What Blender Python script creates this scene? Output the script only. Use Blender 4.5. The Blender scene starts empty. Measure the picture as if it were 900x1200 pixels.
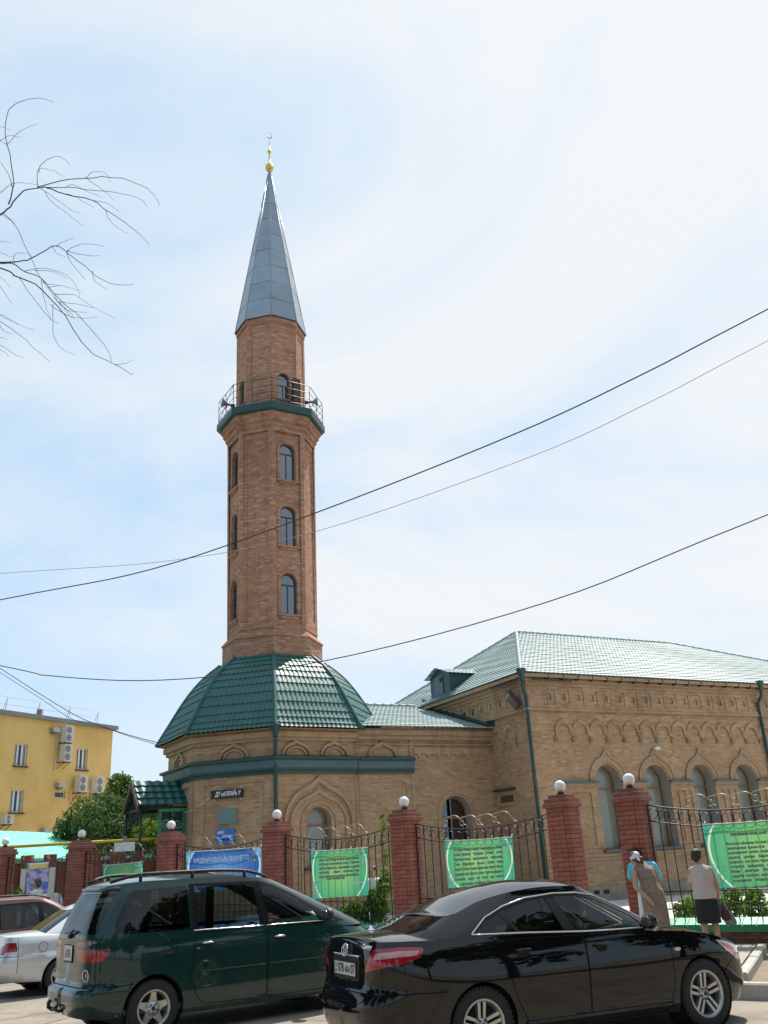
import bpy, bmesh, math, random
import numpy as np
from mathutils import Vector, Matrix, Euler
from mathutils.geometry import tessellate_polygon, delaunay_2d_cdt
random.seed(11)
SC = bpy.context.scene
COL = SC.collection
R = math.radians
# ------------------------------------------------------------------ camera
CAM_H = 1.8071; PITCH = R(21.4013); ROLL = R(3.1974); FPX = 1048.83
F_ = Vector((0, math.cos(PITCH), math.sin(PITCH)))
U0_ = Vector((0, -math.sin(PITCH), math.cos(PITCH)))
R_ = Vector((1, 0, 0))*math.cos(ROLL) - U0_*math.sin(ROLL)
U_ = Vector((1, 0, 0))*math.sin(ROLL) + U0_*math.cos(ROLL)
CPOS = Vector((0, 0, CAM_H))
cd = bpy.data.cameras.new('camera'); cam = bpy.data.objects.new('camera', cd); COL.objects.link(cam)
cd.sensor_fit = 'VERTICAL'; cd.sensor_height = 36.0; cd.sensor_width = 27.0
cd.lens = 36.0*FPX/1200.0
cd.clip_start = 0.1; cd.clip_end = 4000
cam.matrix_world = Matrix(((R_.x, U_.x, -F_.x, 0), (R_.y, U_.y, -F_.y, 0), (R_.z, U_.z, -F_.z, CAM_H), (0, 0, 0, 1)))
SC.camera = cam
SC.render.resolution_x = 768; SC.render.resolution_y = 1024
# survey helpers: turn a measured photo position into a place in the world
def ray(x, y): return (F_*FPX + R_*(x-450) - U_*(y-600)).normalized()
def at_y(x, y, Y):
    d = ray(x, y); return CPOS + d*(Y/d.y)
def at_z(x, y, z):
    d = ray(x, y); return CPOS + d*((z-CAM_H)/d.z)
# ------------------------------------------------------------------ light
SUN_AZ, SUN_EL = R(27), R(58)          # heading right of the view direction, elevation
sd = Vector((math.sin(SUN_AZ)*math.cos(SUN_EL), math.cos(SUN_AZ)*math.cos(SUN_EL), math.sin(SUN_EL)))
W = bpy.data.worlds.new('World'); SC.world = W; W.use_nodes = True
nt = W.node_tree; nt.nodes.clear()
def NN(nt, t, **k):
    n = nt.nodes.new(t)
    for a, b in k.items():
        if a.startswith('i_'): n.inputs[a[2:].replace('_', ' ')].default_value = b
        else: setattr(n, a, b)
    return n
sky = NN(nt, 'ShaderNodeTexSky', sky_type='NISHITA', sun_disc=False, sun_elevation=SUN_EL, sun_rotation=SUN_AZ,
         air_density=1.0, dust_density=0.6, ozone_density=1.2)
tc = NN(nt, 'ShaderNodeTexCoord')
hz = NN(nt, 'ShaderNodeMix', data_type='RGBA'); hz.inputs[0].default_value = 0.72      # thin summer haze over the clear sky
nt.links.new(sky.outputs[0], hz.inputs[6]); hz.inputs[7].default_value = (3.2, 5.3, 7.4, 1)
mp = NN(nt, 'ShaderNodeMapping'); mp.inputs['Scale'].default_value = (1.0, 1.0, 1.9); mp.inputs['Rotation'].default_value = (0.35, 0.6, 0.9); mp.inputs['Location'].default_value = (0.2, 0.1, 0.35)
nt.links.new(tc.outputs['Generated'], mp.inputs['Vector'])
cl = NN(nt, 'ShaderNodeTexNoise'); cl.inputs['Scale'].default_value = 1.35; cl.inputs['Detail'].default_value = 7; cl.inputs['Roughness'].default_value = 0.56; cl.inputs['Distortion'].default_value = 0.5
nt.links.new(mp.outputs[0], cl.inputs['Vector'])
dp = NN(nt, 'ShaderNodeVectorMath', operation='DOT_PRODUCT'); dp.inputs[1].default_value = sd; nt.links.new(tc.outputs['Generated'], dp.inputs[0])
ma = NN(nt, 'ShaderNodeMath', operation='MULTIPLY_ADD'); ma.inputs[1].default_value = 0.24; nt.links.new(dp.outputs['Value'], ma.inputs[0]); nt.links.new(cl.outputs['Fac'], ma.inputs[2])   # brighter, milkier towards the sun
cr = NN(nt, 'ShaderNodeValToRGB'); cr.color_ramp.elements[0].position = 0.47; cr.color_ramp.elements[0].color = (0.0, 0.0, 0.0, 1)
cr.color_ramp.elements[1].position = 0.78; cr.color_ramp.elements[1].color = (0.90, 0.90, 0.90, 1)
nt.links.new(ma.outputs[0], cr.inputs[0])
mx = NN(nt, 'ShaderNodeMix', data_type='RGBA')
nt.links.new(cr.outputs[0], mx.inputs[0]); nt.links.new(hz.outputs[2], mx.inputs[6])
mx.inputs[7].default_value = (6.5, 6.65, 6.7, 1)
bg = NN(nt, 'ShaderNodeBackground'); bg.inputs['Strength'].default_value = 0.102
nt.links.new(mx.outputs[2], bg.inputs['Color'])
ow = NN(nt, 'ShaderNodeOutputWorld'); nt.links.new(bg.outputs[0], ow.inputs[0])
sl = bpy.data.lights.new('sun', 'SUN'); sl.energy = 4.7; sl.angle = R(0.55); sl.color = (1.0, 0.95, 0.87)
so = bpy.data.objects.new('sun', sl); COL.objects.link(so)
so.rotation_euler = sd.to_track_quat('Z', 'Y').to_euler(); so.location = (20, 20, 60)
SC.view_settings.view_transform = 'Standard'; SC.view_settings.look = 'None'
SC.view_settings.exposure = 0.48; SC.view_settings.gamma = 1.0; SC.view_settings.use_curve_mapping = False
# ------------------------------------------------------------------ object helpers
def tag(o, label=None, cat=None, group=None, kind=None):
    if label: o['label'] = label
    if cat: o['category'] = cat
    if group: o['group'] = group
    if kind: o['kind'] = kind
    return o
def thing(name, loc=(0, 0, 0), rz=0, label=None, cat=None, group=None):
    o = bpy.data.objects.new(name, None); COL.objects.link(o)
    o.location = loc; o.rotation_euler = (0, 0, rz); o.empty_display_size = 0.2
    return tag(o, label, cat, group)
class MB:
    """collects shapes and links them as ONE mesh object"""
    def __init__(s): s.v = []; s.f = []; s.uv = []; s.sm = []
    def add(s, vs, fs, uvs=None, smooth=False):
        b = len(s.v); s.v += [tuple(v) for v in vs]
        for i, f in enumerate(fs):
            s.f.append(tuple(b+k for k in f)); s.sm.append(smooth)
            s.uv.append(uvs[i] if uvs else None)
        return s
    def box(s, x0, x1, y0, y1, z0, z1, M=None):
        vs = [Vector((x, y, z)) for x in (x0, x1) for y in (y0, y1) for z in (z0, z1)]
        fs = [(0, 1, 3, 2), (4, 6, 7, 5), (0, 4, 5, 1), (2, 3, 7, 6), (0, 2, 6, 4), (1, 5, 7, 3)]
        L = (x1-x0, y1-y0, z1-z0)
        uvs = []
        for f in fs:
            p = [vs[k] for k in f]; n = (p[1]-p[0]).cross(p[2]-p[0])
            ax = max(range(3), key=lambda k: abs(n[k]))
            uvs.append([((q.y, q.z) if ax == 0 else (q.x, q.z) if ax == 1 else (q.x, q.y)) for q in p])
        if M: vs = [M @ v for v in vs]
        return s.add(vs, fs, uvs)
    def tube(s, pts, r, n=6, closed=False, caps=True, smooth=True, flat=1.0):
        pts = [Vector(p) for p in pts]; m = len(pts)
        rr = r if hasattr(r, '__len__') else [r]*m
        vs = []; prev = None
        for i, p in enumerate(pts):
            a = pts[(i-1) % m] if (closed or i > 0) else p; b = pts[(i+1) % m] if (closed or i < m-1) else p
            t = (b-a)
            if t.length < 1e-9: t = Vector((0, 0, 1))
            t.normalize()
            if prev is None:
                h = Vector((0, 0, 1)) if abs(t.z) < 0.9 else Vector((1, 0, 0)); x = t.cross(h).normalized()
            else:
                x = prev - t*prev.dot(t)
                if x.length < 1e-6: x = t.orthogonal()
                x.normalize()
            prev = x; y = t.cross(x)
            for k in range(n):
                a_ = 2*math.pi*k/n; vs.append(p + (x*math.cos(a_) + y*math.sin(a_)*flat)*rr[i])
        fs = []
        for i in range(m if closed else m-1):
            j = (i+1) % m
            for k in range(n): fs.append((i*n+k, i*n+(k+1) % n, j*n+(k+1) % n, j*n+k))
        if caps and not closed: fs.append(tuple(range(n-1, -1, -1))); fs.append(tuple((m-1)*n+k for k in range(n)))
        return s.add(vs, fs, None, smooth)
    def lathe(s, prof, n=16, M=None, smooth=True, a0=0, a1=2*math.pi):
        """prof: (r, z) pairs, turned about local Z"""
        full = abs(a1-a0-2*math.pi) < 1e-6; c = n if full else n+1
        vs = []
        for r, z in prof:
            for k in range(c):
                a = a0+(a1-a0)*k/n; vs.append(Vector((r*math.cos(a), r*math.sin(a), z)))
        if M: vs = [M @ v for v in vs]
        fs = []
        for i in range(len(prof)-1):
            for k in range(n):
                k2 = (k+1) % c; fs.append((i*c+k, i*c+k2, (i+1)*c+k2, (i+1)*c+k))
        return s.add(vs, fs, None, smooth)
    def ball(s, c, r, n=12, m=8, sc=(1, 1, 1)):
        c = Vector(c); vs = []; fs = []
        for i in range(m+1):
            t = math.pi*i/m
            for k in range(n):
                a = 2*math.pi*k/n
                vs.append(c+Vector((sc[0]*r*math.sin(t)*math.cos(a), sc[1]*r*math.sin(t)*math.sin(a), sc[2]*r*math.cos(t))))
        for i in range(m):
            for k in range(n): fs.append((i*n+k, (i+1)*n+k, (i+1)*n+(k+1) % n, i*n+(k+1) % n))
        return s.add(vs, fs, None, True)
    def mesh(s, name, mat=None, fix=True):
        me = bpy.data.meshes.new(name); me.from_pydata(s.v, [], s.f)
        if any(u is not None for u in s.uv):
            ul = me.uv_layers.new(name='UVMap'); i = 0; flat = []
            for f, u in zip(s.f, s.uv):
                for k in range(len(f)): flat += list(u[k]) if u is not None else [0, 0]
            ul.data.foreach_set('uv', flat)
        me.polygons.foreach_set('use_smooth', s.sm)
        if mat: me.materials.append(mat)
        if fix:
            bm = bmesh.new(); bm.from_mesh(me); bmesh.ops.remove_doubles(bm, verts=bm.verts, dist=1e-5)
            bmesh.ops.recalc_face_normals(bm, faces=bm.faces); bm.to_mesh(me); bm.free()
        me.update()
        return me
    def build(s, name, mat=None, parent=None, fix=True, loc=None, M=None):
        o = bpy.data.objects.new(name, s.mesh(name, mat, fix)); COL.objects.link(o)
        if parent: o.parent = parent
        if loc: o.location = loc
        return o
def link_mesh(name, me, parent=None, M=None, loc=None, scale=None, rot=None):
    o = bpy.data.objects.new(name, me); COL.objects.link(o)
    if parent: o.parent = parent
    if M is not None: o.matrix_local = M
    if loc is not None: o.location = loc
    if scale is not None: o.scale = scale
    if rot is not None: o.rotation_euler = rot
    return o
def copy_tree(o, parent=None):
    c = o.copy(); COL.objects.link(c)
    if parent: c.parent = parent
    for ch in list(o.children): copy_tree(ch, c)
    return c
class Fr:
    """a wall plane: origin, horizontal direction u, outward normal n; (u, z, d)"""
    def __init__(s, o, u, n): s.o = Vector((o[0], o[1], 0)); s.u = Vector((u[0], u[1], 0)).normalized(); s.n = Vector((n[0], n[1], 0)).normalized()
    def p(s, u, z, d=0): return s.o + s.u*u + Vector((0, 0, z)) + s.n*d
    def prism(s, mb, poly, d0, d1, holes=(), sides=True, back=False):
        """polygon with holes in (u, z), from depth d0 out to d1, front cap at d1"""
        loops = [list(poly)]+[list(h) for h in holes]
        tri = tessellate_polygon([[Vector((a, b, 0)) for a, b in l] for l in loops])
        fl = [q for l in loops for q in l]
        for d in ((d1, d0) if back else (d1,)):
            mb.add([s.p(a, b, d) for a, b in fl], tri, [[fl[k] for k in t] for t in tri])
        if sides:
            for l in loops:
                m = len(l); acc = 0
                for i in range(m):
                    a, b = l[i], l[(i+1) % m]; ln = math.hypot(b[0]-a[0], b[1]-a[1])
                    vert = abs(a[0]-b[0]) < 1e-6
                    uv = [(d1, a[1]), (d1, b[1]), (d0, b[1]), (d0, a[1])] if vert else [(acc, d1), (acc+ln, d1), (acc+ln, d0), (acc, d0)]
                    mb.add([s.p(*a, d1), s.p(*b, d1), s.p(*b, d0), s.p(*a, d0)], [(0, 1, 2, 3)], [uv])
                    acc += ln
        return mb
    def rect(s, mb, u0, u1, z0, z1, d0, d1, **k): return s.prism(mb, [(u0, z0), (u1, z0), (u1, z1), (u0, z1)], d0, d1, **k)
def arch(uc, w, z0, zs, n=14, rise=None):
    """round headed opening outline"""
    r = w/2; rise = r if rise is None else rise
    return [(uc-r, z0), (uc+r, z0)]+[(uc+r*math.cos(math.pi*k/n), zs+rise*math.sin(math.pi*k/n)) for k in range(n+1)]
def keel(uc, hw, zs, apex, n=8):
    """ogee (keel) arch curve from right foot to left foot"""
    rt = []
    h = apex-zs
    for k in range(n+1):
        t = k/n; a = R(73)*t
        rt.append((hw*math.cos(a), hw*math.sin(a)*min(1, h*.80/(hw*.956))))
    x0, y0 = rt[-1]
    for k in range(1, n//2+1):
        t = k/(n//2); rt.append((x0*(1-t)**1.3, y0+(h-y0)*(1-(1-t)**1.15)*1.0 if t < 1 else h))
    pts = [(uc+x, zs+y) for x, y in rt]
    return pts+[(2*uc-x, z) for x, z in reversed(pts[:-1])]
# ------------------------------------------------------------------ materials
def new_mat(name):
    m = bpy.data.materials.new(name); m.use_nodes = True; nt = m.node_tree
    return m, nt, nt.nodes['Principled BSDF']
def _noise(nt, scale, detail=4, rough=0.6, coord='Object', dist=0):
    tc = nt.nodes.new('ShaderNodeTexCoord'); n = nt.nodes.new('ShaderNodeTexNoise')
    n.inputs['Scale'].default_value = scale; n.inputs['Detail'].default_value = detail; n.inputs['Roughness'].default_value = rough; n.inputs['Distortion'].default_value = dist
    nt.links.new(tc.outputs[coord], n.inputs['Vector']); return n
def pm(name, col, rough=0.6, metal=0.0, var=0.12, vs=6.0, bump=0.0, bs=60.0, coat=0.0, spec=None, rnd=0.0, second=None, sthr=(0.5, 0.7)):
    """plain surface: colour with gentle mottling, optional second tone, per object variation and fine relief"""
    m, nt, b = new_mat(name)
    b.inputs['Roughness'].default_value = rough; b.inputs['Metallic'].default_value = metal
    if coat: b.inputs['Coat Weight'].default_value = coat; b.inputs['Coat Roughness'].default_value = 0.03
    if spec is not None: b.inputs['Specular IOR Level'].default_value = spec
    n = _noise(nt, vs)
    r = nt.nodes.new('ShaderNodeValToRGB')
    lo = [c*(1-var) for c in col]+[1]; hi = [min(1, c*(1+var)) for c in col]+[1]
    r.color_ramp.elements[0].position = 0.3; r.color_ramp.elements[1].position = 0.7
    r.color_ramp.elements[0].color = lo; r.color_ramp.elements[1].color = hi
    nt.links.new(n.outputs['Fac'], r.inputs[0]); out = r.outputs[0]
    if second:
        n3 = _noise(nt, vs*0.37, 6, 0.65); rr = nt.nodes.new('ShaderNodeValToRGB')
        rr.color_ramp.elements[0].position = sthr[0]; rr.color_ramp.elements[1].position = sthr[1]
        nt.links.new(n3.outputs['Fac'], rr.inputs[0])
        mx = nt.nodes.new('ShaderNodeMix'); mx.data_type = 'RGBA'; mx.inputs[7].default_value = (*second, 1)
        nt.links.new(rr.outputs[0], mx.inputs[0]); nt.links.new(out, mx.inputs[6]); out = mx.outputs[2]
    if rnd:
        oi = nt.nodes.new('ShaderNodeObjectInfo'); mr = nt.nodes.new('ShaderNodeMapRange')
        mr.inputs['To Min'].default_value = 1-rnd; mr.inputs['To Max'].default_value = 1+rnd
        nt.links.new(oi.outputs['Random'], mr.inputs['Value'])
        hs = nt.nodes.new('ShaderNodeHueSaturation'); nt.links.new(mr.outputs[0], hs.inputs['Value']); nt.links.new(out, hs.inputs['Color']); out = hs.outputs[0]
    nt.links.new(out, b.inputs['Base Color'])
    if bump:
        n2 = _noise(nt, bs, 5); bp = nt.nodes.new('ShaderNodeBump'); bp.inputs['Strength'].default_value = bump; bp.inputs['Distance'].default_value = 0.01
        nt.links.new(n2.outputs['Fac'], bp.inputs['Height']); nt.links.new(bp.outputs[0], b.inputs['Normal'])
    return m
def brick_mat(name, c1, c2, mortar, bw=0.25, bh=0.077, tint=None, tamt=0.35, light=None, lamt=0.0, ms=0.011, stain=0.25):
    m, nt, b = new_mat(name); L = nt.links
    tc = nt.nodes.new('ShaderNodeTexCoord')
    bt = nt.nodes.new('ShaderNodeTexBrick')
    bt.inputs['Scale'].default_value = 1.0; bt.inputs['Brick Width'].default_value = bw; bt.inputs['Row Height'].default_value = bh
    bt.inputs['Mortar Size'].default_value = ms; bt.inputs['Mortar Smooth'].default_value = 0.15; bt.inputs['Bias'].default_value = 0.0
    bt.inputs['Color1'].default_value = (*c1, 1); bt.inputs['Color2'].default_value = (*c2, 1); bt.inputs['Mortar'].default_value = (*mortar, 1)
    # slightly wobbly courses
    wn = nt.nodes.new('ShaderNodeTexNoise'); wn.inputs['Scale'].default_value = 1.3
    L.new(tc.outputs['UV'], wn.inputs['Vector'])
    va = nt.nodes.new('ShaderNodeVectorMath'); va.operation = 'SCALE'; va.inputs['Scale'].default_value = 0.02
    L.new(wn.outputs['Color'], va.inputs[0])
    vb = nt.nodes.new('ShaderNodeVectorMath'); vb.operation = 'ADD'; L.new(tc.outputs['UV'], vb.inputs[0]); L.new(va.outputs[0], vb.inputs[1])
    L.new(vb.outputs[0], bt.inputs['Vector']); out = bt.outputs['Color']
    # patches of redder / other brick
    n = nt.nodes.new('ShaderNodeTexNoise'); n.inputs['Scale'].default_value = 1.1; n.inputs['Detail'].default_value = 6; n.inputs['Roughness'].default_value = 0.7
    mp = nt.nodes.new('ShaderNodeMapping'); mp.inputs['Scale'].default_value = (1.6, 2.6, 1); L.new(tc.outputs['UV'], mp.inputs[0]); L.new(mp.outputs[0], n.inputs['Vector'])
    if tint:
        r = nt.nodes.new('ShaderNodeValToRGB'); r.color_ramp.elements[0].position = 0.48; r.color_ramp.elements[1].position = 0.68
        r.color_ramp.elements[1].color = (tamt, tamt, tamt, 1); L.new(n.outputs['Fac'], r.inputs[0])
        mx = nt.nodes.new('ShaderNodeMix'); mx.data_type = 'RGBA'; mx.inputs[7].default_value = (*tint, 1)
        L.new(r.outputs[0], mx.inputs[0]); L.new(out, mx.inputs[6]); out = mx.outputs[2]
    if light:
        # single pale bricks: second brick lattice at same size with strong bias
        b2 = nt.nodes.new('ShaderNodeTexBrick')
        for k in ('Scale', 'Brick Width', 'Row Height', 'Mortar Size', 'Mortar Smooth'): b2.inputs[k].default_value = bt.inputs[k].default_value
        b2.inputs['Color1'].default_value = (0, 0, 0, 1); b2.inputs['Color2'].default_value = (1, 1, 1, 1); b2.inputs['Mortar'].default_value = (0, 0, 0, 1)
        L.new(vb.outputs[0], b2.inputs['Vector'])
        r2 = nt.nodes.new('ShaderNodeValToRGB'); r2.color_ramp.elements[0].position = 0.62; r2.color_ramp.elements[1].position = 1.0
        r2.color_ramp.elements[1].color = (lamt, lamt, lamt, 1); L.new(b2.outputs['Color'], r2.inputs[0])
        mx = nt.nodes.new('ShaderNodeMix'); mx.data_type = 'RGBA'; mx.inputs[7].default_value = (*light, 1)
        L.new(r2.outputs[0], mx.inputs[0]); L.new(out, mx.inputs[6]); out = mx.outputs[2]
    # weathering, broad
    n4 = _noise(nt, 0.35, 8, 0.7); r4 = nt.nodes.new('ShaderNodeMapRange'); r4.inputs['From Min'].default_value = 0.3; r4.inputs['From Max'].default_value = 0.7
    r4.inputs['To Min'].default_value = 1-stain; r4.inputs['To Max'].default_value = 1+stain*0.5
    L.new(n4.outputs['Fac'], r4.inputs['Value'])
    # rain streaks and soot running down the face
    n6 = nt.nodes.new('ShaderNodeTexNoise'); n6.inputs['Scale'].default_value = 1.0; n6.inputs['Detail'].default_value = 5; n6.inputs['Roughness'].default_value = 0.65
    m6 = nt.nodes.new('ShaderNodeMapping'); m6.inputs['Scale'].default_value = (2.4, 0.22, 1); L.new(tc.outputs['UV'], m6.inputs[0]); L.new(m6.outputs[0], n6.inputs['Vector'])
    r6 = nt.nodes.new('ShaderNodeMapRange'); r6.inputs['From Min'].default_value = 0.52; r6.inputs['From Max'].default_value = 0.78; r6.inputs['To Min'].default_value = 1.0; r6.inputs['To Max'].default_value = 0.62; L.new(n6.outputs['Fac'], r6.inputs['Value'])
    mm = nt.nodes.new('ShaderNodeMath'); mm.operation = 'MULTIPLY'; L.new(r4.outputs[0], mm.inputs[0]); L.new(r6.outputs[0], mm.inputs[1])
    hs = nt.nodes.new('ShaderNodeHueSaturation'); L.new(mm.outputs[0], hs.inputs['Value']); L.new(out, hs.inputs['Color'])
    L.new(hs.outputs[0], b.inputs['Base Color']); b.inputs['Roughness'].default_value = 0.9; b.inputs['Specular IOR Level'].default_value = 0.2
    bp = nt.nodes.new('ShaderNodeBump'); bp.inputs['Strength'].default_value = 0.55; bp.inputs['Distance'].default_value = 0.012; bp.invert = True
    L.new(bt.outputs['Fac'], bp.inputs['Height'])
    n5 = _noise(nt, 25, 4); bp2 = nt.nodes.new('ShaderNodeBump'); bp2.inputs['Strength'].default_value = 0.35; bp2.inputs['Distance'].default_value = 0.012
    L.new(n5.outputs['Fac'], bp2.inputs['Height']); L.new(bp.outputs[0], bp2.inputs['Normal']); L.new(bp2.outputs[0], b.inputs['Normal'])
    return m
def glass_mat(name, tint, refl=0.06, rough=0.02, alpha=0.0, body=(0.02, 0.02, 0.02)):
    """thin pane: see-through tint plus mirror reflection growing to grazing; alpha = share of flat body colour"""
    m = bpy.data.materials.new(name); m.use_nodes = True; nt = m.node_tree; nt.nodes.clear(); L = nt.links
    t = nt.nodes.new('ShaderNodeBsdfTransparent'); t.inputs[0].default_value = (*tint, 1)
    d = nt.nodes.new('ShaderNodeBsdfDiffuse'); d.inputs[0].default_value = (*body, 1)
    a = nt.nodes.new('ShaderNodeMixShader'); a.inputs[0].default_value = alpha; L.new(t.outputs[0], a.inputs[1]); L.new(d.outputs[0], a.inputs[2])
    g = nt.nodes.new('ShaderNodeBsdfGlossy'); g.inputs['Roughness'].default_value = rough; g.inputs[0].default_value = (0.95, 0.97, 1, 1)
    fr = nt.nodes.new('ShaderNodeFresnel'); fr.inputs[0].default_value = 1.5
    mr = nt.nodes.new('ShaderNodeMath'); mr.operation = 'ADD'; mr.inputs[1].default_value = refl; L.new(fr.outputs[0], mr.inputs[0])
    n = _noise(nt, 2.0, 2); bp = nt.nodes.new('ShaderNodeBump'); bp.inputs['Strength'].default_value = 0.03; bp.inputs['Distance'].default_value = 0.02
    L.new(n.outputs['Fac'], bp.inputs['Height']); L.new(bp.outputs[0], g.inputs['Normal'])
    mx = nt.nodes.new('ShaderNodeMixShader'); L.new(mr.outputs[0], mx.inputs[0]); L.new(a.outputs[0], mx.inputs[1]); L.new(g.outputs[0], mx.inputs[2])
    o = nt.nodes.new('ShaderNodeOutputMaterial'); L.new(mx.outputs[0], o.inputs[0]); return m
def leaf_mat(name, c1, c2):
    m, nt, b = new_mat(name); L = nt.links
    n = _noise(nt, 1.6, 5); r = nt.nodes.new('ShaderNodeValToRGB'); r.color_ramp.elements[0].position = 0.35; r.color_ramp.elements[1].position = 0.65
    r.color_ramp.elements[0].color = (*c1, 1); r.color_ramp.elements[1].color = (*c2, 1)
    g = nt.nodes.new('ShaderNodeNewGeometry'); ad = nt.nodes.new('ShaderNodeMath'); ad.operation = 'MULTIPLY_ADD'; ad.inputs[1].default_value = 0.35
    L.new(g.outputs['Random Per Island'], ad.inputs[0]); s = nt.nodes.new('ShaderNodeMath'); s.operation = 'SUBTRACT'; s.inputs[1].default_value = 0.17
    L.new(n.outputs['Fac'], s.inputs[0]); L.new(s.outputs[0], ad.inputs[2]); L.new(ad.outputs[0], r.inputs[0])
    L.new(r.outputs[0], b.inputs['Base Color']); b.inputs['Roughness'].default_value = 0.8; b.inputs['Specular IOR Level'].default_value = 0.2
    b.inputs['Transmission Weight'].default_value = 0.0
    tr = nt.nodes.new('ShaderNodeBsdfTranslucent'); L.new(r.outputs[0], tr.inputs[0])
    ms = nt.nodes.new('ShaderNodeMixShader'); ms.inputs[0].default_value = 0.35
    L.new(b.outputs[0], ms.inputs[1]); L.new(tr.outputs[0], ms.inputs[2]); L.new(ms.outputs[0], nt.nodes['Material Output'].inputs[0])
    return m
M = {}
M['wall'] = brick_mat('tan_brickwork', (0.50, 0.335, 0.195), (0.345, 0.212, 0.122), (0.41, 0.305, 0.20), tint=(0.33, 0.155, 0.09), tamt=0.7, stain=0.2)
M['trim'] = brick_mat('tan_trim_brick', (0.46, 0.295, 0.17), (0.38, 0.235, 0.13), (0.36, 0.27, 0.185), stain=0.18)
M['tower'] = brick_mat('red_brickwork', (0.52, 0.235, 0.128), (0.30, 0.112, 0.068), (0.40, 0.275, 0.19), bw=0.27, bh=0.078, tint=(0.27, 0.095, 0.065), tamt=0.7, light=(0.62, 0.47, 0.36), lamt=0.7, ms=0.013)
M['redwall'] = brick_mat('orange_brickwork', (0.30, 0.10, 0.05), (0.24, 0.075, 0.04), (0.2, 0.12, 0.08), tint=(0.2, 0.07, 0.04))
M['pillar_brick'] = pm('pillar_brick_face', (0.30, 0.098, 0.068), 0.75, var=0.2, vs=14, bump=0.4, bs=80, rnd=0.16, spec=0.3)
M['mortar'] = pm('dark_mortar', (0.075, 0.052, 0.042), 0.95, var=0.2, vs=20)
M['plinth'] = pm('grey_plinth', (0.26, 0.22, 0.17), 0.95, var=0.2, vs=3, bump=0.4, bs=30, second=(0.17, 0.14, 0.11))
M['reveal'] = pm('grey_reveal_plaster', (0.30, 0.28, 0.24), 0.9, var=0.1, vs=3)
M['green_roof'] = pm('green_tile_metal', (0.018, 0.098, 0.088), 0.48, var=0.16, vs=1.6, spec=0.45, second=(0.03, 0.115, 0.10), sthr=(0.5, 0.75))
M['roof_pale'] = pm('pale_tile_metal', (0.31, 0.39, 0.375), 0.55, var=0.08, vs=1.4, spec=0.5, second=(0.25, 0.33, 0.315), sthr=(0.48, 0.7))  # pale grey green, much lighter than the dome tile
M['green_trim'] = pm('dark_green_metal', (0.012, 0.055, 0.054), 0.42, var=0.12, vs=3)
M['teal_trim'] = pm('teal_sheet_metal', (0.06, 0.115, 0.13), 0.45, var=0.12, vs=2)
M['spire'] = pm('grey_zinc_sheet', (0.26, 0.31, 0.36), 0.38, metal=0.3, var=0.10, vs=1.3, rnd=0.10)
M['gold'] = pm('gilded_metal', (0.75, 0.50, 0.10), 0.28, metal=0.85, var=0.05)
M['steel'] = pm('thin_steel', (0.45, 0.45, 0.45), 0.4, metal=0.7)
M['wood'] = pm('orange_varnished_wood', (0.27, 0.125, 0.045), 0.5, var=0.2, vs=9)
M['blind'] = pm('pale_blind', (0.44, 0.43, 0.395), 0.8, var=0.05)
M['dark'] = pm('dark_room', (0.02, 0.02, 0.022), 0.9)
M['frame_green'] = pm('green_window_frame', (0.012, 0.06, 0.062), 0.45)
M['pane'] = glass_mat('window_pane', (0.86, 0.89, 0.86), 0.02)
M['pane_sky'] = glass_mat('window_pane_sky', (0.55, 0.56, 0.60), 0.13, alpha=0.25, body=(0.20, 0.21, 0.235))  # grey body colour paints the sky's reflection into the minaret panes
M['pane_dark'] = glass_mat('window_pane_dark', (0.10, 0.11, 0.12), 0.10)
M['iron'] = pm('black_wrought_iron', (0.012, 0.012, 0.012), 0.5, var=0.2)
M['scroll'] = pm('pale_gilded_scroll', (0.40, 0.36, 0.28), 0.45, metal=0.3, var=0.15)
M['globe'] = pm('white_opal_globe', (0.78, 0.76, 0.72), 0.35, var=0.03)
M['kerb_tile'] = pm('mint_glazed_tile', (0.20, 0.52, 0.34), 0.35, var=0.10, vs=5, rnd=0.12)
M['kerb_green'] = pm('green_painted_coping', (0.015, 0.20, 0.075), 0.5, var=0.12, vs=8)
M['base_brick'] = pm('brown_base_brick', (0.13, 0.06, 0.042), 0.9, var=0.22, vs=10, rnd=0.2, bump=0.3)
M['asphalt'] = pm('pale_asphalt', (0.27, 0.232, 0.185), 0.92, var=0.14, vs=2.2, bump=0.7, bs=120, second=(0.205, 0.176, 0.14), sthr=(0.5, 0.6))
M['pave'] = pm('pale_pavement', (0.32, 0.285, 0.235), 0.92, var=0.12, vs=1.5, bump=0.4, bs=90, rnd=0.06, second=(0.27, 0.24, 0.2))
M['kerbstone'] = pm('concrete_kerb', (0.40, 0.375, 0.33), 0.9, var=0.14, vs=5, bump=0.3, bs=60, rnd=0.08)
M['soil'] = pm('dry_soil', (0.21, 0.165, 0.115), 0.95, var=0.2, vs=4, bump=0.6, bs=25)
M['yard'] = pm('yard_concrete', (0.50, 0.47, 0.42), 0.9, var=0.1, vs=1)
M['ochre'] = pm('ochre_render', (0.76, 0.50, 0.175), 0.9, var=0.07, vs=0.8, bump=0.15, bs=30, second=(0.62, 0.385, 0.12), sthr=(0.46, 0.72))
M['white'] = pm('white_paint', (0.72, 0.72, 0.70), 0.5, var=0.05)
M['offwhite'] = pm('aged_white_plastic', (0.60, 0.58, 0.52), 0.5, var=0.08)
M['grey'] = pm('mid_grey', (0.22, 0.22, 0.22), 0.6)
M['darkgrey'] = pm('dark_grey', (0.045, 0.045, 0.048), 0.6)
M['mint'] = pm('mint_corrugated_sheet', (0.16, 0.62, 0.42), 0.5, var=0.06, vs=0.8)
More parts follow.
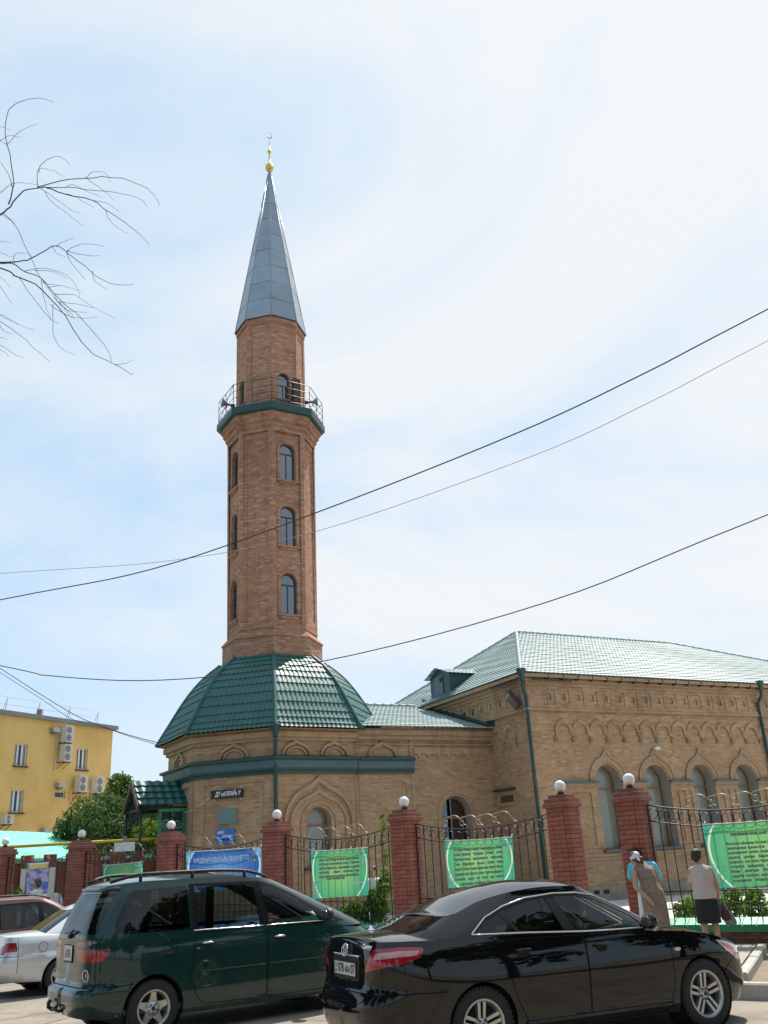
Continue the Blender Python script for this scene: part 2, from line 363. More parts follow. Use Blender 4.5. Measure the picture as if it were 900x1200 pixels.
M['yellow'] = pm('yellow_gas_pipe', (0.55, 0.36, 0.02), 0.5)
M['rust'] = pm('brown_painted_wood', (0.085, 0.05, 0.034), 0.8, var=0.2)
M['bark'] = pm('grey_brown_bark', (0.10, 0.082, 0.075), 0.9, var=0.3, vs=30, bump=0.5, bs=80)
M['leaf'] = leaf_mat('leaf_mid', (0.055, 0.11, 0.02), (0.15, 0.24, 0.055))
M['leaf_dark'] = leaf_mat('leaf_dark', (0.022, 0.05, 0.012), (0.055, 0.105, 0.03))
M['leaf_olive'] = leaf_mat('leaf_olive', (0.04, 0.095, 0.022), (0.13, 0.205, 0.065))
M['leaf_bright'] = leaf_mat('leaf_bright', (0.07, 0.16, 0.015), (0.20, 0.32, 0.05))
M['wire'] = pm('black_cable', (0.02, 0.02, 0.022), 0.6)
M['rubber'] = pm('tyre_rubber', (0.022, 0.021, 0.02), 0.85, var=0.2, vs=20, bump=0.2, bs=80)
M['plastic'] = pm('black_plastic', (0.016, 0.016, 0.017), 0.55, var=0.1)
M['chrome'] = pm('chrome', (0.75, 0.75, 0.76), 0.08, metal=1.0, var=0.02)
M['alloy'] = pm('alloy_wheel', (0.48, 0.47, 0.45), 0.30, metal=0.75, var=0.05)
M['under'] = pm('underbody', (0.008, 0.008, 0.008), 0.9)
M['plate'] = pm('plate_white', (0.62, 0.62, 0.58), 0.4, var=0.03)
M['print_black'] = pm('black_print', (0.012, 0.012, 0.014), 0.5)
M['print_white'] = pm('white_print', (0.78, 0.78, 0.76), 0.5, var=0.02)
M['print_red'] = pm('red_print', (0.55, 0.03, 0.03), 0.5)
M['print_flag'] = pm('turquoise_print', (0.02, 0.38, 0.42), 0.5)
M['print_yellow'] = pm('yellow_print', (0.70, 0.52, 0.08), 0.5)
M['red_lens'] = pm('red_lamp_lens', (0.32, 0.008, 0.018), 0.12, var=0.12, vs=14, coat=0.8)
M['pink_lens'] = pm('pale_lamp_lens', (0.55, 0.30, 0.30), 0.12, var=0.1, vs=14, coat=0.8)
M['gloss_black'] = pm('black_pillar_trim', (0.006, 0.006, 0.006), 0.35, spec=0.25)
M['mirror_dark'] = pm('dark_mirror_glass', (0.06, 0.065, 0.07), 0.1)
M['smoke_lens'] = pm('smoked_lamp_lens', (0.16, 0.115, 0.09), 0.12, var=0.1, coat=0.8)
M['clear_lens'] = pm('clear_lamp_lens', (0.62, 0.63, 0.63), 0.1, var=0.1, coat=0.8)
M['amber_lens'] = pm('amber_lamp_lens', (0.65, 0.10, 0.015), 0.15, var=0.1, coat=0.8)
M['seat'] = pm('grey_seat_cloth', (0.10, 0.10, 0.105), 0.9)
M['seat_pale'] = pm('beige_seat_cloth', (0.36, 0.34, 0.27), 0.9)
M['dash'] = pm('dashboard_plastic', (0.26, 0.30, 0.29), 0.5)
def car_paint(name, col, metal=0.0, rough=0.35, dust=1.0):
    m = pm(name, col, rough, metal=metal, var=0.04, vs=2, coat=1.0, spec=0.5 if metal else (0.12 if dust > .45 else 0.0))
    nt = m.node_tree; L = nt.links; b = nt.nodes['Principled BSDF']; src = b.inputs['Base Color'].links[0].from_socket
    # road dust: thick on the sills, thin and blotchy above
    tc = nt.nodes.new('ShaderNodeTexCoord'); sp = nt.nodes.new('ShaderNodeSeparateXYZ'); L.new(tc.outputs['Object'], sp.inputs[0])
    h = nt.nodes.new('ShaderNodeMapRange'); h.inputs['From Min'].default_value = 0.2; h.inputs['From Max'].default_value = 0.62; h.inputs['To Min'].default_value = 0.55; h.inputs['To Max'].default_value = 0.05; L.new(sp.outputs[2], h.inputs['Value'])
    n = _noise(nt, 5, 6, 0.7); r = nt.nodes.new('ShaderNodeMapRange'); r.inputs['From Min'].default_value = 0.3; r.inputs['From Max'].default_value = 0.75; L.new(n.outputs['Fac'], r.inputs['Value'])
    mm = nt.nodes.new('ShaderNodeMath'); mm.operation = 'MULTIPLY'; L.new(h.outputs[0], mm.inputs[0]); L.new(r.outputs[0], mm.inputs[1])
    dm = nt.nodes.new('ShaderNodeMath'); dm.operation = 'MULTIPLY'; dm.inputs[1].default_value = dust; L.new(mm.outputs[0], dm.inputs[0])
    mx = nt.nodes.new('ShaderNodeMix'); mx.data_type = 'RGBA'; mx.inputs[7].default_value = (0.20, 0.17, 0.13, 1); L.new(dm.outputs[0], mx.inputs[0]); L.new(src, mx.inputs[6]); L.new(mx.outputs[2], b.inputs['Base Color'])
    cr = nt.nodes.new('ShaderNodeMath'); cr.operation = 'MULTIPLY_ADD'; cr.inputs[1].default_value = 0.5*dust; cr.inputs[2].default_value = 0.025; L.new(mm.outputs[0], cr.inputs[0]); L.new(cr.outputs[0], b.inputs['Coat Roughness'])
    return m
M['paint_black'] = car_paint('black_car_paint', (0.0045, 0.0045, 0.005), 0.0, 0.4, 0.2)
M['paint_green'] = car_paint('dark_green_car_paint', (0.003, 0.032, 0.027), 0.0, 0.35, 0.5)
M['paint_silver'] = car_paint('silver_car_paint', (0.68, 0.69, 0.70), 0.35, 0.34)
M['paint_maroon'] = car_paint('maroon_car_paint', (0.14, 0.022, 0.035), 0.3, 0.38)
M['glass_clear'] = glass_mat('car_glass_clear', (0.80, 0.87, 0.83), 0.0)
M['glass_tint'] = glass_mat('car_glass_tint', (0.10, 0.11, 0.11), 0.0)
M['glass_mid'] = glass_mat('car_glass_mid', (0.34, 0.40, 0.40), 0.0)
M['skin'] = pm('skin', (0.42, 0.23, 0.15), 0.6, var=0.07, vs=10)
M['hair'] = pm('dark_hair', (0.018, 0.014, 0.012), 0.6, var=0.3, vs=40)
M['hair_brown'] = pm('brown_hair', (0.055, 0.03, 0.02), 0.6, var=0.3, vs=40)
M['hair_grey'] = pm('grey_hair', (0.085, 0.08, 0.075), 0.7, var=0.3, vs=60)
M['cloth_white'] = pm('white_shirt_cloth', (0.66, 0.65, 0.66), 0.85, var=0.06, vs=5)
M['cloth_black'] = pm('black_cloth', (0.012, 0.011, 0.013), 0.85, var=0.15)
M['cloth_cyan'] = pm('cyan_shirt_cloth', (0.12, 0.50, 0.62), 0.8, var=0.08)
M['cloth_dress'] = pm('brown_speckled_dress', (0.23, 0.165, 0.13), 0.9, var=0.34, vs=30, bump=0.6, bs=12)
M['cloth_blouse'] = pm('beige_speckled_blouse', (0.46, 0.385, 0.35), 0.9, var=0.2, vs=34, bump=0.6, bs=12)
M['cloth_scarf'] = pm('white_blue_scarf', (0.62, 0.62, 0.68), 0.8, var=0.1, vs=6, second=(0.06, 0.07, 0.16), sthr=(0.56, 0.60))
M['cloth_plum'] = pm('plum_bag_cloth', (0.10, 0.012, 0.03), 0.7)
M['bag_green'] = pm('green_plastic_bag', (0.02, 0.16, 0.07), 0.35)
M['bag_clear'] = pm('grey_plastic_bag', (0.14, 0.16, 0.15), 0.3)

def brick_unit(name, cols, stain=0.2):
    """single brick face: every brick its own tone, weathered across the wall"""
    m, nt, b = new_mat(name); L = nt.links
    g = nt.nodes.new('ShaderNodeNewGeometry'); oi = nt.nodes.new('ShaderNodeObjectInfo'); ad = nt.nodes.new('ShaderNodeMath'); L.new(g.outputs['Random Per Island'], ad.inputs[0]); L.new(oi.outputs['Random'], ad.inputs[1])
    fr = nt.nodes.new('ShaderNodeMath'); fr.operation = 'FRACT'; L.new(ad.outputs[0], fr.inputs[0])
    r = nt.nodes.new('ShaderNodeValToRGB'); r.color_ramp.elements[0].color = (*cols[0], 1); r.color_ramp.elements[1].color = (*cols[-1], 1); r.color_ramp.elements[1].position = 1.0
    for i, c in enumerate(cols[1:-1]): e = r.color_ramp.elements.new((i+1)/(len(cols)-1)); e.color = (*c, 1)
    L.new(fr.outputs[0], r.inputs[0])
    n = _noise(nt, 0.5, 8, 0.72, coord='Generated' if False else 'Object'); q = nt.nodes.new('ShaderNodeMapRange'); q.inputs['From Min'].default_value = .3; q.inputs['From Max'].default_value = .7; q.inputs['To Min'].default_value = 1-stain; q.inputs['To Max'].default_value = 1+stain*.6; L.new(n.outputs['Fac'], q.inputs['Value'])
    n2 = _noise(nt, 22, 4); q2 = nt.nodes.new('ShaderNodeMapRange'); q2.inputs['To Min'].default_value = .82; q2.inputs['To Max'].default_value = 1.18; L.new(n2.outputs['Fac'], q2.inputs['Value'])
    mm = nt.nodes.new('ShaderNodeMath'); mm.operation = 'MULTIPLY'; L.new(q.outputs[0], mm.inputs[0]); L.new(q2.outputs[0], mm.inputs[1])
    hs = nt.nodes.new('ShaderNodeHueSaturation'); L.new(mm.outputs[0], hs.inputs['Value']); L.new(r.outputs[0], hs.inputs['Color']); L.new(hs.outputs[0], b.inputs['Base Color'])
    b.inputs['Roughness'].default_value = .9; b.inputs['Specular IOR Level'].default_value = .2
    bp = nt.nodes.new('ShaderNodeBump'); bp.inputs['Strength'].default_value = .4; bp.inputs['Distance'].default_value = .01; L.new(n2.outputs['Fac'], bp.inputs['Height']); L.new(bp.outputs[0], b.inputs['Normal'])
    return m
M['tan_brick'] = brick_unit('tan_brick_face', [(0.345, 0.195, 0.115), (0.42, 0.268, 0.158), (0.455, 0.298, 0.174), (0.39, 0.238, 0.14), (0.50, 0.345, 0.21)])
# ------------------------------------------------------------------ ground, road, pavement
def sheet(name, poly, z, mat, thick=0.0):
    mb = MB(); n = len(poly)
    tri = tessellate_polygon([[Vector((a, b, 0)) for a, b in poly]])
    mb.add([(a, b, z) for a, b in poly], tri)
    if thick:
        for i in range(n):
            a, b = poly[i], poly[(i+1) % n]
            mb.add([(*a, z), (*b, z), (*b, z-thick), (*a, z-thick)], [(0, 1, 2, 3)])
    o = mb.build(name, mat); return tag(o, kind='structure')
KS = 1.27
def FP(k, off=0.0):                       # point of the fence line; off = towards the street
    return Vector((KS*(2.612-2.543*k), KS*(15.27+1.7697*k), 0)) + Vector((-0.5712, -0.8208, 0))*off
FD = Vector((0.8208, -0.5712, 0)); FN = Vector((-0.5712, -0.8208, 0))   # along the fence to the right, and towards the street
PZ = 0.17
ground = sheet('ground', [(-900, -300), (900, -300), (900, 1500), (-900, 1500)], -0.02, M['soil'])
road = sheet('road', [(-60, -30), (40, -30), (40, 20), (14, 14), (2, 22), (-14, 36), (-60, 60)], 0.0, M['asphalt'])
K0 = Vector((4.2, 12.60, 0))              # a point on the kerb line
def KP(s, off=0.0): p = K0 + FD*s + FN*off; return (p.x, p.y)
def xy(v): return (v.x, v.y)
D0 = Vector((4.20, 13.25, 0)); D1 = Vector((6.0, 17.25, 0))   # kerb that runs back to the fence
pave = sheet('pavement', [KP(-7.5, -0.15), KP(0.05, -0.15), xy(D0), xy(D1), xy(FP(-0.84, -0.3)), xy(FP(1.6, -0.3)), xy(FP(1.6, 1.0))], PZ, M['pave'], 0.2)
bed = sheet('planting_bed', [xy(D0), KP(8, -0.15), xy(FP(-3, 0)), xy(FP(-0.86, 0)), xy(D1)], 0.05, M['soil'])
walk = sheet('path_by_fence', [xy(FP(1.6, 1.0)), xy(FP(1.6, -0.3)), xy(FP(7, -0.3)), xy(FP(7, 1.3))], PZ-0.02, M['pave'], 0.2)
yard = sheet('courtyard', [xy(FP(-4, -0.31)), xy(FP(6, -0.31)), (-16, 60), (60, 60), (60, 14)], PZ-0.05, M['yard'])
kerb = tag(bpy.data.objects.new('kerb', None), kind='structure'); COL.objects.link(kerb)
def kerbrun(a, b, w, z0, z1, ln=0.98):
    d = (b-a); L = d.length; d.normalize(); k = 0; s = 0
    mb = MB(); bev = 0.02
    vs = [(-ln/2, -w/2, z0), (ln/2, -w/2, z0), (ln/2, w/2, z0), (-ln/2, w/2, z0), (-ln/2, -w/2, z1-bev), (ln/2, -w/2, z1-bev), (ln/2, w/2, z1-bev), (-ln/2, w/2, z1-bev),
          (-ln/2+.006, -w/2+bev, z1), (ln/2-.006, -w/2+bev, z1), (ln/2-.006, w/2-bev, z1), (-ln/2+.006, w/2-bev, z1)]
    fs = [(0, 1, 5, 4), (1, 2, 6, 5), (2, 3, 7, 6), (3, 0, 4, 7), (4, 5, 9, 8), (5, 6, 10, 9), (6, 7, 11, 10), (7, 4, 8, 11), (8, 9, 10, 11)]
    mb.add(vs, fs); me = mb.mesh('kerbstone', M['kerbstone'])
    while s < L:
        c = a + d*(s+0.5)
        link_mesh('kerbstone', me, kerb, loc=(c.x, c.y, random.uniform(-.004, .004)), rot=(0, random.uniform(-.003, .003), math.atan2(d.y, d.x)+random.uniform(-.004, .004)))
        s += 1.0
a, b = KP(-7.6, -0.075), KP(8, -0.075)
kerbrun(Vector((*a, 0)), Vector((*b, 0)), 0.16, -0.05, PZ+0.02)
dd = (D1-D0).normalized(); kerbrun(D0+dd*0.45+Vector((.09, -.04, 0)), D1+Vector((.09, -.04, 0)), 0.15, -0.05, PZ+0.012)
# tar patches, oil spots and a faded parking line on the asphalt
M['tar'] = pm('old_tar', (0.085, 0.075, 0.065), .9, var=.25, vs=5); M['oil'] = pm('oil_stain', (0.13, 0.112, 0.09), .85, var=.3, vs=4); M['faded_line'] = pm('faded_line_paint', (0.40, 0.37, 0.31), .9, var=.3, vs=6)
rs = random.Random(9)
def crack(p, n, a_, name='road_crack'):
    pts = [Vector((*p, .004))]
    for _ in range(n): a_ += rs.gauss(0, .35); pts.append(pts[-1]+Vector((math.cos(a_), math.sin(a_), 0))*.16)
    mb = MB(); L_ = [];
    for i, q in enumerate(pts):
        d_ = (pts[min(i+1, len(pts)-1)]-pts[max(i-1, 0)]).normalized(); w_ = Vector((-d_.y, d_.x, 0))*rs.uniform(.005, .014); L_ += [q+w_, q-w_]
    mb.add(L_, [(2*i, 2*i+1, 2*i+3, 2*i+2) for i in range(len(pts)-1)]); tag(mb.build(name, M['tar']), kind='structure')
for p, n, a_ in (((-6.5, 14.6), 16, -.4), ((-2.2, 11.2), 12, .2), ((3.2, 11.2), 14, -.5), ((4.6, 11.9), 9, 1.0), ((-5.2, 13.2), 10, 1.2), ((-8.5, 15.5), 14, -.2)): crack(p, n, a_)
for x, y, r in ((-1.6, 11.6, .28), (-4.9, 13.7, .22), (4.1, 10.9, .25), (-6.2, 13.9, .3)):
    mb = MB(); k = 18; mb.add([(x+r*rs.uniform(.6, 1.15)*math.cos(2*math.pi*i/k), y+r*.7*rs.uniform(.6, 1.15)*math.sin(2*math.pi*i/k), .008) for i in range(k)], [tuple(range(k))]); tag(mb.build('oil_stain', M['oil']), kind='structure')
mb = MB(); a_, b_ = Vector((-7.4, 13.55, .012)), Vector((-3.6, 13.1, .012)); w_ = Vector((.01, .05, 0)); mb.add([a_-w_, b_-w_, b_+w_, a_+w_], [(0, 1, 2, 3)]); tag(mb.build('parking_line', M['faded_line']), kind='structure')
# ------------------------------------------------------------------ metal tile sheets
def tile_sheet(mb, corner, nrow=None, row=0.42, wave=0.21, amp=0.022, step=0.03, sub=6, lip=.04):
    """quad patch corner=(bl, br, tr, tl) seen from outside, rows climb from bottom to top"""
    bl, br, tr, tl = [Vector(c) for c in corner]
    n = (br-bl).cross(tl-bl).normalized()
    Ls = ((tl-bl).length+(tr-br).length)/2; nr = nrow or max(1, round(Ls/row))
    Wm = max((br-bl).length, (tr-tl).length); mid = (bl+br)/2; ux = (br-bl).normalized() if (br-bl).length > 1e-4 else (tr-tl).normalized()
    vs = []; nc = max(2, int(round(Wm/wave*sub))); fs = []; c = nc+1; sl_ = (tl-bl+tr-br).normalized()
    for ri in range(nr):
        for strip in (((0.0, -0.15), (0.0, 1.0)), ((0.0, 1.0), (0.5, 0.5), (1.16, -0.12))):
            b0 = len(vs)
            for t, h in strip:
                v = min(1.0, (ri+t)/nr); L = bl.lerp(tl, v); Rr = br.lerp(tr, v)
                for k in range(nc+1):
                    p = L.lerp(Rr, k/nc); x = (p-mid).dot(ux); w = 0.5+0.5*math.cos(2*math.pi*x/wave)
                    p = p+n*(.006*math.sin(x*1.7+ri*2.1)*math.sin(v*9+x*.6))
                    vs.append(p + n*(step*h+amp*w) + sl_*((lip*(1-w)) if t == 0 else 0))
            for q in range(len(strip)-1):
                for k in range(nc): fs.append((b0+q*c+k, b0+q*c+k+1, b0+(q+1)*c+k+1, b0+(q+1)*c+k))
    mb.add(vs, fs, None, True)
    return mb
def flat_smooth(o, ang=40):
    me = o.data
    try:
        me.set_sharp_from_angle(angle=R(ang))
    except Exception: pass
    return o
HD = R(62.45)
A = Vector((math.sin(HD), math.cos(HD), 0)); B = Vector((-math.cos(HD), math.sin(HD), 0))
C0 = Vector((3.459*1.45, 23.7*1.45, 0))
def Q(s, t, z): return C0 + A*s + B*t + Vector((0, 0, z))
def rows_free(z, openings):
    out = []
    for uc, w, z0, zs in openings:
        r = w/2
        if z0-.03 < z < zs: out.append((uc-r, uc+r))
        elif zs <= z < zs+r: h = math.sqrt(r*r-(z-zs)**2); out.append((uc-h, uc+h))
    return sorted(out)
def brick_field(root, fr, u0, u1, z0, z1, openings=(), singles=0, bl=.25, bh=.077, joint=.011, d=.007, seed=1):
    """courses of single proud bricks; the first ones are parts, the rest one joined mesh"""
    rnd = random.Random(seed); mb = MB(); n = 0; full = None; z = z0; k = 0
    q0 = Matrix(((*fr.u, 0), (*fr.n, 0), (0, 0, 1, 0), (0, 0, 0, 1))).transposed()
    while z+bh <= z1+1e-6:
        spans = []; a_ = u0
        lo, hi = rows_free(z+.01, openings), rows_free(z+bh-.01, openings); cut = {}
        for s_ in lo+hi: cut[round((s_[0]+s_[1])/2, 2)] = (min(s_[0], cut.get(round((s_[0]+s_[1])/2, 2), (9e9, 0))[0]), max(s_[1], cut.get(round((s_[0]+s_[1])/2, 2), (0, -9e9))[1]))
        for s_ in sorted(cut.values()): spans.append((a_, s_[0])); a_ = s_[1]
        spans.append((a_, u1))
        for sa, sb in spans:
            u = sa-(bl/2 if k % 2 else 0)
            while u < sb-.03:
                x0, x1 = max(sa, u)+joint/2, min(sb, u+bl)-joint/2
                if x1-x0 > .03:
                    e = d+rnd.uniform(-.003, .003)
                    if singles and n < singles and x1-x0 > bl-joint-1e-4:
                        if full is None: full = MB().box(-(bl-joint)/2, (bl-joint)/2, -.012, 0, -(bh-joint)/2, (bh-joint)/2).mesh('brick', M['tan_brick'])
                        o = link_mesh('brick', full, root, M=Matrix.Translation(fr.p((x0+x1)/2, z+bh/2, e)-root.location) @ q0); n += 1
                    else:
                        vs = [fr.p(x, y, dd) for dd in (-.004, e) for x, y in ((x0, z+joint/2), (x1, z+joint/2), (x1, z+bh-joint/2), (x0, z+bh-joint/2))]
                        mb.add(vs, [(4, 5, 6, 7), (0, 1, 5, 4), (1, 2, 6, 5), (2, 3, 7, 6), (3, 0, 4, 7)])
                u += bl
        z += bh; k += 1
    o = part(mb, 'brick_course', M['tan_brick'], root, fix=False); tag(o, kind='stuff'); return o
# ================================================================== prayer hall
hall = thing('prayer_hall', Q(0, 0, 0), 0, 'long tan brick hall with arched windows and pale green tiled hip roof', 'building')
def ch(o): o.matrix_parent_inverse = Matrix.Translation(-hall.location); return o
def part(mb, name, mat, root, **k):
    o = mb.build(name, mat, root, **k); o.location = -root.location if root.rotation_euler.z == 0 else (0, 0, 0); return o
HL, HT, HW = 24.0, 14.6, 8.02            # length, depth, wall height
F1 = Fr(Q(0, 0, 0), A, -B)               # street facade
F2 = Fr(Q(0, HT, 0), -B, -A)             # end wall; u = HT - t
WINC = [3.40, 5.84, 8.27, 10.72, 13.15, 15.6]
WW, WZ0, WZS = 1.2, 1.84, 4.30
wall = MB()
holes = [arch(c, WW, WZ0, WZS) for c in WINC]
F1.prism(wall, [(0, .6), (HL, .6), (HL, HW), (0, HW)], -.5, 0, holes, sides=False)
F2.rect(wall, 0, HT, .6, HW, -.5, 0, sides=False)
Fr(Q(HL, 0, 0), B, A).rect(wall, 0, HT, 0, HW, -.5, 0, sides=False)
Fr(Q(HL, HT, 0), -A, B).rect(wall, 0, HL, 0, HW, -.5, 0, sides=False)
part(wall, 'wall', M['wall'], hall)
brick_field(hall, F1, .01, 13.0, 1.74, 6.88, [(c, WW, WZ0, WZS) for c in WINC], singles=300)
brick_field(hall, F1, .01, 13.0, .66, 1.49)
brick_field(hall, F2, HT-2.70, HT-.01, .66, 6.88, seed=2)
rv = MB()                                 # plastered window reveals
for h in holes:
    for i in range(len(h)):
        a_, b_ = h[i], h[(i+1) % len(h)]
        rv.add([F1.p(*a_, .002), F1.p(*b_, .002), F1.p(*b_, -.46), F1.p(*a_, -.46)], [(0, 1, 2, 3)])
part(rv, 'window_reveal', M['reveal'], hall)
pl = MB(); F1.rect(pl, -.06, HL, 0, .62, -.1, .07); F2.rect(pl, 0, HT+.06, 0, .62, -.1, .07)
part(pl, 'plinth', M['plinth'], hall)
vt = MB()
for s in (2.1, 2.55, 4.5, 4.95, 7.0, 9.5): vt = MB(); F1.rect(vt, s-.13, s+.13, .36, .50, .02, .074); part(vt, 'plinth_vent', M['dark'], hall)
def make_window(root, fr, uc, w, z0, zs, depth, frame_mat, fw=0.075, transom=None, mull=False, blind=None, pane='pane', back=True, name='window', rise=None):
    mb = MB(); out = arch(uc, w, z0, zs, rise=rise)
    inn = arch(uc, w-2*fw, z0+fw, zs, rise=(rise or w/2)-fw)
    fr.prism(mb, out, -depth-.05, -depth, [inn])
    if transom: fr.rect(mb, uc-w/2+fw, uc+w/2-fw, transom-fw*.5, transom+fw*.5, -depth-.05, -depth-.003)
    if mull: fr.rect(mb, uc-fw*.38, uc+fw*.38, z0+fw, (transom or zs)-fw*.5, -depth-.045, -depth-.004)
    f = mb.build(name, frame_mat, root); f.location = -root.location
    p = MB(); fr.prism(p, inn, -depth-.04, -depth-.03, sides=False)
    po = p.build('pane', M[pane], f, fix=False)
    if blind:
        b = MB(); fr.prism(b, arch(uc, w-fw, z0, zs, rise=w/2-fw*.5), -depth-.09, -depth-.075, sides=False)
        b.build('blind', M['blind'], f, fix=False)
    if back:
        b = MB(); fr.prism(b, out, -depth-.75, -depth-.75, sides=False)
        for i in range(len(out)):
            a_, b_ = out[i], out[(i+1) % len(out)]
            b.add([fr.p(*a_, -depth-.05), fr.p(*b_, -depth-.05), fr.p(*b_, -depth-.75), fr.p(*a_, -depth-.75)], [(0, 1, 2, 3)])
        b.build('dark_interior', M['dark'], f, fix=False)
    return f
def rib(fr, c, hw, zs, apex, root, w=.075, d=.075, foot=None):
    o_ = keel(c, hw, zs, apex); i_ = keel(c, hw-w, zs, apex-w*1.9); mb = MB()
    f1 = [(c-hw, foot), (c-hw+w, foot)] if foot is not None else []; f2 = [(c+hw-w, foot), (c+hw, foot)] if foot is not None else []
    fr.prism(mb, o_+f1+i_[::-1]+f2, -.01, d); return part(mb, 'arch_hood', M['trim'], root)
for i, c in enumerate(WINC):
    make_window(hall, F1, c, WW+.02, WZ0, WZS, .42, M['wood'], .07, transom=4.05, blind=4.02)
    sl_ = MB(); F1.rect(sl_, c-.70, c+.70, 1.76, 1.838, -.02, .17); part(sl_, 'window_sill', M['green_trim'] if 0 else M['teal_trim'], hall)
    # keel hood
    hd = MB(); o_ = keel(c, .92, 4.31, 5.52); i_ = keel(c, .80, 4.31, 5.28)
    inner = [(c+.66*math.cos(math.pi*k/14), 4.31+.66*math.sin(math.pi*k/14)) for k in range(15)]
    F1.prism(hd, o_+[(c-.66, 4.31)]+list(reversed(inner))[1:-1]+[(c+.66, 4.31)], -.01, .04)
    ob = part(hd, 'arch_band', M['trim'], hall)
    rib(F1, c, .92, 4.31, 5.52, hall)
mo = MB(); pn = MB()
edges = [0.0]+sum([[c-.60, c+.60] for c in WINC], [])+[HL]
for i in range(0, len(edges), 2):
    a_, b_ = edges[i], edges[i+1]
    lo = a_+(1.0 if i == 0 else 0)
    st = MB(); F1.rect(st, lo, b_, 4.235, 4.29, -.01, .20); part(st, 'string_course', M['teal_trim'], hall)
    F1.rect(mo, lo, b_, 4.11, 4.232, -.01, .12); F1.rect(mo, lo, b_, 4.02, 4.11, -.01, .07)
    if i == 0: us = [(1.35, 2.45)]
    elif i == len(edges)-2: us = [(b_-2, b_-1.4)]
    else: w_ = (b_-a_-.2)/3; us = [(a_+.1+w_*k+.05, a_+.1+w_*(k+1)-.05) for k in range(3)]
    pn = MB(); F1.prism(pn, [(lo, 1.92), (b_, 1.92), (b_, 4.02), (lo, 4.02)], -.01, .055, [[(u0, 2.0), (u1, 2.0), (u1, 3.9), (u0, 3.9)] for u0, u1 in us]); part(pn, 'pilaster_panel', M['wall'], hall)
F1.rect(mo, -.05, HL, 1.62, 1.72, -.01, .09); F1.rect(mo, -.05, HL, 1.50, 1.62, -.01, .045)
part(mo, 'moulding', M['trim'], hall)
# frieze of sunk squares on both walls: raised grid, then an inner step
for fr, u0, u1, sg in ((F1, 0.0, HL, 1), (F2, 0.0, HT, -1)):
    n = int((u1-u0-.6)/.69); gr = MB(); hs = []
    for k in range(n):
        c = (u0+.66+.345+.69*k) if sg > 0 else (u1-.66-.345-.69*k)
        q = [(c-.275, 7.12), (c+.275, 7.12), (c+.275, 7.72), (c-.275, 7.72)]; hs.append(q)
        q2 = [(c-.272, 7.123), (c+.272, 7.123), (c+.272, 7.717), (c-.272, 7.717)]
        inn = MB(); fr.prism(inn, q2, .004, .055, [[(c-.11, 7.32), (c+.11, 7.32), (c+.11, 7.56), (c-.11, 7.56)]]); part(inn, 'frieze_square', M['wall'], hall)
    fr.prism(gr, [(u0-.08 if sg > 0 else u0, 7.0), (u1 if sg > 0 else u1+.08, 7.0), (u1 if sg > 0 else u1+.08, 7.84), (u0-.08 if sg > 0 else u0, 7.84)], -.01, .085, hs)
    part(gr, 'frieze', M['wall'], hall)
    co = MB(); e0, e1 = (u0-.2, u1) if sg > 0 else (u0, u1+.2)
    fr.rect(co, e0, e1, 7.843, 7.97, -.01, .13); fr.rect(co, e0, e1, 7.973, 8.10, -.01, .22); fr.rect(co, e0+.05 if sg > 0 else e0, e1 if sg > 0 else e1-.05, 6.90, 6.998, -.01, .115)
    fr.rect(co, e0, e1, 8.103, 8.24, -.01, .17)
    part(co, 'cornice', M['trim'], hall)
# hanging arcade
def arcade(fr, u0, n, pitch, sg, zb, zt):
    ar = MB(); cb = MB(); up = []; lo = []
    for k in range(n):
        c = u0+sg*pitch*(k+.5); ro, ri = pitch*.50, pitch*.325
        o_ = [(c+ro*math.cos(math.pi*j/10), zt-ro*1.0+ro*math.sin(math.pi*j/10)*(1.0 if j not in (5,) else 1.10)) for j in range(11)]
        i_ = [(c+ri*math.cos(math.pi*j/10), zt-ro+ri*math.sin(math.pi*j/10)) for j in range(11)]
        poly = [(c+ro-.004, zb), (c+ro-.004, zt-ro)]+o_[1:-1]+[(c-ro+.004, zt-ro), (c-ro+.004, zb), (c-ri, zb+.14)]+list(reversed(i_))+[(c+ri, zb+.14)]
        fr.prism(ar, poly, -.01, .075)
    part(ar, 'blind_arcade', M['wall'], hall)
    for k in range(n+1):
        u = u0+sg*pitch*k
        fr.rect(cb, u-.085, u+.085, zb-.10, zb-.045, -.01, .11); fr.rect(cb, u-.06, u+.06, zb-.17, zb-.103, -.01, .075)
    part(cb, 'corbel', M['plinth'], hall)
arcade(F1, 1.12, 20, .835, 1, 5.92, 6.58)
arcade(F2, HT-.9, 6, .835, -1, 5.92, 6.58)
# small blocked hatch on the end wall
hb = MB(); F2.rect(hb, HT-2.62, HT-1.32, 4.16, 4.23, -.01, .20); part(hb, 'hatch_hood', M['green_trim'], hall)
hb = MB(); F2.prism(hb, [(HT-2.5, 3.62), (HT-1.36, 3.62), (HT-1.36, 4.155), (HT-2.5, 4.155)], -.01, .05, [[(HT-2.4, 3.72), (HT-1.46, 3.72), (HT-1.46, 4.0), (HT-2.4, 4.0)]]); part(hb, 'hatch_surround', M['trim'], hall)
hb = MB(); F2.rect(hb, HT-2.38, HT-1.48, 3.74, 3.98, .0, .012); part(hb, 'hatch_board', M['rust'], hall)
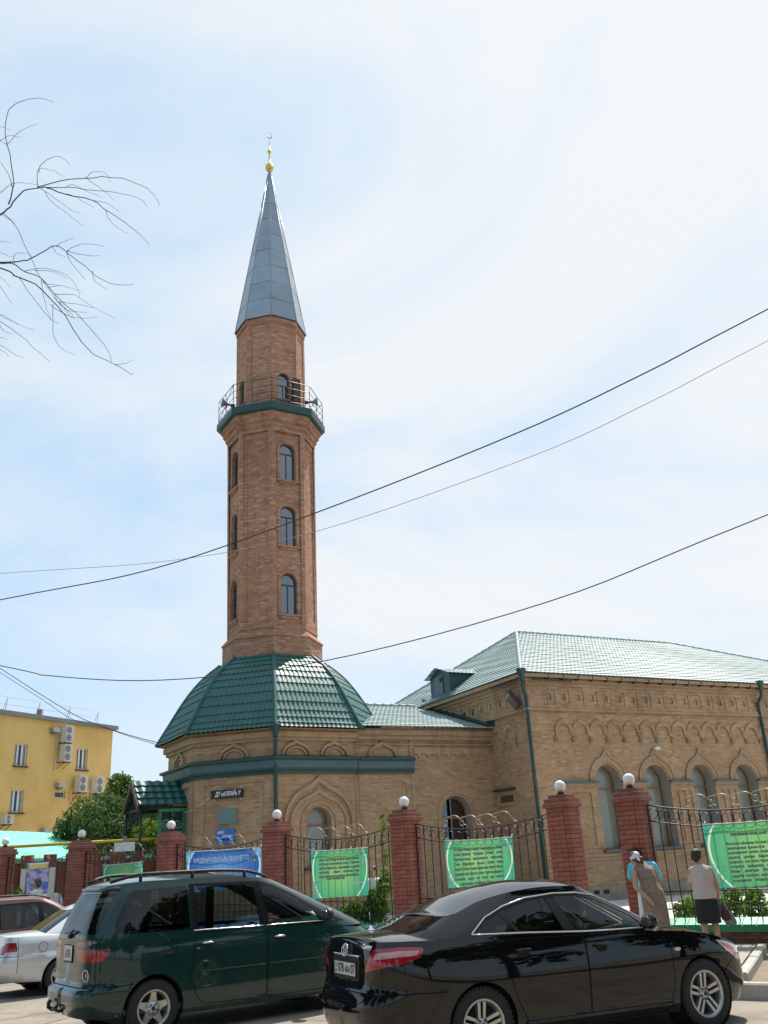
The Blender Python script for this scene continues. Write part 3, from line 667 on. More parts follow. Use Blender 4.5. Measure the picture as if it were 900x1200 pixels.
# roof
EZ, OV = 8.27, .45
RS, RT, RZ = 5.1, 7.3, 12.0
RE = 15.0
e0 = Q(-OV, -OV, EZ); e1 = Q(HL+OV, -OV, EZ); e2 = Q(HL+OV, HT+OV, EZ); e3 = Q(-OV, HT+OV, EZ)
r0 = Q(RS, RT, RZ); r1 = Q(RE, RT, RZ)
for nm, c in (('roof_slope', (e0, e1, r1, r0)), ('roof_slope', (e3, e0, r0, r0))):
    mb = MB(); tile_sheet(mb, c, row=.38, wave=.21, amp=.02, step=.03, sub=6, lip=.03); part(mb, nm, M['roof_pale'], hall, fix=False)
mb = MB(); mb.add([e1, e2, r1], [(0, 1, 2)]); mb.add([e2, e3, r0, r1], [(0, 1, 2, 3)])
mb.add([q-Vector((0, 0, .03)) for q in (e0, e1, e2, e3)], [(0, 1, 2, 3)]); part(mb, 'roof_slope', M['roof_pale'], hall)
def capline(root, a_, b_, r=.085, mat='roof_pale', name='ridge_cap', ln=.4):
    mb = MB(); d = b_-a_; n = max(1, int(d.length/ln))
    for k in range(n):
        p, q = a_+d*(k/n), a_+d*((k+1.06)/n)
        mb.tube([p+Vector((0, 0, .02)), q+Vector((0, 0, .02))], [r*1.08, r], 8)
    return part(mb, name, M[mat], root)
for a_, b_ in ((e0, r0), (r0, r1), (e3, r0), (r1, e1)): capline(hall, a_, b_)
fb = MB(); F1.rect(fb, -OV, HL+OV, EZ-.16, EZ-.02, .38, .42); F2.rect(fb, -OV, HT+OV, EZ-.16, EZ-.02, .38, .42); part(fb, 'fascia', M['trim'], hall)
sn = MB(); F1.rect(sn, 0.15, 2.0, EZ-.27, EZ-.22, .30, .36); F2.rect(sn, HT-1.9, HT-.1, EZ-.27, EZ-.22, .30, .36); part(sn, 'snow_bar', M['green_trim'], hall)
bk = MB()
for k in range(24): F1.rect(bk, .8+k*.72, .83+k*.72, EZ-.22, EZ-.05, .05, .44)
part(bk, 'gutter_bracket', M['darkgrey'], hall)
def downpipe(root, fr, u, ztop, zb, hop=True, kick=.42, r=.07):
    mb = MB()
    if hop:
        mb.lathe([(.0, -.02), (.08, 0), (.105, .14), (.17, .34), (.19, .36), (.19, .44), (.17, .44)], 10, Matrix.Translation(fr.p(u, ztop-.44, kick)))
        mb.tube([fr.p(u, ztop-.40, kick), fr.p(u, ztop-.62, kick-.03), fr.p(u, ztop-.95, .13), fr.p(u, ztop-1.3, .12), fr.p(u, zb, .12)], r, 8)
    else: mb.tube([fr.p(u, ztop, .12), fr.p(u, zb, .12)], r, 8)
    z = zb+.6
    while z < ztop-1.4:
        mb.tube([fr.p(u, z-.02, .12), fr.p(u, z+.02, .12)], r*1.25, 8); z += 1.9
    return part(mb, 'downpipe', M['green_trim'], root)
downpipe(hall, Fr(Q(0, 0, 0), A, (-B-A)), 0, EZ+.12, .25, kick=.6)
downpipe(hall, F1, 12.2, EZ+.12, .25)
# dormer on the hip end: ridge runs towards the main ridge
dz = RZ-EZ; dm = MB(); td = 6.35; hw = .85
def slope_z(s): return EZ+(s+OV)/(RS+OV)*dz
s0 = -.02; zf = slope_z(s0); zt = zf+.92; s1 = (zt-EZ)/dz*(RS+OV)-OV
pk = zt+.32; s2 = (pk-EZ)/dz*(RS+OV)-OV
for sg in (-1, 1):
    dm.add([Q(s0, td+sg*hw, zf-.05), Q(s0, td+sg*hw, zt), Q(s1, td+sg*hw, zt), ], [(0, 1, 2)])
dm.add([Q(s0, td-hw, zf-.05), Q(s0, td+hw, zf-.05), Q(s0, td+hw, zt), Q(s0, td, pk), Q(s0, td-hw, zt)], [(0, 1, 2, 3, 4)])
part(dm, 'dormer', M['green_trim'], hall)
dr = MB(); F_d = Fr(Q(s0, td, 0), -B, -A); F_d.rect(dr, -.45, .30, zf+.05, zt-.05, -.02, .035); part(dr, 'dormer_door', M['teal_trim'], hall)
dr = MB(); F_d.rect(dr, .05, .25, zt-.32, zt-.12, .0, .045); part(dr, 'dormer_opening', M['dark'], hall)
for sg in (-1, 1):
    mb = MB(); o1 = .16
    lo_f = Q(s0-.22, td+sg*(hw+o1), zt-o1*.38); lo_b = Q(s1+.0, td+sg*(hw+o1), zt-o1*.38); up_b = Q(s2+.05, td, pk); up_f = Q(s0-.22, td, pk)
    c = (lo_f, lo_b, up_b, up_f) if sg < 0 else (lo_b, lo_f, up_f, up_b)
    tile_sheet(mb, c, row=.36, wave=.2, amp=.02, step=.024, sub=5); part(mb, 'dormer_roof', M['roof_pale'], hall, fix=False)
ap = MB(); ap.add([Q(s0+.02, td-hw-.5, slope_z(s0+.02)+.07), Q(s0+.02, td+hw+.3, slope_z(s0)+.07), Q(-OV-.02, td+hw+.3, EZ+.06), Q(-OV-.02, td-hw-.9, EZ+.06)], [(0, 1, 2, 3)]); part(ap, 'dormer_apron', M['teal_trim'], hall)
# ================================================================== annex between hall and minaret base
annex = thing('link_building', Q(-3, 2.7, 0), 0, 'low brick link with tiled lean roof joining the hall to the domed tower', 'building')
AT = 2.726; AL = 6.25
F3 = Fr(Q(-AL, AT, 0), A, -B)             # u = s + AL
w2 = MB(); uc2 = AL-1.82; h2 = [arch(uc2, 1.30, 1.75, 3.42)]
F3.prism(w2, [(0, .5), (AL, .5), (AL, 6.45), (0, 6.45)], -.5, 0, h2, sides=False); part(w2, 'wall', M['wall'], annex); brick_field(annex, F3, .0, AL-.01, .56, 6.1, [(uc2, 1.30, 1.75, 3.42)], seed=3)
rv = MB()
for h in h2:
    for i in range(len(h)):
        a_, b_ = h[i], h[(i+1) % len(h)]; rv.add([F3.p(*a_, .002), F3.p(*b_, .002), F3.p(*b_, -.42), F3.p(*a_, -.42)], [(0, 1, 2, 3)])
part(rv, 'window_reveal', M['reveal'], annex)
make_window(annex, F3, uc2, 1.32, 1.75, 3.42, .36, M['wood'], .08, transom=3.3, blind=None, pane='pane_dark')
bl_ = MB(); F3.rect(bl_, uc2+.05, uc2+.55, 1.75, 3.9, -.55, -.53); part(bl_, 'curtain', M['blind'], annex)
ri = MB(); o_ = [(uc2+.85*math.cos(math.pi*k/16), 3.42+.85*math.sin(math.pi*k/16)) for k in range(17)]; i_ = [(uc2+.74*math.cos(math.pi*k/16), 3.42+.74*math.sin(math.pi*k/16)) for k in range(17)]
F3.prism(ri, [(uc2+.85, .5)]+o_+[(uc2-.85, .5), (uc2-.74, .5)]+i_[::-1]+[(uc2+.74, .5)], -.01, .05); part(ri, 'arch_band', M['trim'], annex)
pl = MB(); F3.rect(pl, 0, AL-.08, 0, .52, -.1, .07); part(pl, 'plinth', M['plinth'], annex)
co = MB()
for z0_, z1_, d in ((6.30, 6.48, .22), (6.14, 6.297, .13), (5.95, 6.0, .09), (6.48, 6.55, .16)): F3.rect(co, .02, AL-.01, z0_, z1_, -.01, d)
part(co, 'cornice', M['trim'], annex)
dn = MB(); k = 0; u = AL-3.55
while u+.34 < AL-.05:
    F3.prism(dn, [(u, 5.86), (u, 5.62), (u+.17, 5.62), (u+.17, 5.50), (u+.27, 5.50), (u+.27, 5.62), (u+.42, 5.62), (u+.42, 5.86)], -.01, .06); u += .425
part(dn, 'dentil_band', M['trim'], annex)
pr = MB(); F3.rect(pr, AL-3.74, AL-3.58, .5, 6.1, -.01, .05); F3.prism(pr, [(AL-5.9, 1.2), (AL-3.75, 1.2), (AL-3.75, 4.9), (AL-5.9, 4.9)], -.01, .03, [[(AL-5.2, 1.3), (AL-3.95, 1.3), (AL-3.95, 4.6), (AL-5.2, 4.6)]]); part(pr, 'pilaster', M['wall'], annex)
mb = MB(); tile_sheet(mb, (Q(-AL-.2, AT-.42, 6.58), Q(-.02, AT-.42, 6.58), Q(-.02, 8.1, 8.36), Q(-AL-.2, 8.1, 8.36)), row=.38, wave=.20, amp=.022, step=.03, sub=6); part(mb, 'roof_slope', M['roof_pale'], annex, fix=False)
capline(annex, Q(-AL, 8.1, 8.38), Q(-OV, 8.1, 8.38))
fl = MB(); d = Q(-.02, 8.1, 8.36)-Q(-.02, AT-.42, 6.58)
fl.add([Q(-.36, AT-.45, 6.68), Q(-.02, AT-.45, 6.74), Q(-.02, 8.1, 8.52), Q(-.36, 8.1, 8.46), Q(-.02, AT-.45, 6.98), Q(-.02, 8.1, 8.76), Q(-.36, AT-.45, 6.60)], [(0, 1, 2, 3), (1, 4, 5, 2), (0, 6, 1)]); part(fl, 'wall_flashing', M['green_trim'], annex)
# ================================================================== minaret with octagonal domed base
CEN = Vector((-4.879, 36.177, 0)); ROT = 0.063
mina = thing('minaret', CEN, 0, 'tall red brick minaret with grey metal spire on a green domed octagonal base', 'tower')
def octp(ap, k, z):                        # vertex k: between face k and k+1 (face 0 looks to the street, +1 to the right)
    r = ap/math.cos(R(22.5)); an = R(22.5+45*k)+ROT
    return CEN + A*(math.sin(an)*r) - B*(math.cos(an)*r) + Vector((0, 0, z))
def octf(k, ap):
    an = R(45*k)+ROT; n = -B*math.cos(an)+A*math.sin(an); u = A*math.cos(an)+B*math.sin(an)
    return Fr(CEN+n*ap, u, n), ap*math.tan(R(22.5))
def oct_band(mb, prof, faces=range(8)):
    """prof: list of (apothem, z); brick-mapped bands"""
    for k in faces:
        for (a0, z0), (a1, z1) in zip(prof, prof[1:]):
            v = [octp(a0, k-1, z0), octp(a0, k, z0), octp(a1, k, z1), octp(a1, k-1, z1)]
            h0, h1 = a0*.4142, a1*.4142; off = k*3.37; dz_ = math.hypot(a1-a0, z1-z0)
            mb.add(v, [(0, 1, 2, 3)], [[(off-h0, z0), (off+h0, z0), (off+h1, z0+dz_), (off-h1, z0+dz_)]])
WA = 3.72
for k in range(8):
    fr, hw_ = octf(k, WA); mb = MB(); hs = []
    if k == 0: hs = [arch(.1, .98, 1.80, 3.28)]
    fr.prism(mb, [(-hw_, .5), (hw_, .5), (hw_, 6.2), (-hw_, 6.2)], -.5, 0, hs, sides=False)
    part(mb, 'base_wall', M['wall'], mina)
    if k in (0, 7, 6): brick_field(mina, fr, -hw_, hw_-(.0 if k else .02), .56, 6.0, [(.1, .98, 1.80, 3.28)] if k == 0 else [], seed=4+k)
    if k == 0:
        rv = MB(); h = hs[0]
        for i in range(len(h)):
            a_, b_ = h[i], h[(i+1) % len(h)]; rv.add([fr.p(*a_, .002), fr.p(*b_, .002), fr.p(*b_, -.40), fr.p(*a_, -.40)], [(0, 1, 2, 3)])
        part(rv, 'window_reveal', M['reveal'], mina)
        make_window(mina, fr, .1, 1.0, 1.80, 3.28, .34, M['wood'], .07, transom=3.18, blind=3.6, pane='pane')
        sl_ = MB(); fr.rect(sl_, -.5, .7, 1.70, 1.80, -.02, .16); part(sl_, 'window_sill', M['green_trim'], mina)
        def half(r, n=18, z=3.25): return [(.1+r*math.cos(math.pi*j/n), z+r*math.sin(math.pi*j/n)) for j in range(n+1)]
        for ro, ri, d in ((.72, .62, .06),):
            rg = MB(); fr.prism(rg, [(.1+ro, 1.0)]+half(ro)+[(.1-ro, 1.0), (.1-ri, 1.0)]+half(ri)[::-1]+[(.1+ri, 1.0)], -.01, d); part(rg, 'arch_band', M['trim'], mina)
        rib(fr, .1, 1.36, 3.25, 4.82, mina, w=.10, d=.10, foot=1.0); rib(fr, .1, 1.12, 3.25, 4.42, mina, w=.09, d=.075, foot=1.0)
    else:
        pn = MB(); fr.prism(pn, [(-hw_+.02, .6), (hw_-.02, .6), (hw_-.02, 4.93), (-hw_+.02, 4.93)], -.01, .045, [[(-hw_+.42, .8), (hw_-.42, .8), (hw_-.42, 4.68), (-hw_+.42, 4.68)]]); part(pn, 'wall_panel', M['wall'], mina)
    # small keel reliefs over the cornice
    for c in ((-.75, .75) if k == 0 else (0,) if k != -1 % 8 else (0,)):
        rib(fr, c, .56, 5.54, 6.08, mina, w=.07, d=.10); rl = MB(); fr.prism(rl, [(c+.40*math.cos(math.pi*j/10), 5.54+.30*math.sin(math.pi*j/10)) for j in range(11)]+[(c-.34, 5.54)]+[(c-.34*math.cos(math.pi*j/10), 5.54+.24*math.sin(math.pi*j/10)) for j in range(1, 10)]+[(c+.34, 5.54)], -.01, .07); part(rl, 'keel_relief', M['trim'], mina)
rl = MB()                                   # the relief over the flat wall right of the octagon
rib(F3, AL-4.9, .60, 5.54, 6.08, annex, w=.07, d=.10)
mb = MB(); oct_band(mb, [(WA, 6.02), (WA+.10, 6.04), (WA+.10, 6.14), (WA+.2, 6.16), (WA+.2, 6.34), (WA+.12, 6.36), (WA+.12, 6.44)]); part(mb, 'cornice', M['trim'], mina)
def cornice_band(prof, name, mat):
    mb = MB(); 
    for k in range(8): 
        for (a0, z0), (a1, z1) in zip(prof, prof[1:]): mb.add([octp(a0, k-1, z0), octp(a0, k, z0), octp(a1, k, z1), octp(a1, k-1, z1)], [(0, 1, 2, 3)])
    part(mb, name, mat, mina)
    mb = MB(); x1 = AL-3.62                 # carried straight on along the flat wall
    for (a0, z0), (a1, z1) in zip(prof, prof[1:]):
        d0, d1 = a0-WA, a1-WA
        mb.add([F3.p(-.1, z0, d0), F3.p(x1, z0, d0), F3.p(x1, z1, d1), F3.p(-.1, z1, d1)], [(0, 1, 2, 3)])
    mb.add([F3.p(x1, z, a-WA) for a, z in prof], [tuple(range(len(prof)))])
    part(mb, name, mat, annex)
cornice_band([(WA-.02, 4.90), (WA+.10, 4.90), (WA+.12, 5.00), (WA+.17, 5.02), (WA+.18, 5.08)], 'lower_ledge', M['green_trim'])
cornice_band([(WA+.15, 5.08), (WA+.16, 5.12), (WA+.19, 5.34), (WA+.21, 5.36)], 'band_sheet', M['teal_trim'])
cornice_band([(WA+.20, 5.36), (WA+.30, 5.38), (WA+.31, 5.46), (WA-.02, 5.54)], 'upper_ledge', M['green_trim'])
pl = MB(); oct_band(pl, [(WA+.07, 0), (WA+.07, .5), (WA, .53)]); part(pl, 'plinth', M['plinth'], mina)
# dome: eight curved tiled faces
DP = [(4.16, 6.44), (3.80, 7.08), (3.18, 8.18), (2.58, 8.98), (1.92, 9.56)]
def dome_ap(t):                             # smooth profile
    x = t*(len(DP)-1); i = min(int(x), len(DP)-2); f = x-i
    P = [np.array(DP[max(0, i-1)]), np.array(DP[i]), np.array(DP[i+1]), np.array(DP[min(len(DP)-1, i+2)])]
    q = 0.5*((2*P[1])+(-P[0]+P[2])*f+(2*P[0]-5*P[1]+4*P[2]-P[3])*f*f+(-P[0]+3*P[1]-3*P[2]+P[3])*f**3); return q
DR = 12
for k in range(8):
    mb = MB(); vs = []; fs = []; nc = 19*6; c = nc+1; an = R(45*k)+ROT; nh = -B*math.cos(an)+A*math.sin(an); u_ = A*math.cos(an)+B*math.sin(an)
    for i in range(DR):
        for strip in (((0.0, -.15), (0.0, 1.0)), ((0.0, 1.0), (.5, .5), (1.18, -.12))):
            b0 = len(vs)
            for t_, h in strip:
                t = min(1, (i+t_)/DR); ap_, z = dome_ap(t); q = dome_ap(min(1, t+.02))-dome_ap(max(0, t-.02)); q /= np.linalg.norm(q)
                nn = nh*q[1]+Vector((0, 0, -q[0])); sl = nh*q[0]+Vector((0, 0, q[1])); hw_ = ap_*.4142
                for j in range(nc+1):
                    x = -hw_+2*hw_*j/nc; w = .5+.5*math.cos(2*math.pi*x/.185)
                    vs.append(CEN+nh*ap_+u_*x+Vector((0, 0, z))+nn*(.026*h+.024*w+.006*math.sin(x*2.3+k*1.9+t*7))+sl*(.055*(1-w) if t_ == 0 else 0))
            for q_ in range(len(strip)-1):
                for j in range(nc): fs.append((b0+q_*c+j, b0+q_*c+j+1, b0+(q_+1)*c+j+1, b0+(q_+1)*c+j))
    mb.add(vs, fs, None, True); part(mb, 'dome_panel', M['green_roof'], mina, fix=False)
    mb = MB(); n = 14; mb.tube([octp(dome_ap(i/n)[0]+.015, k, dome_ap(i/n)[1]+.01) for i in range(n+1)], .075, 10)
    part(mb, 'dome_ridge', M['green_roof'], mina)
mb = MB(); mb.add([octp(4.12, k, 6.43) for k in range(8)], [tuple(range(8))]); part(mb, 'eave_soffit', M['trim'], mina)
dpf = Fr(octp(WA, -1, 0), A, (octp(WA, -1, 0)-CEN).normalized()); downpipe(mina, dpf, 0, 6.55, .2, kick=.42)
# shaft
SA0, SA1 = 1.66, 1.74
def shaft_ap(z): return SA0+(SA1-SA0)*(z-10.6)/(19.4-10.6)
SH = [(1.88, 9.3), (1.88, 10.30)]
mb = MB(); oct_band(mb, SH); part(mb, 'shaft_base', M['tower'], mina)
mb = MB(); oct_band(mb, [(1.88, 10.30), (1.92, 10.30), (1.92, 10.36), (1.67, 10.66)]); part(mb, 'sloping_brick_course', M['tower'], mina)
TW = [(.0, 11.28, 12.62, .70, .36), (.0, 14.17, 15.58, .70, .38), (.0, 17.12, 18.48, .70, .37)]
for k in range(8):
    fr, hw_ = octf(k, SA0+.03); hs = [arch(0, w, z0, zs) for _, z0, zs, w, _ in TW] if k % 2 == 0 else []
    mb = MB(); hb_, ht_ = SA0*.4142, SA1*.4142
    poly = [(-hb_, 10.6), (hb_, 10.6), (ht_, 19.5), (-ht_, 19.5)]
    fr.prism(mb, poly, -.3, 0, hs, sides=False); part(mb, 'shaft_face', M['tower'], mina)
    if hs:
        rv = MB()
        for h in hs:
            for i in range(len(h)):
                a_, b_ = h[i], h[(i+1) % len(h)]; rv.add([fr.p(*a_, .002), fr.p(*b_, .002), fr.p(*b_, -.16), fr.p(*a_, -.16)], [(0, 1, 2, 3)], [[(a_[0], a_[1]), (b_[0], b_[1]), (b_[0]+.16, b_[1]), (a_[0]+.16, a_[1])]])
        part(rv, 'window_reveal', M['tower'], mina)
        for _, z0, zs, w, _ in TW:
            make_window(mina, fr, 0, w+.01, z0, zs, .13, M['frame_green'], .05, transom=zs-.12, mull=True, pane='pane_sky')
            sl_ = MB(); fr.rect(sl_, -.52, .52, z0-.11, z0-.03, -.01, .10); fr.rect(sl_, -.38, .38, z0-.2, z0-.113, -.01, .055); part(sl_, 'window_sill', M['tower'], mina)
            rg = MB(); r1_, r2_ = w/2+.015, w/2+.13; n = 12
            fr.prism(rg, [(r2_, z0-.02), ]+[(r2_*math.cos(math.pi*j/n), zs+r2_*math.sin(math.pi*j/n)) for j in range(n+1)]+[(-r2_, z0-.02), (-r1_, z0-.02)]+[(-r1_*math.cos(math.pi*j/n), zs+r1_*math.sin(math.pi*j/n)) for j in range(n+1)]+[(r1_, z0-.02)], -.01, .028); part(rg, 'arch_band', M['tower'], mina)
    else:
        pn = MB(); fr.prism(pn, [(-hb_, 10.7), (hb_, 10.7), (ht_, 19.3), (-ht_, 19.3)], -.01, .035, [[(-hb_+.26, 11.2), (hb_-.26, 11.2), (ht_-.28, 19.0), (-ht_+.28, 19.0)]]); part(pn, 'shaft_panel', M['tower'], mina)
    qn = MB()                                # corner quoins: every few courses proud
    part(MB().add([octp(SA0+.05, k, 10.65), octp(SA1+.05, k, 19.35), octp(SA1+.05, k, 19.35)+(octp(SA1+.05, k-1, 19.35)-octp(SA1+.05, k, 19.35)).normalized()*.17, octp(SA0+.05, k, 10.65)+(octp(SA0, k-1, 10.65)-octp(SA0, k, 10.65)).normalized()*.17,
        octp(SA1+.05, k, 19.35)+(octp(SA1, k+1, 19.35)-octp(SA1, k, 19.35)).normalized()*.17, octp(SA0+.05, k, 10.65)+(octp(SA0, k+1, 10.65)-octp(SA0, k, 10.65)).normalized()*.17],
        [(0, 1, 2, 3), (0, 5, 4, 1)], [[(0, 10.65), (0, 19.35), (.17, 19.35), (.17, 10.65)], [(0, 10.65), (-.17, 10.65), (-.17, 19.35), (0, 19.35)]]), 'corner_strip', M['tower'], mina)
# stepped corbel under the balcony
mb = MB(); oct_band(mb, [(1.77, 19.3), (1.80, 19.32), (1.80, 19.52), (1.88, 19.55), (1.88, 19.72), (1.98, 19.76), (1.98, 19.92), (2.06, 19.95), (2.06, 20.14)]); part(mb, 'corbel_courses', M['tower'], mina)
mb = MB()
def octring(mb, prof):
    for k in range(8):
        for (a0, z0), (a1, z1) in zip(prof, prof[1:]): mb.add([octp(a0, k-1, z0), octp(a0, k, z0), octp(a1, k, z1), octp(a1, k-1, z1)], [(0, 1, 2, 3)])
octring(mb, [(1.9, 20.13), (2.20, 20.13), (2.24, 20.17), (2.24, 20.46), (2.18, 20.50), (1.3, 20.52)]); part(mb, 'balcony_slab', M['green_trim'], mina)
RA = 2.16
for k in range(8):
    for f in (0, .5):
        a_ = octp(RA, k, 20.5).lerp(octp(RA, k+1, 20.5), f); 
        mb = MB(); mb.tube([a_, a_+Vector((0, 0, 1.12))], .016, 5); part(mb, 'railing_post', M['green_trim'], mina)
    for h in (.12, .45, .78, 1.12):
        mb = MB(); mb.tube([octp(RA, k, 20.5+h), octp(RA, k+1, 20.5+h)], .016 if h > 1 else .011, 5); part(mb, 'railing_bar', M['green_trim'], mina)
    if k in (0, -3 % 8):
        mb = MB(); mb.tube([octp(RA, k, 20.6), octp(RA, k+1, 21.6)], .012, 5); part(mb, 'railing_brace', M['green_trim'], mina)
# upper drum
UA = 1.43
for k in range(8):
    fr, hw_ = octf(k, UA); hs = [arch(0, .56, 21.15, 22.15)] if k % 2 == 0 else []
    mb = MB(); fr.prism(mb, [(-hw_, 20.5), (hw_, 20.5), (hw_, 25.5), (-hw_, 25.5)], -.3, 0, hs, sides=False); part(mb, 'drum_face', M['tower'], mina)
    if hs:
        rv = MB(); h = hs[0]
        for i in range(len(h)):
            a_, b_ = h[i], h[(i+1) % len(h)]; rv.add([fr.p(*a_, .002), fr.p(*b_, .002), fr.p(*b_, -.16), fr.p(*a_, -.16)], [(0, 1, 2, 3)], [[(a_[0], a_[1]), (b_[0], b_[1]), (b_[0]+.16, b_[1]), (a_[0]+.16, a_[1])]])
        part(rv, 'window_reveal', M['tower'], mina)
        make_window(mina, fr, 0, .57, 21.15, 22.15, .12, M['frame_green'], .045, transom=21.85, mull=True, pane='pane_sky')
        sl_ = MB(); fr.rect(sl_, -.42, .42, 21.04, 21.12, -.01, .08); part(sl_, 'window_sill', M['tower'], mina)
    else:
        pn = MB(); fr.prism(pn, [(-hw_+.01, 20.52), (hw_-.01, 20.52), (hw_-.01, 25.2), (-hw_+.01, 25.2)], -.01, .03, [[(-hw_+.22, 21.3), (hw_-.22, 21.3), (hw_-.22, 24.95), (-hw_+.22, 24.95)]]); part(pn, 'drum_panel', M['tower'], mina)
mb = MB(); oct_band(mb, [(1.45, 25.05), (1.48, 25.07), (1.48, 25.3)]); part(mb, 'drum_cornice', M['tower'], mina)
# small grey box on the balcony
fr, hw_ = octf(0, UA); mb = MB(); fr.rect(mb, .34, .66, 20.5, 22.1, .04, .34, back=True); o = part(mb, 'balcony_cabinet', M['rust'], mina)
# spire: sheets in eight courses per face
SB, ST, SZ0, SZ1 = 1.53, .07, 25.28, 34.75
NR = 9; zz = [SZ0+(SZ1-SZ0)*(i/NR) for i in range(NR+1)]
for k in range(8):
    fr, _ = octf(k, 0)
    for i in range(NR):
        a0 = SB+(ST-SB)*i/NR; a1 = SB+(ST-SB)*(i+1)/NR; g = .012
        e = .012 if i % 2 else .0
        v = [octp(a0, k-1, zz[i]+.01), octp(a0, k, zz[i]+.01), octp(a1, k, zz[i+1]), octp(a1, k-1, zz[i+1])]
        n_ = fr.n*.98+Vector((0, 0, .15)); d = n_*(.016 if (i+k) % 2 else .008)
        m_ = sum(v, Vector())/4
        v2 = [m_+(q-m_)*.985+d for q in v]
        mb = MB(); mb.add(v2+[q-n_*.02 for q in v], [(0, 1, 2, 3), (0, 4, 5, 1), (1, 5, 6, 2), (2, 6, 7, 3), (3, 7, 4, 0)]); part(mb, 'spire_sheet', M['spire'], mina)
    mb = MB(); mb.tube([octp(SB+.01, k, SZ0-.02), octp(ST+.02, k, SZ1)], [.026, .018], 5); part(mb, 'spire_seam', M['spire'], mina)
mb = MB(); octring(mb, [(1.0, 25.29), (SB+.02, SZ0), (SB-.0, SZ0+.05)]); part(mb, 'spire_eave', M['darkgrey'], mina)
mb = MB(); mb.lathe([(.10, 34.6), (.12, 34.75), (.07, 34.95), (.10, 35.05)], 12, Matrix.Translation(CEN)); part(mb, 'spire_tip', M['spire'], mina)
fin = MB(); T_ = Matrix.Translation(CEN)
fin.lathe([(.0, 35.0), (.10, 35.02), (.19, 35.14), (.215, 35.27), (.19, 35.40), (.09, 35.5), (.05, 35.56), (.035, 36.15), (.04, 36.2), (.085, 36.25), (.10, 36.33), (.08, 36.41), (.03, 36.47), (.02, 36.9), (.012, 37.2), (.0, 37.22)], 14, T_)
fo = part(fin, 'finial', M['gold'], mina)
cr_ = MB(); pts = []
for j in range(0):
    a_ = R(-60+ 300*j/14 - 90); pts.append(CEN+A*(.16*math.cos(a_)*.35)+B*(.16*math.cos(a_)*.9)*0+A*(.16*math.cos(a_))*0.0+Vector((0, 0, 37.42+.2*math.sin(a_)))+A*(.15*math.cos(a_)))
pts = [CEN+A*(.15*math.cos(R(-200+300*j/14)))+Vector((0, 0, 37.40+.17*math.sin(R(-200+300*j/14)))) for j in range(15)]; cr_.tube(pts, [.008+.02*math.sin(math.pi*j/14) for j in range(15)], 6); co_ = cr_.build('crescent', M['steel'], fo)
mb = MB(); mb.tube([CEN+Vector((.55, -.35, 31.6)), CEN+Vector((.62, -.40, 31.6))], .03, 6); part(mb, 'spire_hook', M['steel'], mina)
# ------------------------------------------------------------------ horn loudspeakers on the balcony rail
for (k, f, lab, sg) in ((-3, .55, 'grey horn loudspeaker tied to the left of the minaret balcony rail', -1), (0, .25, 'grey horn loudspeaker tied to the right of the minaret balcony rail', 1)):
    p = octp(RA, k, 21.05).lerp(octp(RA, k+1, 21.05), f)
    h = thing('horn_loudspeaker', p, 0, lab, 'loudspeaker', 'loudspeakers on the minaret balcony')
    d = (p-CEN); d.z = 0; d.normalize(); d = (d*.5+A*sg*.8+Vector((0, 0, .1))).normalized(); q = d.to_track_quat('Z', 'Y').to_matrix().to_4x4()
    mb = MB(); mb.lathe([(.035, -.2), (.05, -.1), (.07, .02), (.12, .12), (.21, .2), (.215, .2), (.12, .1), (.03, .0)], 12, q); mb.build('horn', M['grey'], h)
    mb = MB(); mb.lathe([(0, -.36), (.08, -.36), (.085, -.2), (.03, -.19)], 10, q); mb.build('driver', M['darkgrey'], h)
    mb = MB(); mb.tube([Vector((0, 0, -.2)), Vector((0, 0, 0))], .02, 5); mb.build('bracket', M['darkgrey'], h)
# floodlight on the hall corner
fp = F2.p(HT-.42, 7.35, .35); flo = thing('floodlight', fp, 0, 'dark floodlight fixed high on the hall corner beside the drainpipe', 'floodlight')
q = Matrix.Rotation(math.atan2(-A.y, -A.x), 4, 'Z') @ Matrix.Rotation(R(28), 4, 'Y') @ Matrix.Rotation(R(18), 4, 'X')
mb = MB(); mb.box(-.09, .07, -.2, .2, -.34, .34, q); mb.build('casing', M['darkgrey'], flo)
mb = MB(); mb.box(.071, .078, -.17, .17, -.30, .30, q); mb.build('lens', M['smoke_lens'], flo)
mb = MB(); mb.tube([Vector((0, 0, 0)), F2.n*-.36+Vector((0, 0, -.05))], .03, 6); mb.build('bracket', M['darkgrey'], flo)
# small white camera under the arcade
cp = F1.p(6.0, 5.52, .12); cam_ = thing('wall_lamp', cp, 0, 'small white fitting on the hall wall above the second arched window', 'light')
mb = MB(); mb.box(-.14, .14, -.05, .05, -.06, .05, Matrix.Rotation(math.atan2(A.y, A.x), 4, 'Z')); mb.build('casing', M['offwhite'], cam_)
mb = MB(); mb.tube([Vector((0, 0, 0)), B*.12+Vector((0, 0, -.1))], .02, 5); mb.build('bracket', M['offwhite'], cam_)
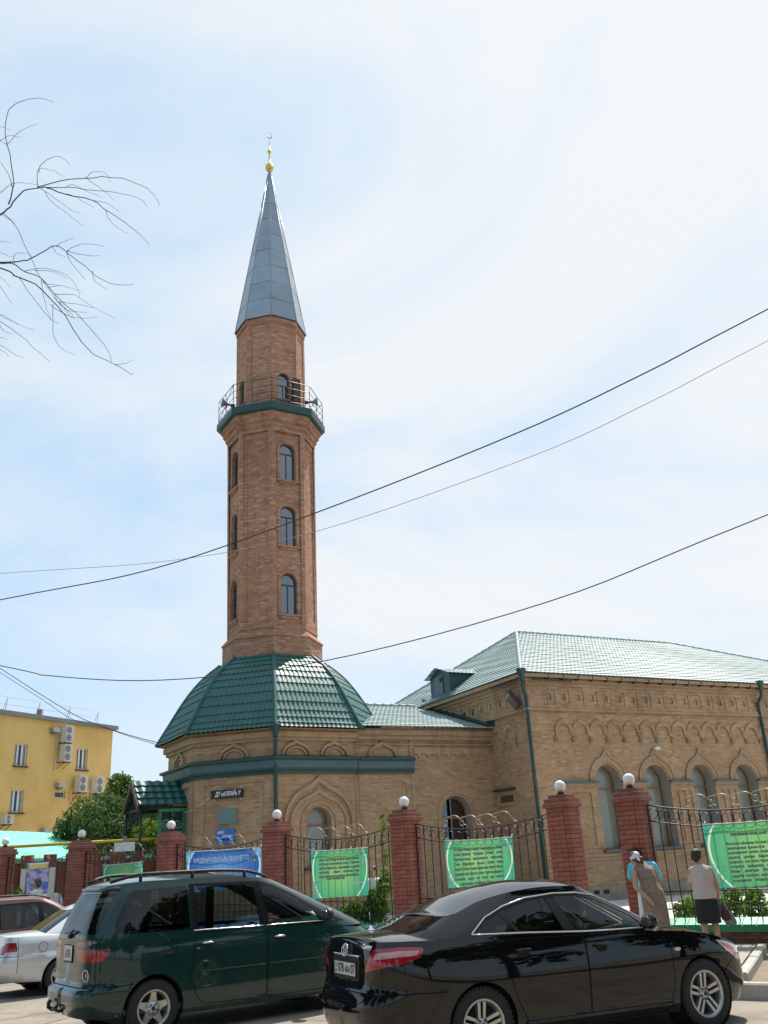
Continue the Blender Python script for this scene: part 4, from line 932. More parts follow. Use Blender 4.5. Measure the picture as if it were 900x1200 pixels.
# ------------------------------------------------------------------ brick pillars with globe lamps
FF = Fr(FP(0), FD, FN)                      # u along fence to the right, d towards the street
def on_fence(x, y, d=0.0):
    r = ray(x, y); o = FF.o + FN*d; t = (o-CPOS).dot(FN)/r.dot(FN); p = CPOS+r*t
    return (p-FF.o).dot(FD), p.z
BL, BH, BD, CH = .248, .076, .118, .0865
def brick_mesh(l, d, h):
    mb = MB(); b = .005
    mb.box(-l/2, l/2, -d/2, d/2, -h/2, h/2)
    me = mb.mesh('brick', M['pillar_brick']); return me
bm_s = brick_mesh(BL, BD, BH); bm_h = brick_mesh(.124, BD, BH); bm_base = None
def pillar(k, zb, label, first=[None]):
    c = FP(k); z0 = zb
    root = thing('brick_pillar', (c.x, c.y, z0), math.atan2(FD.y, FD.x), label, 'pillar', 'brick pillars of the street fence')
    if first[0] is None:
        H = .255; n = 29
        mb = MB(); mb.box(-H+.012, H-.012, -H+.012, H-.012, 0, n*CH); mb.build('mortar_core', M['mortar'], root)
        for i in range(n):
            z = i*CH+CH/2
            for sd_ in range(4):
                rot = sd_*math.pi/2
                for t, me in ((-H+BL/2+(0 if i % 2 else .129), bm_s), ((-H+BL+.008+.062+.0) if i % 2 else (-H+.062), bm_h)):
                    if i % 2 == 0 and me is bm_s: t = -H+.129+BL/2
                    q = Matrix.Rotation(rot, 4, 'Z') @ Matrix.Translation((t, -H+BD/2+random.uniform(-.003, .003), z))
                    link_mesh('brick', me, root, M=q)
        zt = n*CH
        mb = MB()
        for (e, a_, b_) in ((.30, 0, .085), (.268, .088, .168), (.205, .171, .245)):
            mb.box(-e, e, -e, e, zt+a_, zt+b_)
        mb.build('cap_base', M['pillar_brick'], root)
        for (e, a_, b_) in ((.305, .075, .092), (.273, .16, .176)):
            mb = MB(); mb.box(-e, e, -e, e, zt+a_, zt+b_); mb.build('cap_slab', M['cap_mortar'], root)
        first[0] = root
    else:
        for chd in first[0].children: 
            cc = chd.copy(); COL.objects.link(cc); cc.parent = root
    zt = z0+29*CH+.245
    g = thing('globe_lamp', (c.x, c.y, zt), 0, None, 'lamp', 'globe lamps on the fence pillars')
    if 'globe' not in first.__class__.__dict__ and not hasattr(pillar, 'gm'):
        mb = MB(); mb.ball((0, 0, .175), .118, 20, 14); pillar.gm = mb.mesh('globe', M['globe'])
        mb = MB(); mb.lathe([(0, -.01), (.07, -.01), (.075, .03), (.055, .06), (.06, .08)], 14); pillar.bm = mb.mesh('lamp_base', M['plastic'])
    link_mesh('globe', pillar.gm, g); link_mesh('lamp_base', pillar.bm, g)
    return root, g
M['cap_mortar'] = pm('weathered_cap_edge', (0.30, 0.21, 0.18), 0.9, var=0.35, vs=9)
PL = [(-.38, PZ, 'brick fence pillar right of the gate opening, behind the woman in the speckled dress', 'white globe lamp on the pillar right of the gate opening'),
      (0, PZ, 'brick fence pillar left of the gate opening, rising behind the black car roof', 'white globe lamp on the pillar left of the gate opening'),
      (1, PZ, 'brick fence pillar between two green banners, beside the leafy vine', 'white globe lamp on the pillar between two green banners'),
      (2, PZ, 'brick fence pillar between the blue banner and a green banner', 'white globe lamp on the pillar beside the blue banner, under the downpipe'),
      (3, PZ, 'brick fence pillar at the left edge of the blue banner, in front of the porch', 'white globe lamp on the pillar in front of the porch'),
      (4, PZ, 'brick fence pillar right of the blue poster, near the silver car', 'white globe lamp in front of the bushy tree, left of the porch'),
      (5, PZ, 'leftmost brick fence pillar, cut by the photo edge', 'white globe lamp on the leftmost pillar, before the mint roof')]
for k, zb, la, lb in PL:
    r_, g_ = pillar(k, zb, la); g_['label'] = lb
# ------------------------------------------------------------------ low wall with tiled coping and iron fence panels
bar_me = MB().tube([(0, 0, 0), (0, 0, 1)], .011, 5, smooth=False).mesh('bar', M['iron'])
ring_me = MB().tube([(.092*math.cos(2*math.pi*j/14), 0, .092*math.sin(2*math.pi*j/14)) for j in range(14)], .0075, 4, closed=True).mesh('ring', M['iron'])
knot_me = MB().ball((0, 0, 0), .024, 6, 4, (1, 1, 1.6)).mesh('collar', M['iron'])
def spiral(r, turns, n=20, sx=1, sz=1, a0=0):
    pts = []
    for j in range(n+1):
        t = j/n; a_ = a0+turns*2*math.pi*t; q = r*(1-.78*t); pts.append((sx*q*math.cos(a_), 0, sz*q*math.sin(a_)))
    return pts
def scroll_mesh(mat, th=.008):
    """C-scroll lying in the panel plane"""
    mb = MB(); a_ = spiral(.085, 1.2, 18, a0=R(-90)); L = [(p[0]-.13, 0, p[2]+.085) for p in a_][::-1]
    b_ = [(-x, 0, z) for x, _, z in L][::-1]
    mid = [(-.13+.26*j/6, 0, -.01*math.sin(math.pi*j/6)) for j in range(1, 6)]
    mb.tube(L+mid+b_, th, 4); return mb.mesh('scroll', mat)
scr_dark = scroll_mesh(M['iron'])
def long_scroll(mat, fl=1):
    mb = MB(); a_ = spiral(.10, 1.3, 18, a0=R(90)); p = [(x*fl, 0, z) for x, _, z in a_][::-1]
    b_ = [((.10+.5*j/8)*fl, 0, .10-.02*j/8+.07*math.sin(math.pi*j/8)-.16*(j/8)**2) for j in range(1, 9)]
    p2 = [((.6+.055*math.sin(2*math.pi*j/10*.9))*fl, 0, -.065-.055+.055*math.cos(2*math.pi*j/10*.9)+.0) for j in range(1, 10)]
    mb.tube(p+b_+p2, .0055, 4); return mb.mesh('scroll', mat)
scr_a, scr_b = long_scroll(M['scroll'], 1), long_scroll(M['scroll'], -1)
def low_wall(u0, u1, label):
    root = thing('low_wall', FF.p((u0+u1)/2, PZ), math.atan2(FD.y, FD.x), label, 'low wall', 'low tiled walls under the fence')
    L = u1-u0
    mb = MB(); mb.box(-L/2, L/2, -.08, .10, 0, .19); mb.build('wall_core', M['mortar'], root)
    me = MB().box(-.122, .122, -.05, .05, -.029, .029).mesh('brick', M['base_brick'])
    for i in range(3):
        u = -L/2+.125-(i % 2)*.06
        while u < L/2-.1:
            link_mesh('brick', me, root, loc=(u, -.035-.012, .032+i*.063), rot=(0, 0, 0)); u += .252
    mb = MB()
    mb.add([(x, y, z) for x in (-L/2, L/2) for y, z in ((-.13, .19), (-.13, .285), (.13, .40), (.13, .19))], [(0, 1, 5, 4), (1, 2, 6, 5), (2, 3, 7, 6), (3, 0, 4, 7), (0, 3, 2, 1), (4, 5, 6, 7)]); mb.build('coping', M['kerb_green'], root)
    n = max(1, int(L/.235)); w_ = L/n; sl = math.atan2(.115, .26)
    me = MB().box(-w_/2+.006, w_/2-.006, -.125, .125, -.004, .006).mesh('tile', M['kerb_tile'])
    for i in range(n): link_mesh('tile', me, root, loc=(-L/2+w_*(i+.5), 0, .3485+.006), rot=(sl, 0, 0))
    return root
def fence_panel(u0, u1, label, z0=.42, zh=2.60, dip=.20, scroll=True, far=False):
    um = (u0+u1)/2; L = u1-u0
    root = thing('iron_fence_panel', FF.p(um, 0), math.atan2(FD.y, FD.x), label, 'fence', 'wrought iron panels between the pillars')
    top = lambda x: zh-dip*(1-(2*x/L)**2)
    n = max(3, round(L/.2)); st_ = L/n
    for nm, off in (('top_rail', 0), ('second_rail', -.29)):
        MB().tube([(-L/2+L*j/16, 0, top(-L/2+L*j/16)+off) for j in range(17)], .013, 5).build(nm, M['iron'], root)
    for nm, z in (('lower_rail', 1.04), ('lower_rail', .74), ('bottom_rail', .50)):
        MB().tube([(-L/2, 0, z), (L/2, 0, z)], .011, 4).build(nm, M['iron'], root)
    for i in range(n+1):
        x = -L/2+st_*i; e = i in (0, n)
        o = link_mesh('bar', bar_me, root, loc=(x, 0, z0), scale=(2.0 if e else 1, 2.0 if e else 1, top(x)-z0))
        if i < n:
            xm = x+st_/2; link_mesh('ring', ring_me, root, loc=(xm, 0, top(xm)-.145))
            if not far: link_mesh('scroll', scr_dark, root, loc=(xm, 0, .745), scale=(.62, 1, .62)); link_mesh('scroll', scr_dark, root, loc=(xm, 0, 1.035), scale=(.62, 1, -.55))
    if scroll:
        for x, me in ((-.62, scr_a), (-.20, scr_a), (.22, scr_a), (.62, scr_a)):
            link_mesh('top_scroll', me, root, loc=(x-.25, 0, top(x)+.15), scale=(.8, 1, 1.0))
    return root
def U(k): return -k*3.098*KS
SECT = [(-1.38, -.38, 'iron fence panel behind the large green banner at the right edge'), (0, 1, 'iron fence panel behind the green banner over the black car roof'),
        (1, 2, 'iron fence panel behind the green banner beside the vine'), (2, 3, 'iron fence panel behind the blue banner'),
        (3, 4, 'iron fence panel behind the small green banner over the van roof'), (4, 5, 'iron fence panel behind the blue poster')]
LW = {(-1.38, -.38): 'low brick wall with sloping mint tiles beside the black car bonnet'}
for ka, kb, lab in SECT:
    fence_panel(U(kb)+.29, U(ka)-.29, lab, scroll=True, far=ka >= 3)
    low_wall(U(kb)+.26, U(ka)-.26, LW.get((ka, kb), 'low tiled wall under the %s' % lab.replace('iron fence panel', 'iron panel')))
# ------------------------------------------------------------------ print materials and lettering
def text_mesh(body, size, mat, name='lettering', width=None, shear=0.0, bold=0.0):
    cu = bpy.data.curves.new(name, 'FONT'); cu.body = body; cu.size = size; cu.align_x = 'CENTER'; cu.align_y = 'CENTER'; cu.resolution_u = 2; cu.shear = shear; cu.offset = bold
    o = bpy.data.objects.new(name, cu); COL.objects.link(o)
    dg = bpy.context.evaluated_depsgraph_get(); me = bpy.data.meshes.new_from_object(o.evaluated_get(dg))
    bpy.data.objects.remove(o); bpy.data.curves.remove(cu)
    me.name = name; me.materials.clear(); me.materials.append(mat)
    if width and len(me.vertices):
        xs = [v.co.x for v in me.vertices]; w_ = max(xs)-min(xs)
        if w_ > 0:
            s_ = width/w_
            for v in me.vertices: v.co.x *= s_
    return me
M['print_halo'] = pm('pale_print_halo', (0.42, 0.62, 0.40), .5, var=.02); M['print_dark'] = pm('dark_print', (0.03, 0.06, 0.045), .5)
def banner_mat(name, mid, edge, rim, line=(0.72, 0.80, 0.62), kind='ellipse'):
    m, nt, b = new_mat(name); L = nt.links
    tc = nt.nodes.new('ShaderNodeTexCoord'); sp = nt.nodes.new('ShaderNodeSeparateXYZ'); L.new(tc.outputs['UV'], sp.inputs[0])
    def mth(op, a, b_=None, c=None):
        n = nt.nodes.new('ShaderNodeMath'); n.operation = op
        for i, v in enumerate((a, b_, c)):
            if v is None: continue
            if isinstance(v, (int, float)): n.inputs[i].default_value = v
            else: L.new(v, n.inputs[i])
        return n.outputs[0]
    x = mth('MULTIPLY', mth('SUBTRACT', sp.outputs[0], .5), 1/.47); y = mth('MULTIPLY', mth('SUBTRACT', sp.outputs[1], .56), 1/.74)
    d = mth('SQRT', mth('ADD', mth('MULTIPLY', x, x), mth('MULTIPLY', y, y)))
    nz = _noise(nt, 3, 3, coord='UV'); d2 = mth('ADD', d, mth('MULTIPLY', mth('SUBTRACT', nz.outputs['Fac'], .5), .35))
    r1 = nt.nodes.new('ShaderNodeValToRGB'); cr_ = r1.color_ramp; cr_.elements[0].position = .1; cr_.elements[0].color = (*mid, 1); cr_.elements[1].position = .95; cr_.elements[1].color = (*edge, 1)
    L.new(d2, r1.inputs[0])
    r2 = nt.nodes.new('ShaderNodeValToRGB'); r2.color_ramp.interpolation = 'CONSTANT'; e = r2.color_ramp.elements
    e[0].position = 0; e[0].color = (0, 0, 0, 1); e[1].position = .962; e[1].color = (1, 1, 1, 1); k = e.new(1.0); k.color = (0, 0, 0, 1)
    L.new(mth('MULTIPLY', d, .962), r2.inputs[0])
    r3 = nt.nodes.new('ShaderNodeValToRGB'); r3.color_ramp.interpolation = 'CONSTANT'; r3.color_ramp.elements[0].color = (0, 0, 0, 1); r3.color_ramp.elements[1].position = 1.0*.9; r3.color_ramp.elements[1].color = (1, 1, 1, 1)
    L.new(mth('MULTIPLY', d, .9), r3.inputs[0])
    a = nt.nodes.new('ShaderNodeMix'); a.data_type = 'RGBA'; L.new(r3.outputs[0], a.inputs[0]); L.new(r1.outputs[0], a.inputs[6]); a.inputs[7].default_value = (*rim, 1)
    ln = mth('MULTIPLY', mth('GREATER_THAN', d, 1.0), mth('LESS_THAN', d, 1.045))
    a2 = nt.nodes.new('ShaderNodeMix'); a2.data_type = 'RGBA'; L.new(ln, a2.inputs[0]); L.new(a.outputs[2], a2.inputs[6]); a2.inputs[7].default_value = (*line, 1)
    L.new(a2.outputs[2], b.inputs['Base Color']); b.inputs['Roughness'].default_value = .5
    tr = nt.nodes.new('ShaderNodeBsdfTranslucent'); L.new(a2.outputs[2], tr.inputs[0])
    ms = nt.nodes.new('ShaderNodeMixShader'); ms.inputs[0].default_value = .42; L.new(b.outputs[0], ms.inputs[1]); L.new(tr.outputs[0], ms.inputs[2]); L.new(ms.outputs[0], nt.nodes['Material Output'].inputs[0])
    return m
M['ban_green'] = banner_mat('green_banner_print', (0.27, 0.56, 0.19), (0.075, 0.44, 0.21), (0.06, 0.42, 0.29))
M['ban_blue'] = banner_mat('blue_banner_print', (0.10, 0.30, 0.66), (0.025, 0.11, 0.42), (0.20, 0.50, 0.74), line=(.55, .72, .85))
def fence_point(u, z, d): return FF.p(u, z, d)
def cloth(mb, corners, d, nx=10, nz=6, rip=.02):
    """corners (u, z): bl, br, tr, tl"""
    bl, br, tr, tl = corners; vs = []; fs = []; uv = {}
    for j in range(nz+1):
        for i in range(nx+1):
            a_, b_ = i/nx, j/nz
            u = (bl[0]*(1-a_)+br[0]*a_)*(1-b_)+(tl[0]*(1-a_)+tr[0]*a_)*b_; z = (bl[1]*(1-a_)+br[1]*a_)*(1-b_)+(tl[1]*(1-a_)+tr[1]*a_)*b_
            z -= .012*math.sin(math.pi*a_)*b_
            w = rip*math.sin(9*a_+2.0*b_)*(.4+.6*(1-b_))+rip*.5*math.sin(17*a_-5*b_)
            vs.append(FF.p(u, z, d+w)); uv[len(vs)-1] = (a_, b_)
    for j in range(nz):
        for i in range(nx): k = j*(nx+1)+i; fs.append((k, k+1, k+nx+2, k+nx+1))
    mb.add(vs, fs, [[uv[q] for q in f] for f in fs], True); return mb
def banner(px, mat, label, lines, d=.07, lh=.055, txtmat='print_black', cx=.5, y0=.80, dy=.095, hem=True, orn=True, text_w=.7):
    """px: photo positions of tl, tr, br, bl on the fence plane"""
    tl, tr, br, bl = [on_fence(x, y, d) for x, y in px]
    o = FF.p((bl[0]+br[0])/2, min(bl[1], br[1]), d)
    root = thing('banner', o, 0, label, 'banner', 'printed banners tied to the fence')
    mb = MB(); cloth(mb, (bl, br, tr, tl), d, 20, 10); part(mb, 'print', M[mat], root, fix=False)
    W_ = (tr[0]-tl[0]); H_ = ((tl[1]-bl[1])+(tr[1]-br[1]))/2
    def pt(a_, b_, e=.016):
        u = (bl[0]*(1-a_)+br[0]*a_)*(1-b_)+(tl[0]*(1-a_)+tr[0]*a_)*b_; z = (bl[1]*(1-a_)+br[1]*a_)*(1-b_)+(tl[1]*(1-a_)+tr[1]*a_)*b_
        w = .02*math.sin(9*a_+2.0*b_)*(.4+.6*(1-b_))+.01*math.sin(17*a_-5*b_); return FF.p(u, z-.012*math.sin(math.pi*a_)*b_, d+w+e)
    def place(me, ac, bc, name='lettering', e=.006):
        # lay flat lettering onto the rippled cloth
        c_u = W_*ac; c_z = H_*bc
        vs = [pt((c_u+v.co.x)/W_, (c_z+v.co.y)/H_, e) for v in me.vertices]
        m2 = bpy.data.meshes.new(name); m2.from_pydata([tuple(q-root.location) for q in vs], [], [tuple(p.vertices) for p in me.polygons]); m2.materials.append(me.materials[0])
        ob = bpy.data.objects.new(name, m2); COL.objects.link(ob); ob.parent = root; bpy.data.meshes.remove(me); return ob
    for i, ln in enumerate(lines):
        if isinstance(ln, tuple): body, mt, hh, ww, yy, xx = ln
        else: body, mt, hh, ww, yy, xx = ln, txtmat, lh, text_w, y0-dy*i, cx
        if mt == 'print_black': place(text_mesh(body, hh*1.35, M['print_halo'], width=ww*W_*1.01, bold=hh*.16), xx, yy, 'lettering_halo', .003)
        place(text_mesh(body, hh*1.35, M['print_dark'] if mt == 'print_black' else M[mt], width=ww*W_, bold=hh*.02), xx, yy)
    if orn:
        for (ax, az, fx, fz) in ((.90, .86, -1, 1), (.07, .16, 1, -1)):
            mb = MB(); s_ = .19*min(W_, H_)
            for sp_ in (spiral(.5, 1.1, 20, a0=R(30)), [(x*.7-.5, 0, z*.7-.75) for x, _, z in spiral(.5, 1.0, 16, a0=R(200))], [(x*.5+.35, 0, z*.5-.9) for x, _, z in spiral(.5, 1.1, 16, a0=R(90))], [(-.9+.18*j, 0, .55-.10*j-.25*math.sin(j*.9)) for j in range(9)], [(.45-.05*j, 0, .7-.28*j) for j in range(8)]):
                pts = [pt(ax+fx*-.0+x*s_*fx/W_*-1, az+z*s_*fz/H_, .006) for x, _, z in sp_]
                mb.tube(pts, .013 if mat != 'ban_blue' else .016, 4, flat=.35)
            part(mb, 'ornament', M['print_white'], root)
    if hem:
        mb = MB(); mb.tube([pt(j/10, 1.0, .0) for j in range(11)], .012, 5); part(mb, 'hem', M['offwhite'], root)
        mb = MB()
        for a_ in (.02, .35, .7, .98): mb.tube([pt(a_, 1.0, 0), pt(a_, 1.0, 0)+Vector((0, 0, .06))-FN*.07], .006, 4)
        part(mb, 'tie', M['offwhite'], root)
    return root
banner(((365, 997.5), (431, 993), (431.5, 1049), (367, 1053.5)), 'ban_green', 'green printed banner beside the leafy vine, above the van bonnet',
       ['«Бұл екі бейнесінен жақсылар', 'көрген мезгілінде Алла Тағала', 'оның барлық мүшелерін судай', 'ақтап,   оны   тозақтан', 'сақтайтын сауапқа бөлейді»', ('деп айтқан еді', 'print_black', .052, .32, .40, .43), ('Хадис Шәріп', 'print_white', .052, .36, .28, .74)], lh=.056, y0=.80, dy=.088, cx=.49, text_w=.72)
banner(((521, 985.5), (600, 981), (603.5, 1034), (525, 1041)), 'ban_green', 'green printed banner hanging just above the black car roof, with eight dark lines',
       ['«Сауап берш адам сыйлаушы Мен', 'үшін ораза   тұтады   Мені   мен', 'бұлжымтын   қалыптасты   табылар', 'Осы   бірлікте   тамам   Мен   тани', 'берет Мен тана берімен бұлы бірді', 'құранмен батым пін тұрғындарды', 'Алланы   оқыт   ал   Мен   құл   несіп', ('оңында сүйінді бол»', 'print_black', .05, .5, .06, .45)], lh=.054, y0=.80, dy=.106, cx=.49, text_w=.72)
ban_c = banner(((823, 966.5), (953, 957), (967, 1034), (838.5, 1041)), 'ban_green', 'large green printed banner beside the woman in the black skirt, cut by the right edge',
       [('жаһаннамнан азат айлары бастап', 'print_black', .05, .62, .82, .55)]+['Рамазан айының әр кеші мен күні жақсылық', 'жасаған адамға   Алла   Тағала', 'шапағат етіп, күнәсін кешіреді', 'ораза   ұстау   барлық   мұсылманға', 'парыз, ол бес тіректің бірі болады', 'сәресі   ішіңдер,   сәресіде   береке', 'бар   деген   Пайғамбарымыз', 'дұға оқып, ауыз ашу сүннет', 'садақа   беру   сауабы   мол'], lh=.042, y0=.745, dy=.072, cx=.52, text_w=.66)
banner(((219, 998.5), (306, 992.5), (307, 1040), (220, 1046)), 'ban_blue', 'blue printed banner between the porch pillar and the downpipe pillar, above the van',
       [('МӘДЕНИ ӨЗІК АЙЫ, ҚАСИЕТТІ', 'print_white', .12, .74, .76, .47), ('РАМАЗАН АЙЫ ҚҰТТЫ БОЛСЫН', 'print_red', .12, .80, .44, .49)], text_w=.75)
banner(((121, 1014), (167, 1010), (168, 1042), (122, 1046)), 'ban_green', 'small green printed banner at the left, half hidden by the van roof', [], )
# poster with the bluish sky picture on the leftmost panel
def poster():
    d = .07; c = [on_fence(x, y, d) for x, y in ((32, 1011.5), (57.5, 1009.5), (55, 1062), (30, 1064))]
    root = thing('poster', FF.p((c[2][0]+c[3][0])/2, c[3][1], d), 0, 'blue and pink cloud poster with a yellow strip on the leftmost fence panel', 'poster')
    m, nt, b = new_mat('poster_print'); n = _noise(nt, 3.5, 3, coord='UV'); r = nt.nodes.new('ShaderNodeValToRGB'); e = r.color_ramp.elements
    e[0].position = .40; e[0].color = (.03, .10, .42, 1); e[1].position = .56; e[1].color = (.50, .36, .50, 1)
    mp_ = nt.nodes.new('ShaderNodeMapping'); mp_.inputs['Scale'].default_value = (.8, 2.2, 1); tc_ = nt.nodes.new('ShaderNodeTexCoord'); nt.links.new(tc_.outputs['UV'], mp_.inputs[0]); nt.links.new(mp_.outputs[0], n.inputs['Vector'])
    nt.links.new(n.outputs['Fac'], r.inputs[0]); nt.links.new(r.outputs[0], b.inputs['Base Color']); b.inputs['Roughness'].default_value = .45
    mb = MB(); cloth(mb, (c[3], c[2], c[1], c[0]), d, 6, 8, .006); part(mb, 'print', m, root, fix=False)
    def strip(z0, z1, a0, a1, mat, nm, e=.02):
        mb = MB(); tl, tr, br, bl = c
        P_ = lambda a_, b_: FF.p(tl[0]*(1-a_)+tr[0]*a_, (bl[1]*(1-b_)+tl[1]*b_)*(1-a_)+(br[1]*(1-b_)+tr[1]*b_)*a_, d+e)
        mb.add([P_(a0, z0), P_(a1, z0), P_(a1, z1), P_(a0, z1)], [(0, 1, 2, 3)]); part(mb, nm, M[mat], root)
    strip(.86, .95, .12, .98, 'print_yellow', 'yellow_strip'); strip(.955, .985, .1, .98, 'print_white', 'white_strip')
    strip(.86, .98, .02, .12, 'print_flag', 'emblem', .024)
poster()
# ------------------------------------------------------------------ signs on the tower base
fs_, _ = octf(-1, WA+.05)
def wall_sign(name, u0, u1, z0, z1, mat, label, th=.06, tilt=0):
    root = thing(name, fs_.p((u0+u1)/2, z0, .02), 0, label, 'sign')
    mb = MB(); fs_.rect(mb, u0, u1, z0, z1, -.03, th, back=True); part(mb, 'panel', M[mat], root); return root
def on_sign(root, body, size, mat, uc, zc, d, width, shear=0, bold=.004):
    me = text_mesh(body, size, M[mat], width=width, shear=shear, bold=bold)
    q = Matrix((( *fs_.u, 0), (0, 0, 1, 0), (*fs_.n, 0), (0, 0, 0, 1))).transposed()
    o = link_mesh('lettering', me, root, M=Matrix.Translation(fs_.p(uc, zc, d)-root.location) @ q); return o
M['sign_black'] = pm('black_sign_face', (0.012, 0.012, 0.014), 0.4); M['sign_teal'] = pm('teal_plaque', (0.13, 0.22, 0.20), 0.5, var=.05, vs=4); M['sign_blue'] = pm('blue_plate', (0.03, 0.16, 0.52), 0.4, var=.08)
s1 = wall_sign('name_sign', -.83, .36, 4.20, 4.48, 'sign_black', 'black sign board with white letters high on the tower base'); on_sign(s1, 'ДҮ «АЛЛАЙ» Ү', .2, 'print_white', -.20, 4.34, .066, .98, .25, .006)
for u, z in ((-.72, 4.53), (.30, 4.55), (-.72, 4.17), (.28, 4.15)): mb = MB(); mb.ball(fs_.p(u, z, .03), .03, 6, 4); part(mb, 'fixing', M['offwhite'], s1)
s2 = wall_sign('plaque', -.55, .13, 3.35, 3.82, 'sign_teal', 'plain grey green plaque between the black sign and the blue plate', .03)
s3 = wall_sign('blue_plate', -.62, .06, 2.72, 3.19, 'sign_blue', 'blue information plate with white print, lowest on the tower base', .03)
on_sign(s3, 'МЕШІТ', .11, 'print_white', -.44, 3.08, .033, .26); on_sign(s3, 'ДІН ОРТАЛЫҒЫ', .09, 'print_white', -.20, 2.95, .033, .34); on_sign(s3, 'ФИЛИАЛЫ', .09, 'print_black', -.26, 2.84, .033, .3)
wv = MB(); wv.tube([fs_.p(-.85-1.0*t, 4.30-.38*math.sin(t*1.75)-.1*t, .05) for t in [j/10 for j in range(11)]], .008, 4); wo = wv.build('sign_cable', M['offwhite']); tag(wo, 'thin pale cable sagging from the black sign to the porch', 'cable')
# ------------------------------------------------------------------ entrance porch on the left of the tower base
an = R(-90)+ROT; n3 = -B*math.cos(an)+A*math.sin(an); u3 = A*math.cos(an)+B*math.sin(an)    # u3 points to the street
PO = CEN+n3*WA
porch = thing('entrance_porch', PO, 0, 'small porch with dark green tiled gable roof and iron brackets left of the tower', 'porch')
def PP(o_, s_, z): return PO+n3*o_+u3*s_+Vector((0, 0, z))
OUT = 1.75; ZR, ZE = 5.02, 4.10
mb = MB(); tile_sheet(mb, (PP(OUT, .95, ZE), PP(-.0, .95, ZE), PP(-.0, 0, ZR), PP(OUT, 0, ZR)), nrow=4, wave=.32, amp=.05, step=.05, sub=8); part(mb, 'roof_slope', M['green_roof'], porch, fix=False)
mb = MB(); tile_sheet(mb, (PP(0, -1.15, ZE-.15), PP(OUT, -1.15, ZE-.15), PP(OUT, 0, ZR), PP(0, 0, ZR)), nrow=4, wave=.32, amp=.05, step=.05, sub=8); part(mb, 'roof_slope', M['green_roof'], porch, fix=False)
for s_, z in ((.95, ZE), (-1.15, ZE-.15)):
    mb = MB(); d = (PP(OUT, s_, z)-PP(OUT, 0, ZR)); q = [PP(OUT+.02, 0, ZR), PP(OUT+.02, s_, z)]
    mb.add([q[0]+Vector((0, 0, .03)), q[1]+Vector((0, 0, .03)), q[1]-Vector((0, 0, .22)), q[0]-Vector((0, 0, .22))]+[x_+n3*.05 for x_ in (q[0]+Vector((0, 0, .03)), q[1]+Vector((0, 0, .03)), q[1]-Vector((0, 0, .22)), q[0]-Vector((0, 0, .22)))], [(0, 1, 2, 3), (4, 7, 6, 5), (0, 4, 5, 1), (1, 5, 6, 2), (2, 6, 7, 3), (3, 7, 4, 0)]); part(mb, 'barge_board', M['rust'], porch)
for s_ in (.85, -1.0):
    mb = MB(); mb.tube([PP(OUT-.1, s_, PZ-.05), PP(OUT-.1, s_, 4.1)], .045, 8); part(mb, 'post', M['iron'], porch)
    mb = MB(); mb.tube([PP(OUT-.1, s_, 4.05), PP(0, s_, 4.05)], .035, 6); part(mb, 'beam', M['iron'], porch)
mb = MB(); mb.tube([PP(OUT-.1, -1.05, 4.0), PP(OUT-.1, .9, 4.0)], .035, 6); part(mb, 'beam', M['iron'], porch)
for s_ in (-.75, -.45, -.15, .15, .45, .72):
    mb = MB(); h = (1-abs(s_)/.98)*.85; mb.tube([PP(OUT-.1, s_, 3.55+.15*math.cos(s_*9)), PP(OUT-.1, s_, 4.0+h)], .028, 5); part(mb, 'gable_bar', M['iron'], porch)
def iron_scrolls(root, base, ax, zdir, n, r, mat, th=.014):
    for i in range(n):
        mb = MB(); pts = [base+ax*(r*2.1*i+x*1.0)+Vector((0, 0, z)) for x, _, z in spiral(r, 1.4, 18, a0=R(random.choice((0, 90, 180, 270))))]; mb.tube(pts, th, 4); part(mb, 'iron_scroll', M[mat], root)
iron_scrolls(porch, PP(.25, .85, 3.80), n3, 0, 5, .14, 'iron'); iron_scrolls(porch, PP(OUT-.1, -.85, 3.70), u3, 0, 6, .14, 'iron')
mb = MB(); mb.tube([PP(OUT-.1, .85, 3.2), PP(OUT-.5, .85, 3.62), PP(OUT-1.1, .85, 3.75), PP(.2, .85, 3.6)], .02, 5); part(mb, 'iron_brace', M['iron'], porch)
# green lattice screen beside the door
F_s = Fr(PP(.02, .86, 0), n3, u3)
mb = MB(); F_s.prism(mb, [(.02, .2), (1.0, .2), (1.0, 4.0), (.02, 4.0)], -.04, .0, [[(.12, .3), (.90, .3), (.90, 3.9), (.12, 3.9)]]); F_s.rect(mb, .48, .54, .3, 3.9, -.035, -.004); part(mb, 'screen_frame', M['kerb_green'], porch)
for i in range(7):
    for j in range(2):
        mb = MB(); mb.tube([F_s.p(.30+.42*j+x, .62+.48*i+z, -.02) for x, _, z in spiral(.17, 1.3, 16, a0=R(90*(i+j)))], .013, 4); part(mb, 'screen_scroll', M['kerb_tile'], porch)
mb = MB(); F_s.rect(mb, .12, .90, .3, 3.9, -.09, -.075); part(mb, 'screen_back', M['frame_green'], porch)
mb = MB(); f_, hw_ = octf(-2, WA); f_.rect(mb, -.6, .6, .1, 3.3, .0, .06); part(mb, 'door', M['kerb_green'], porch)
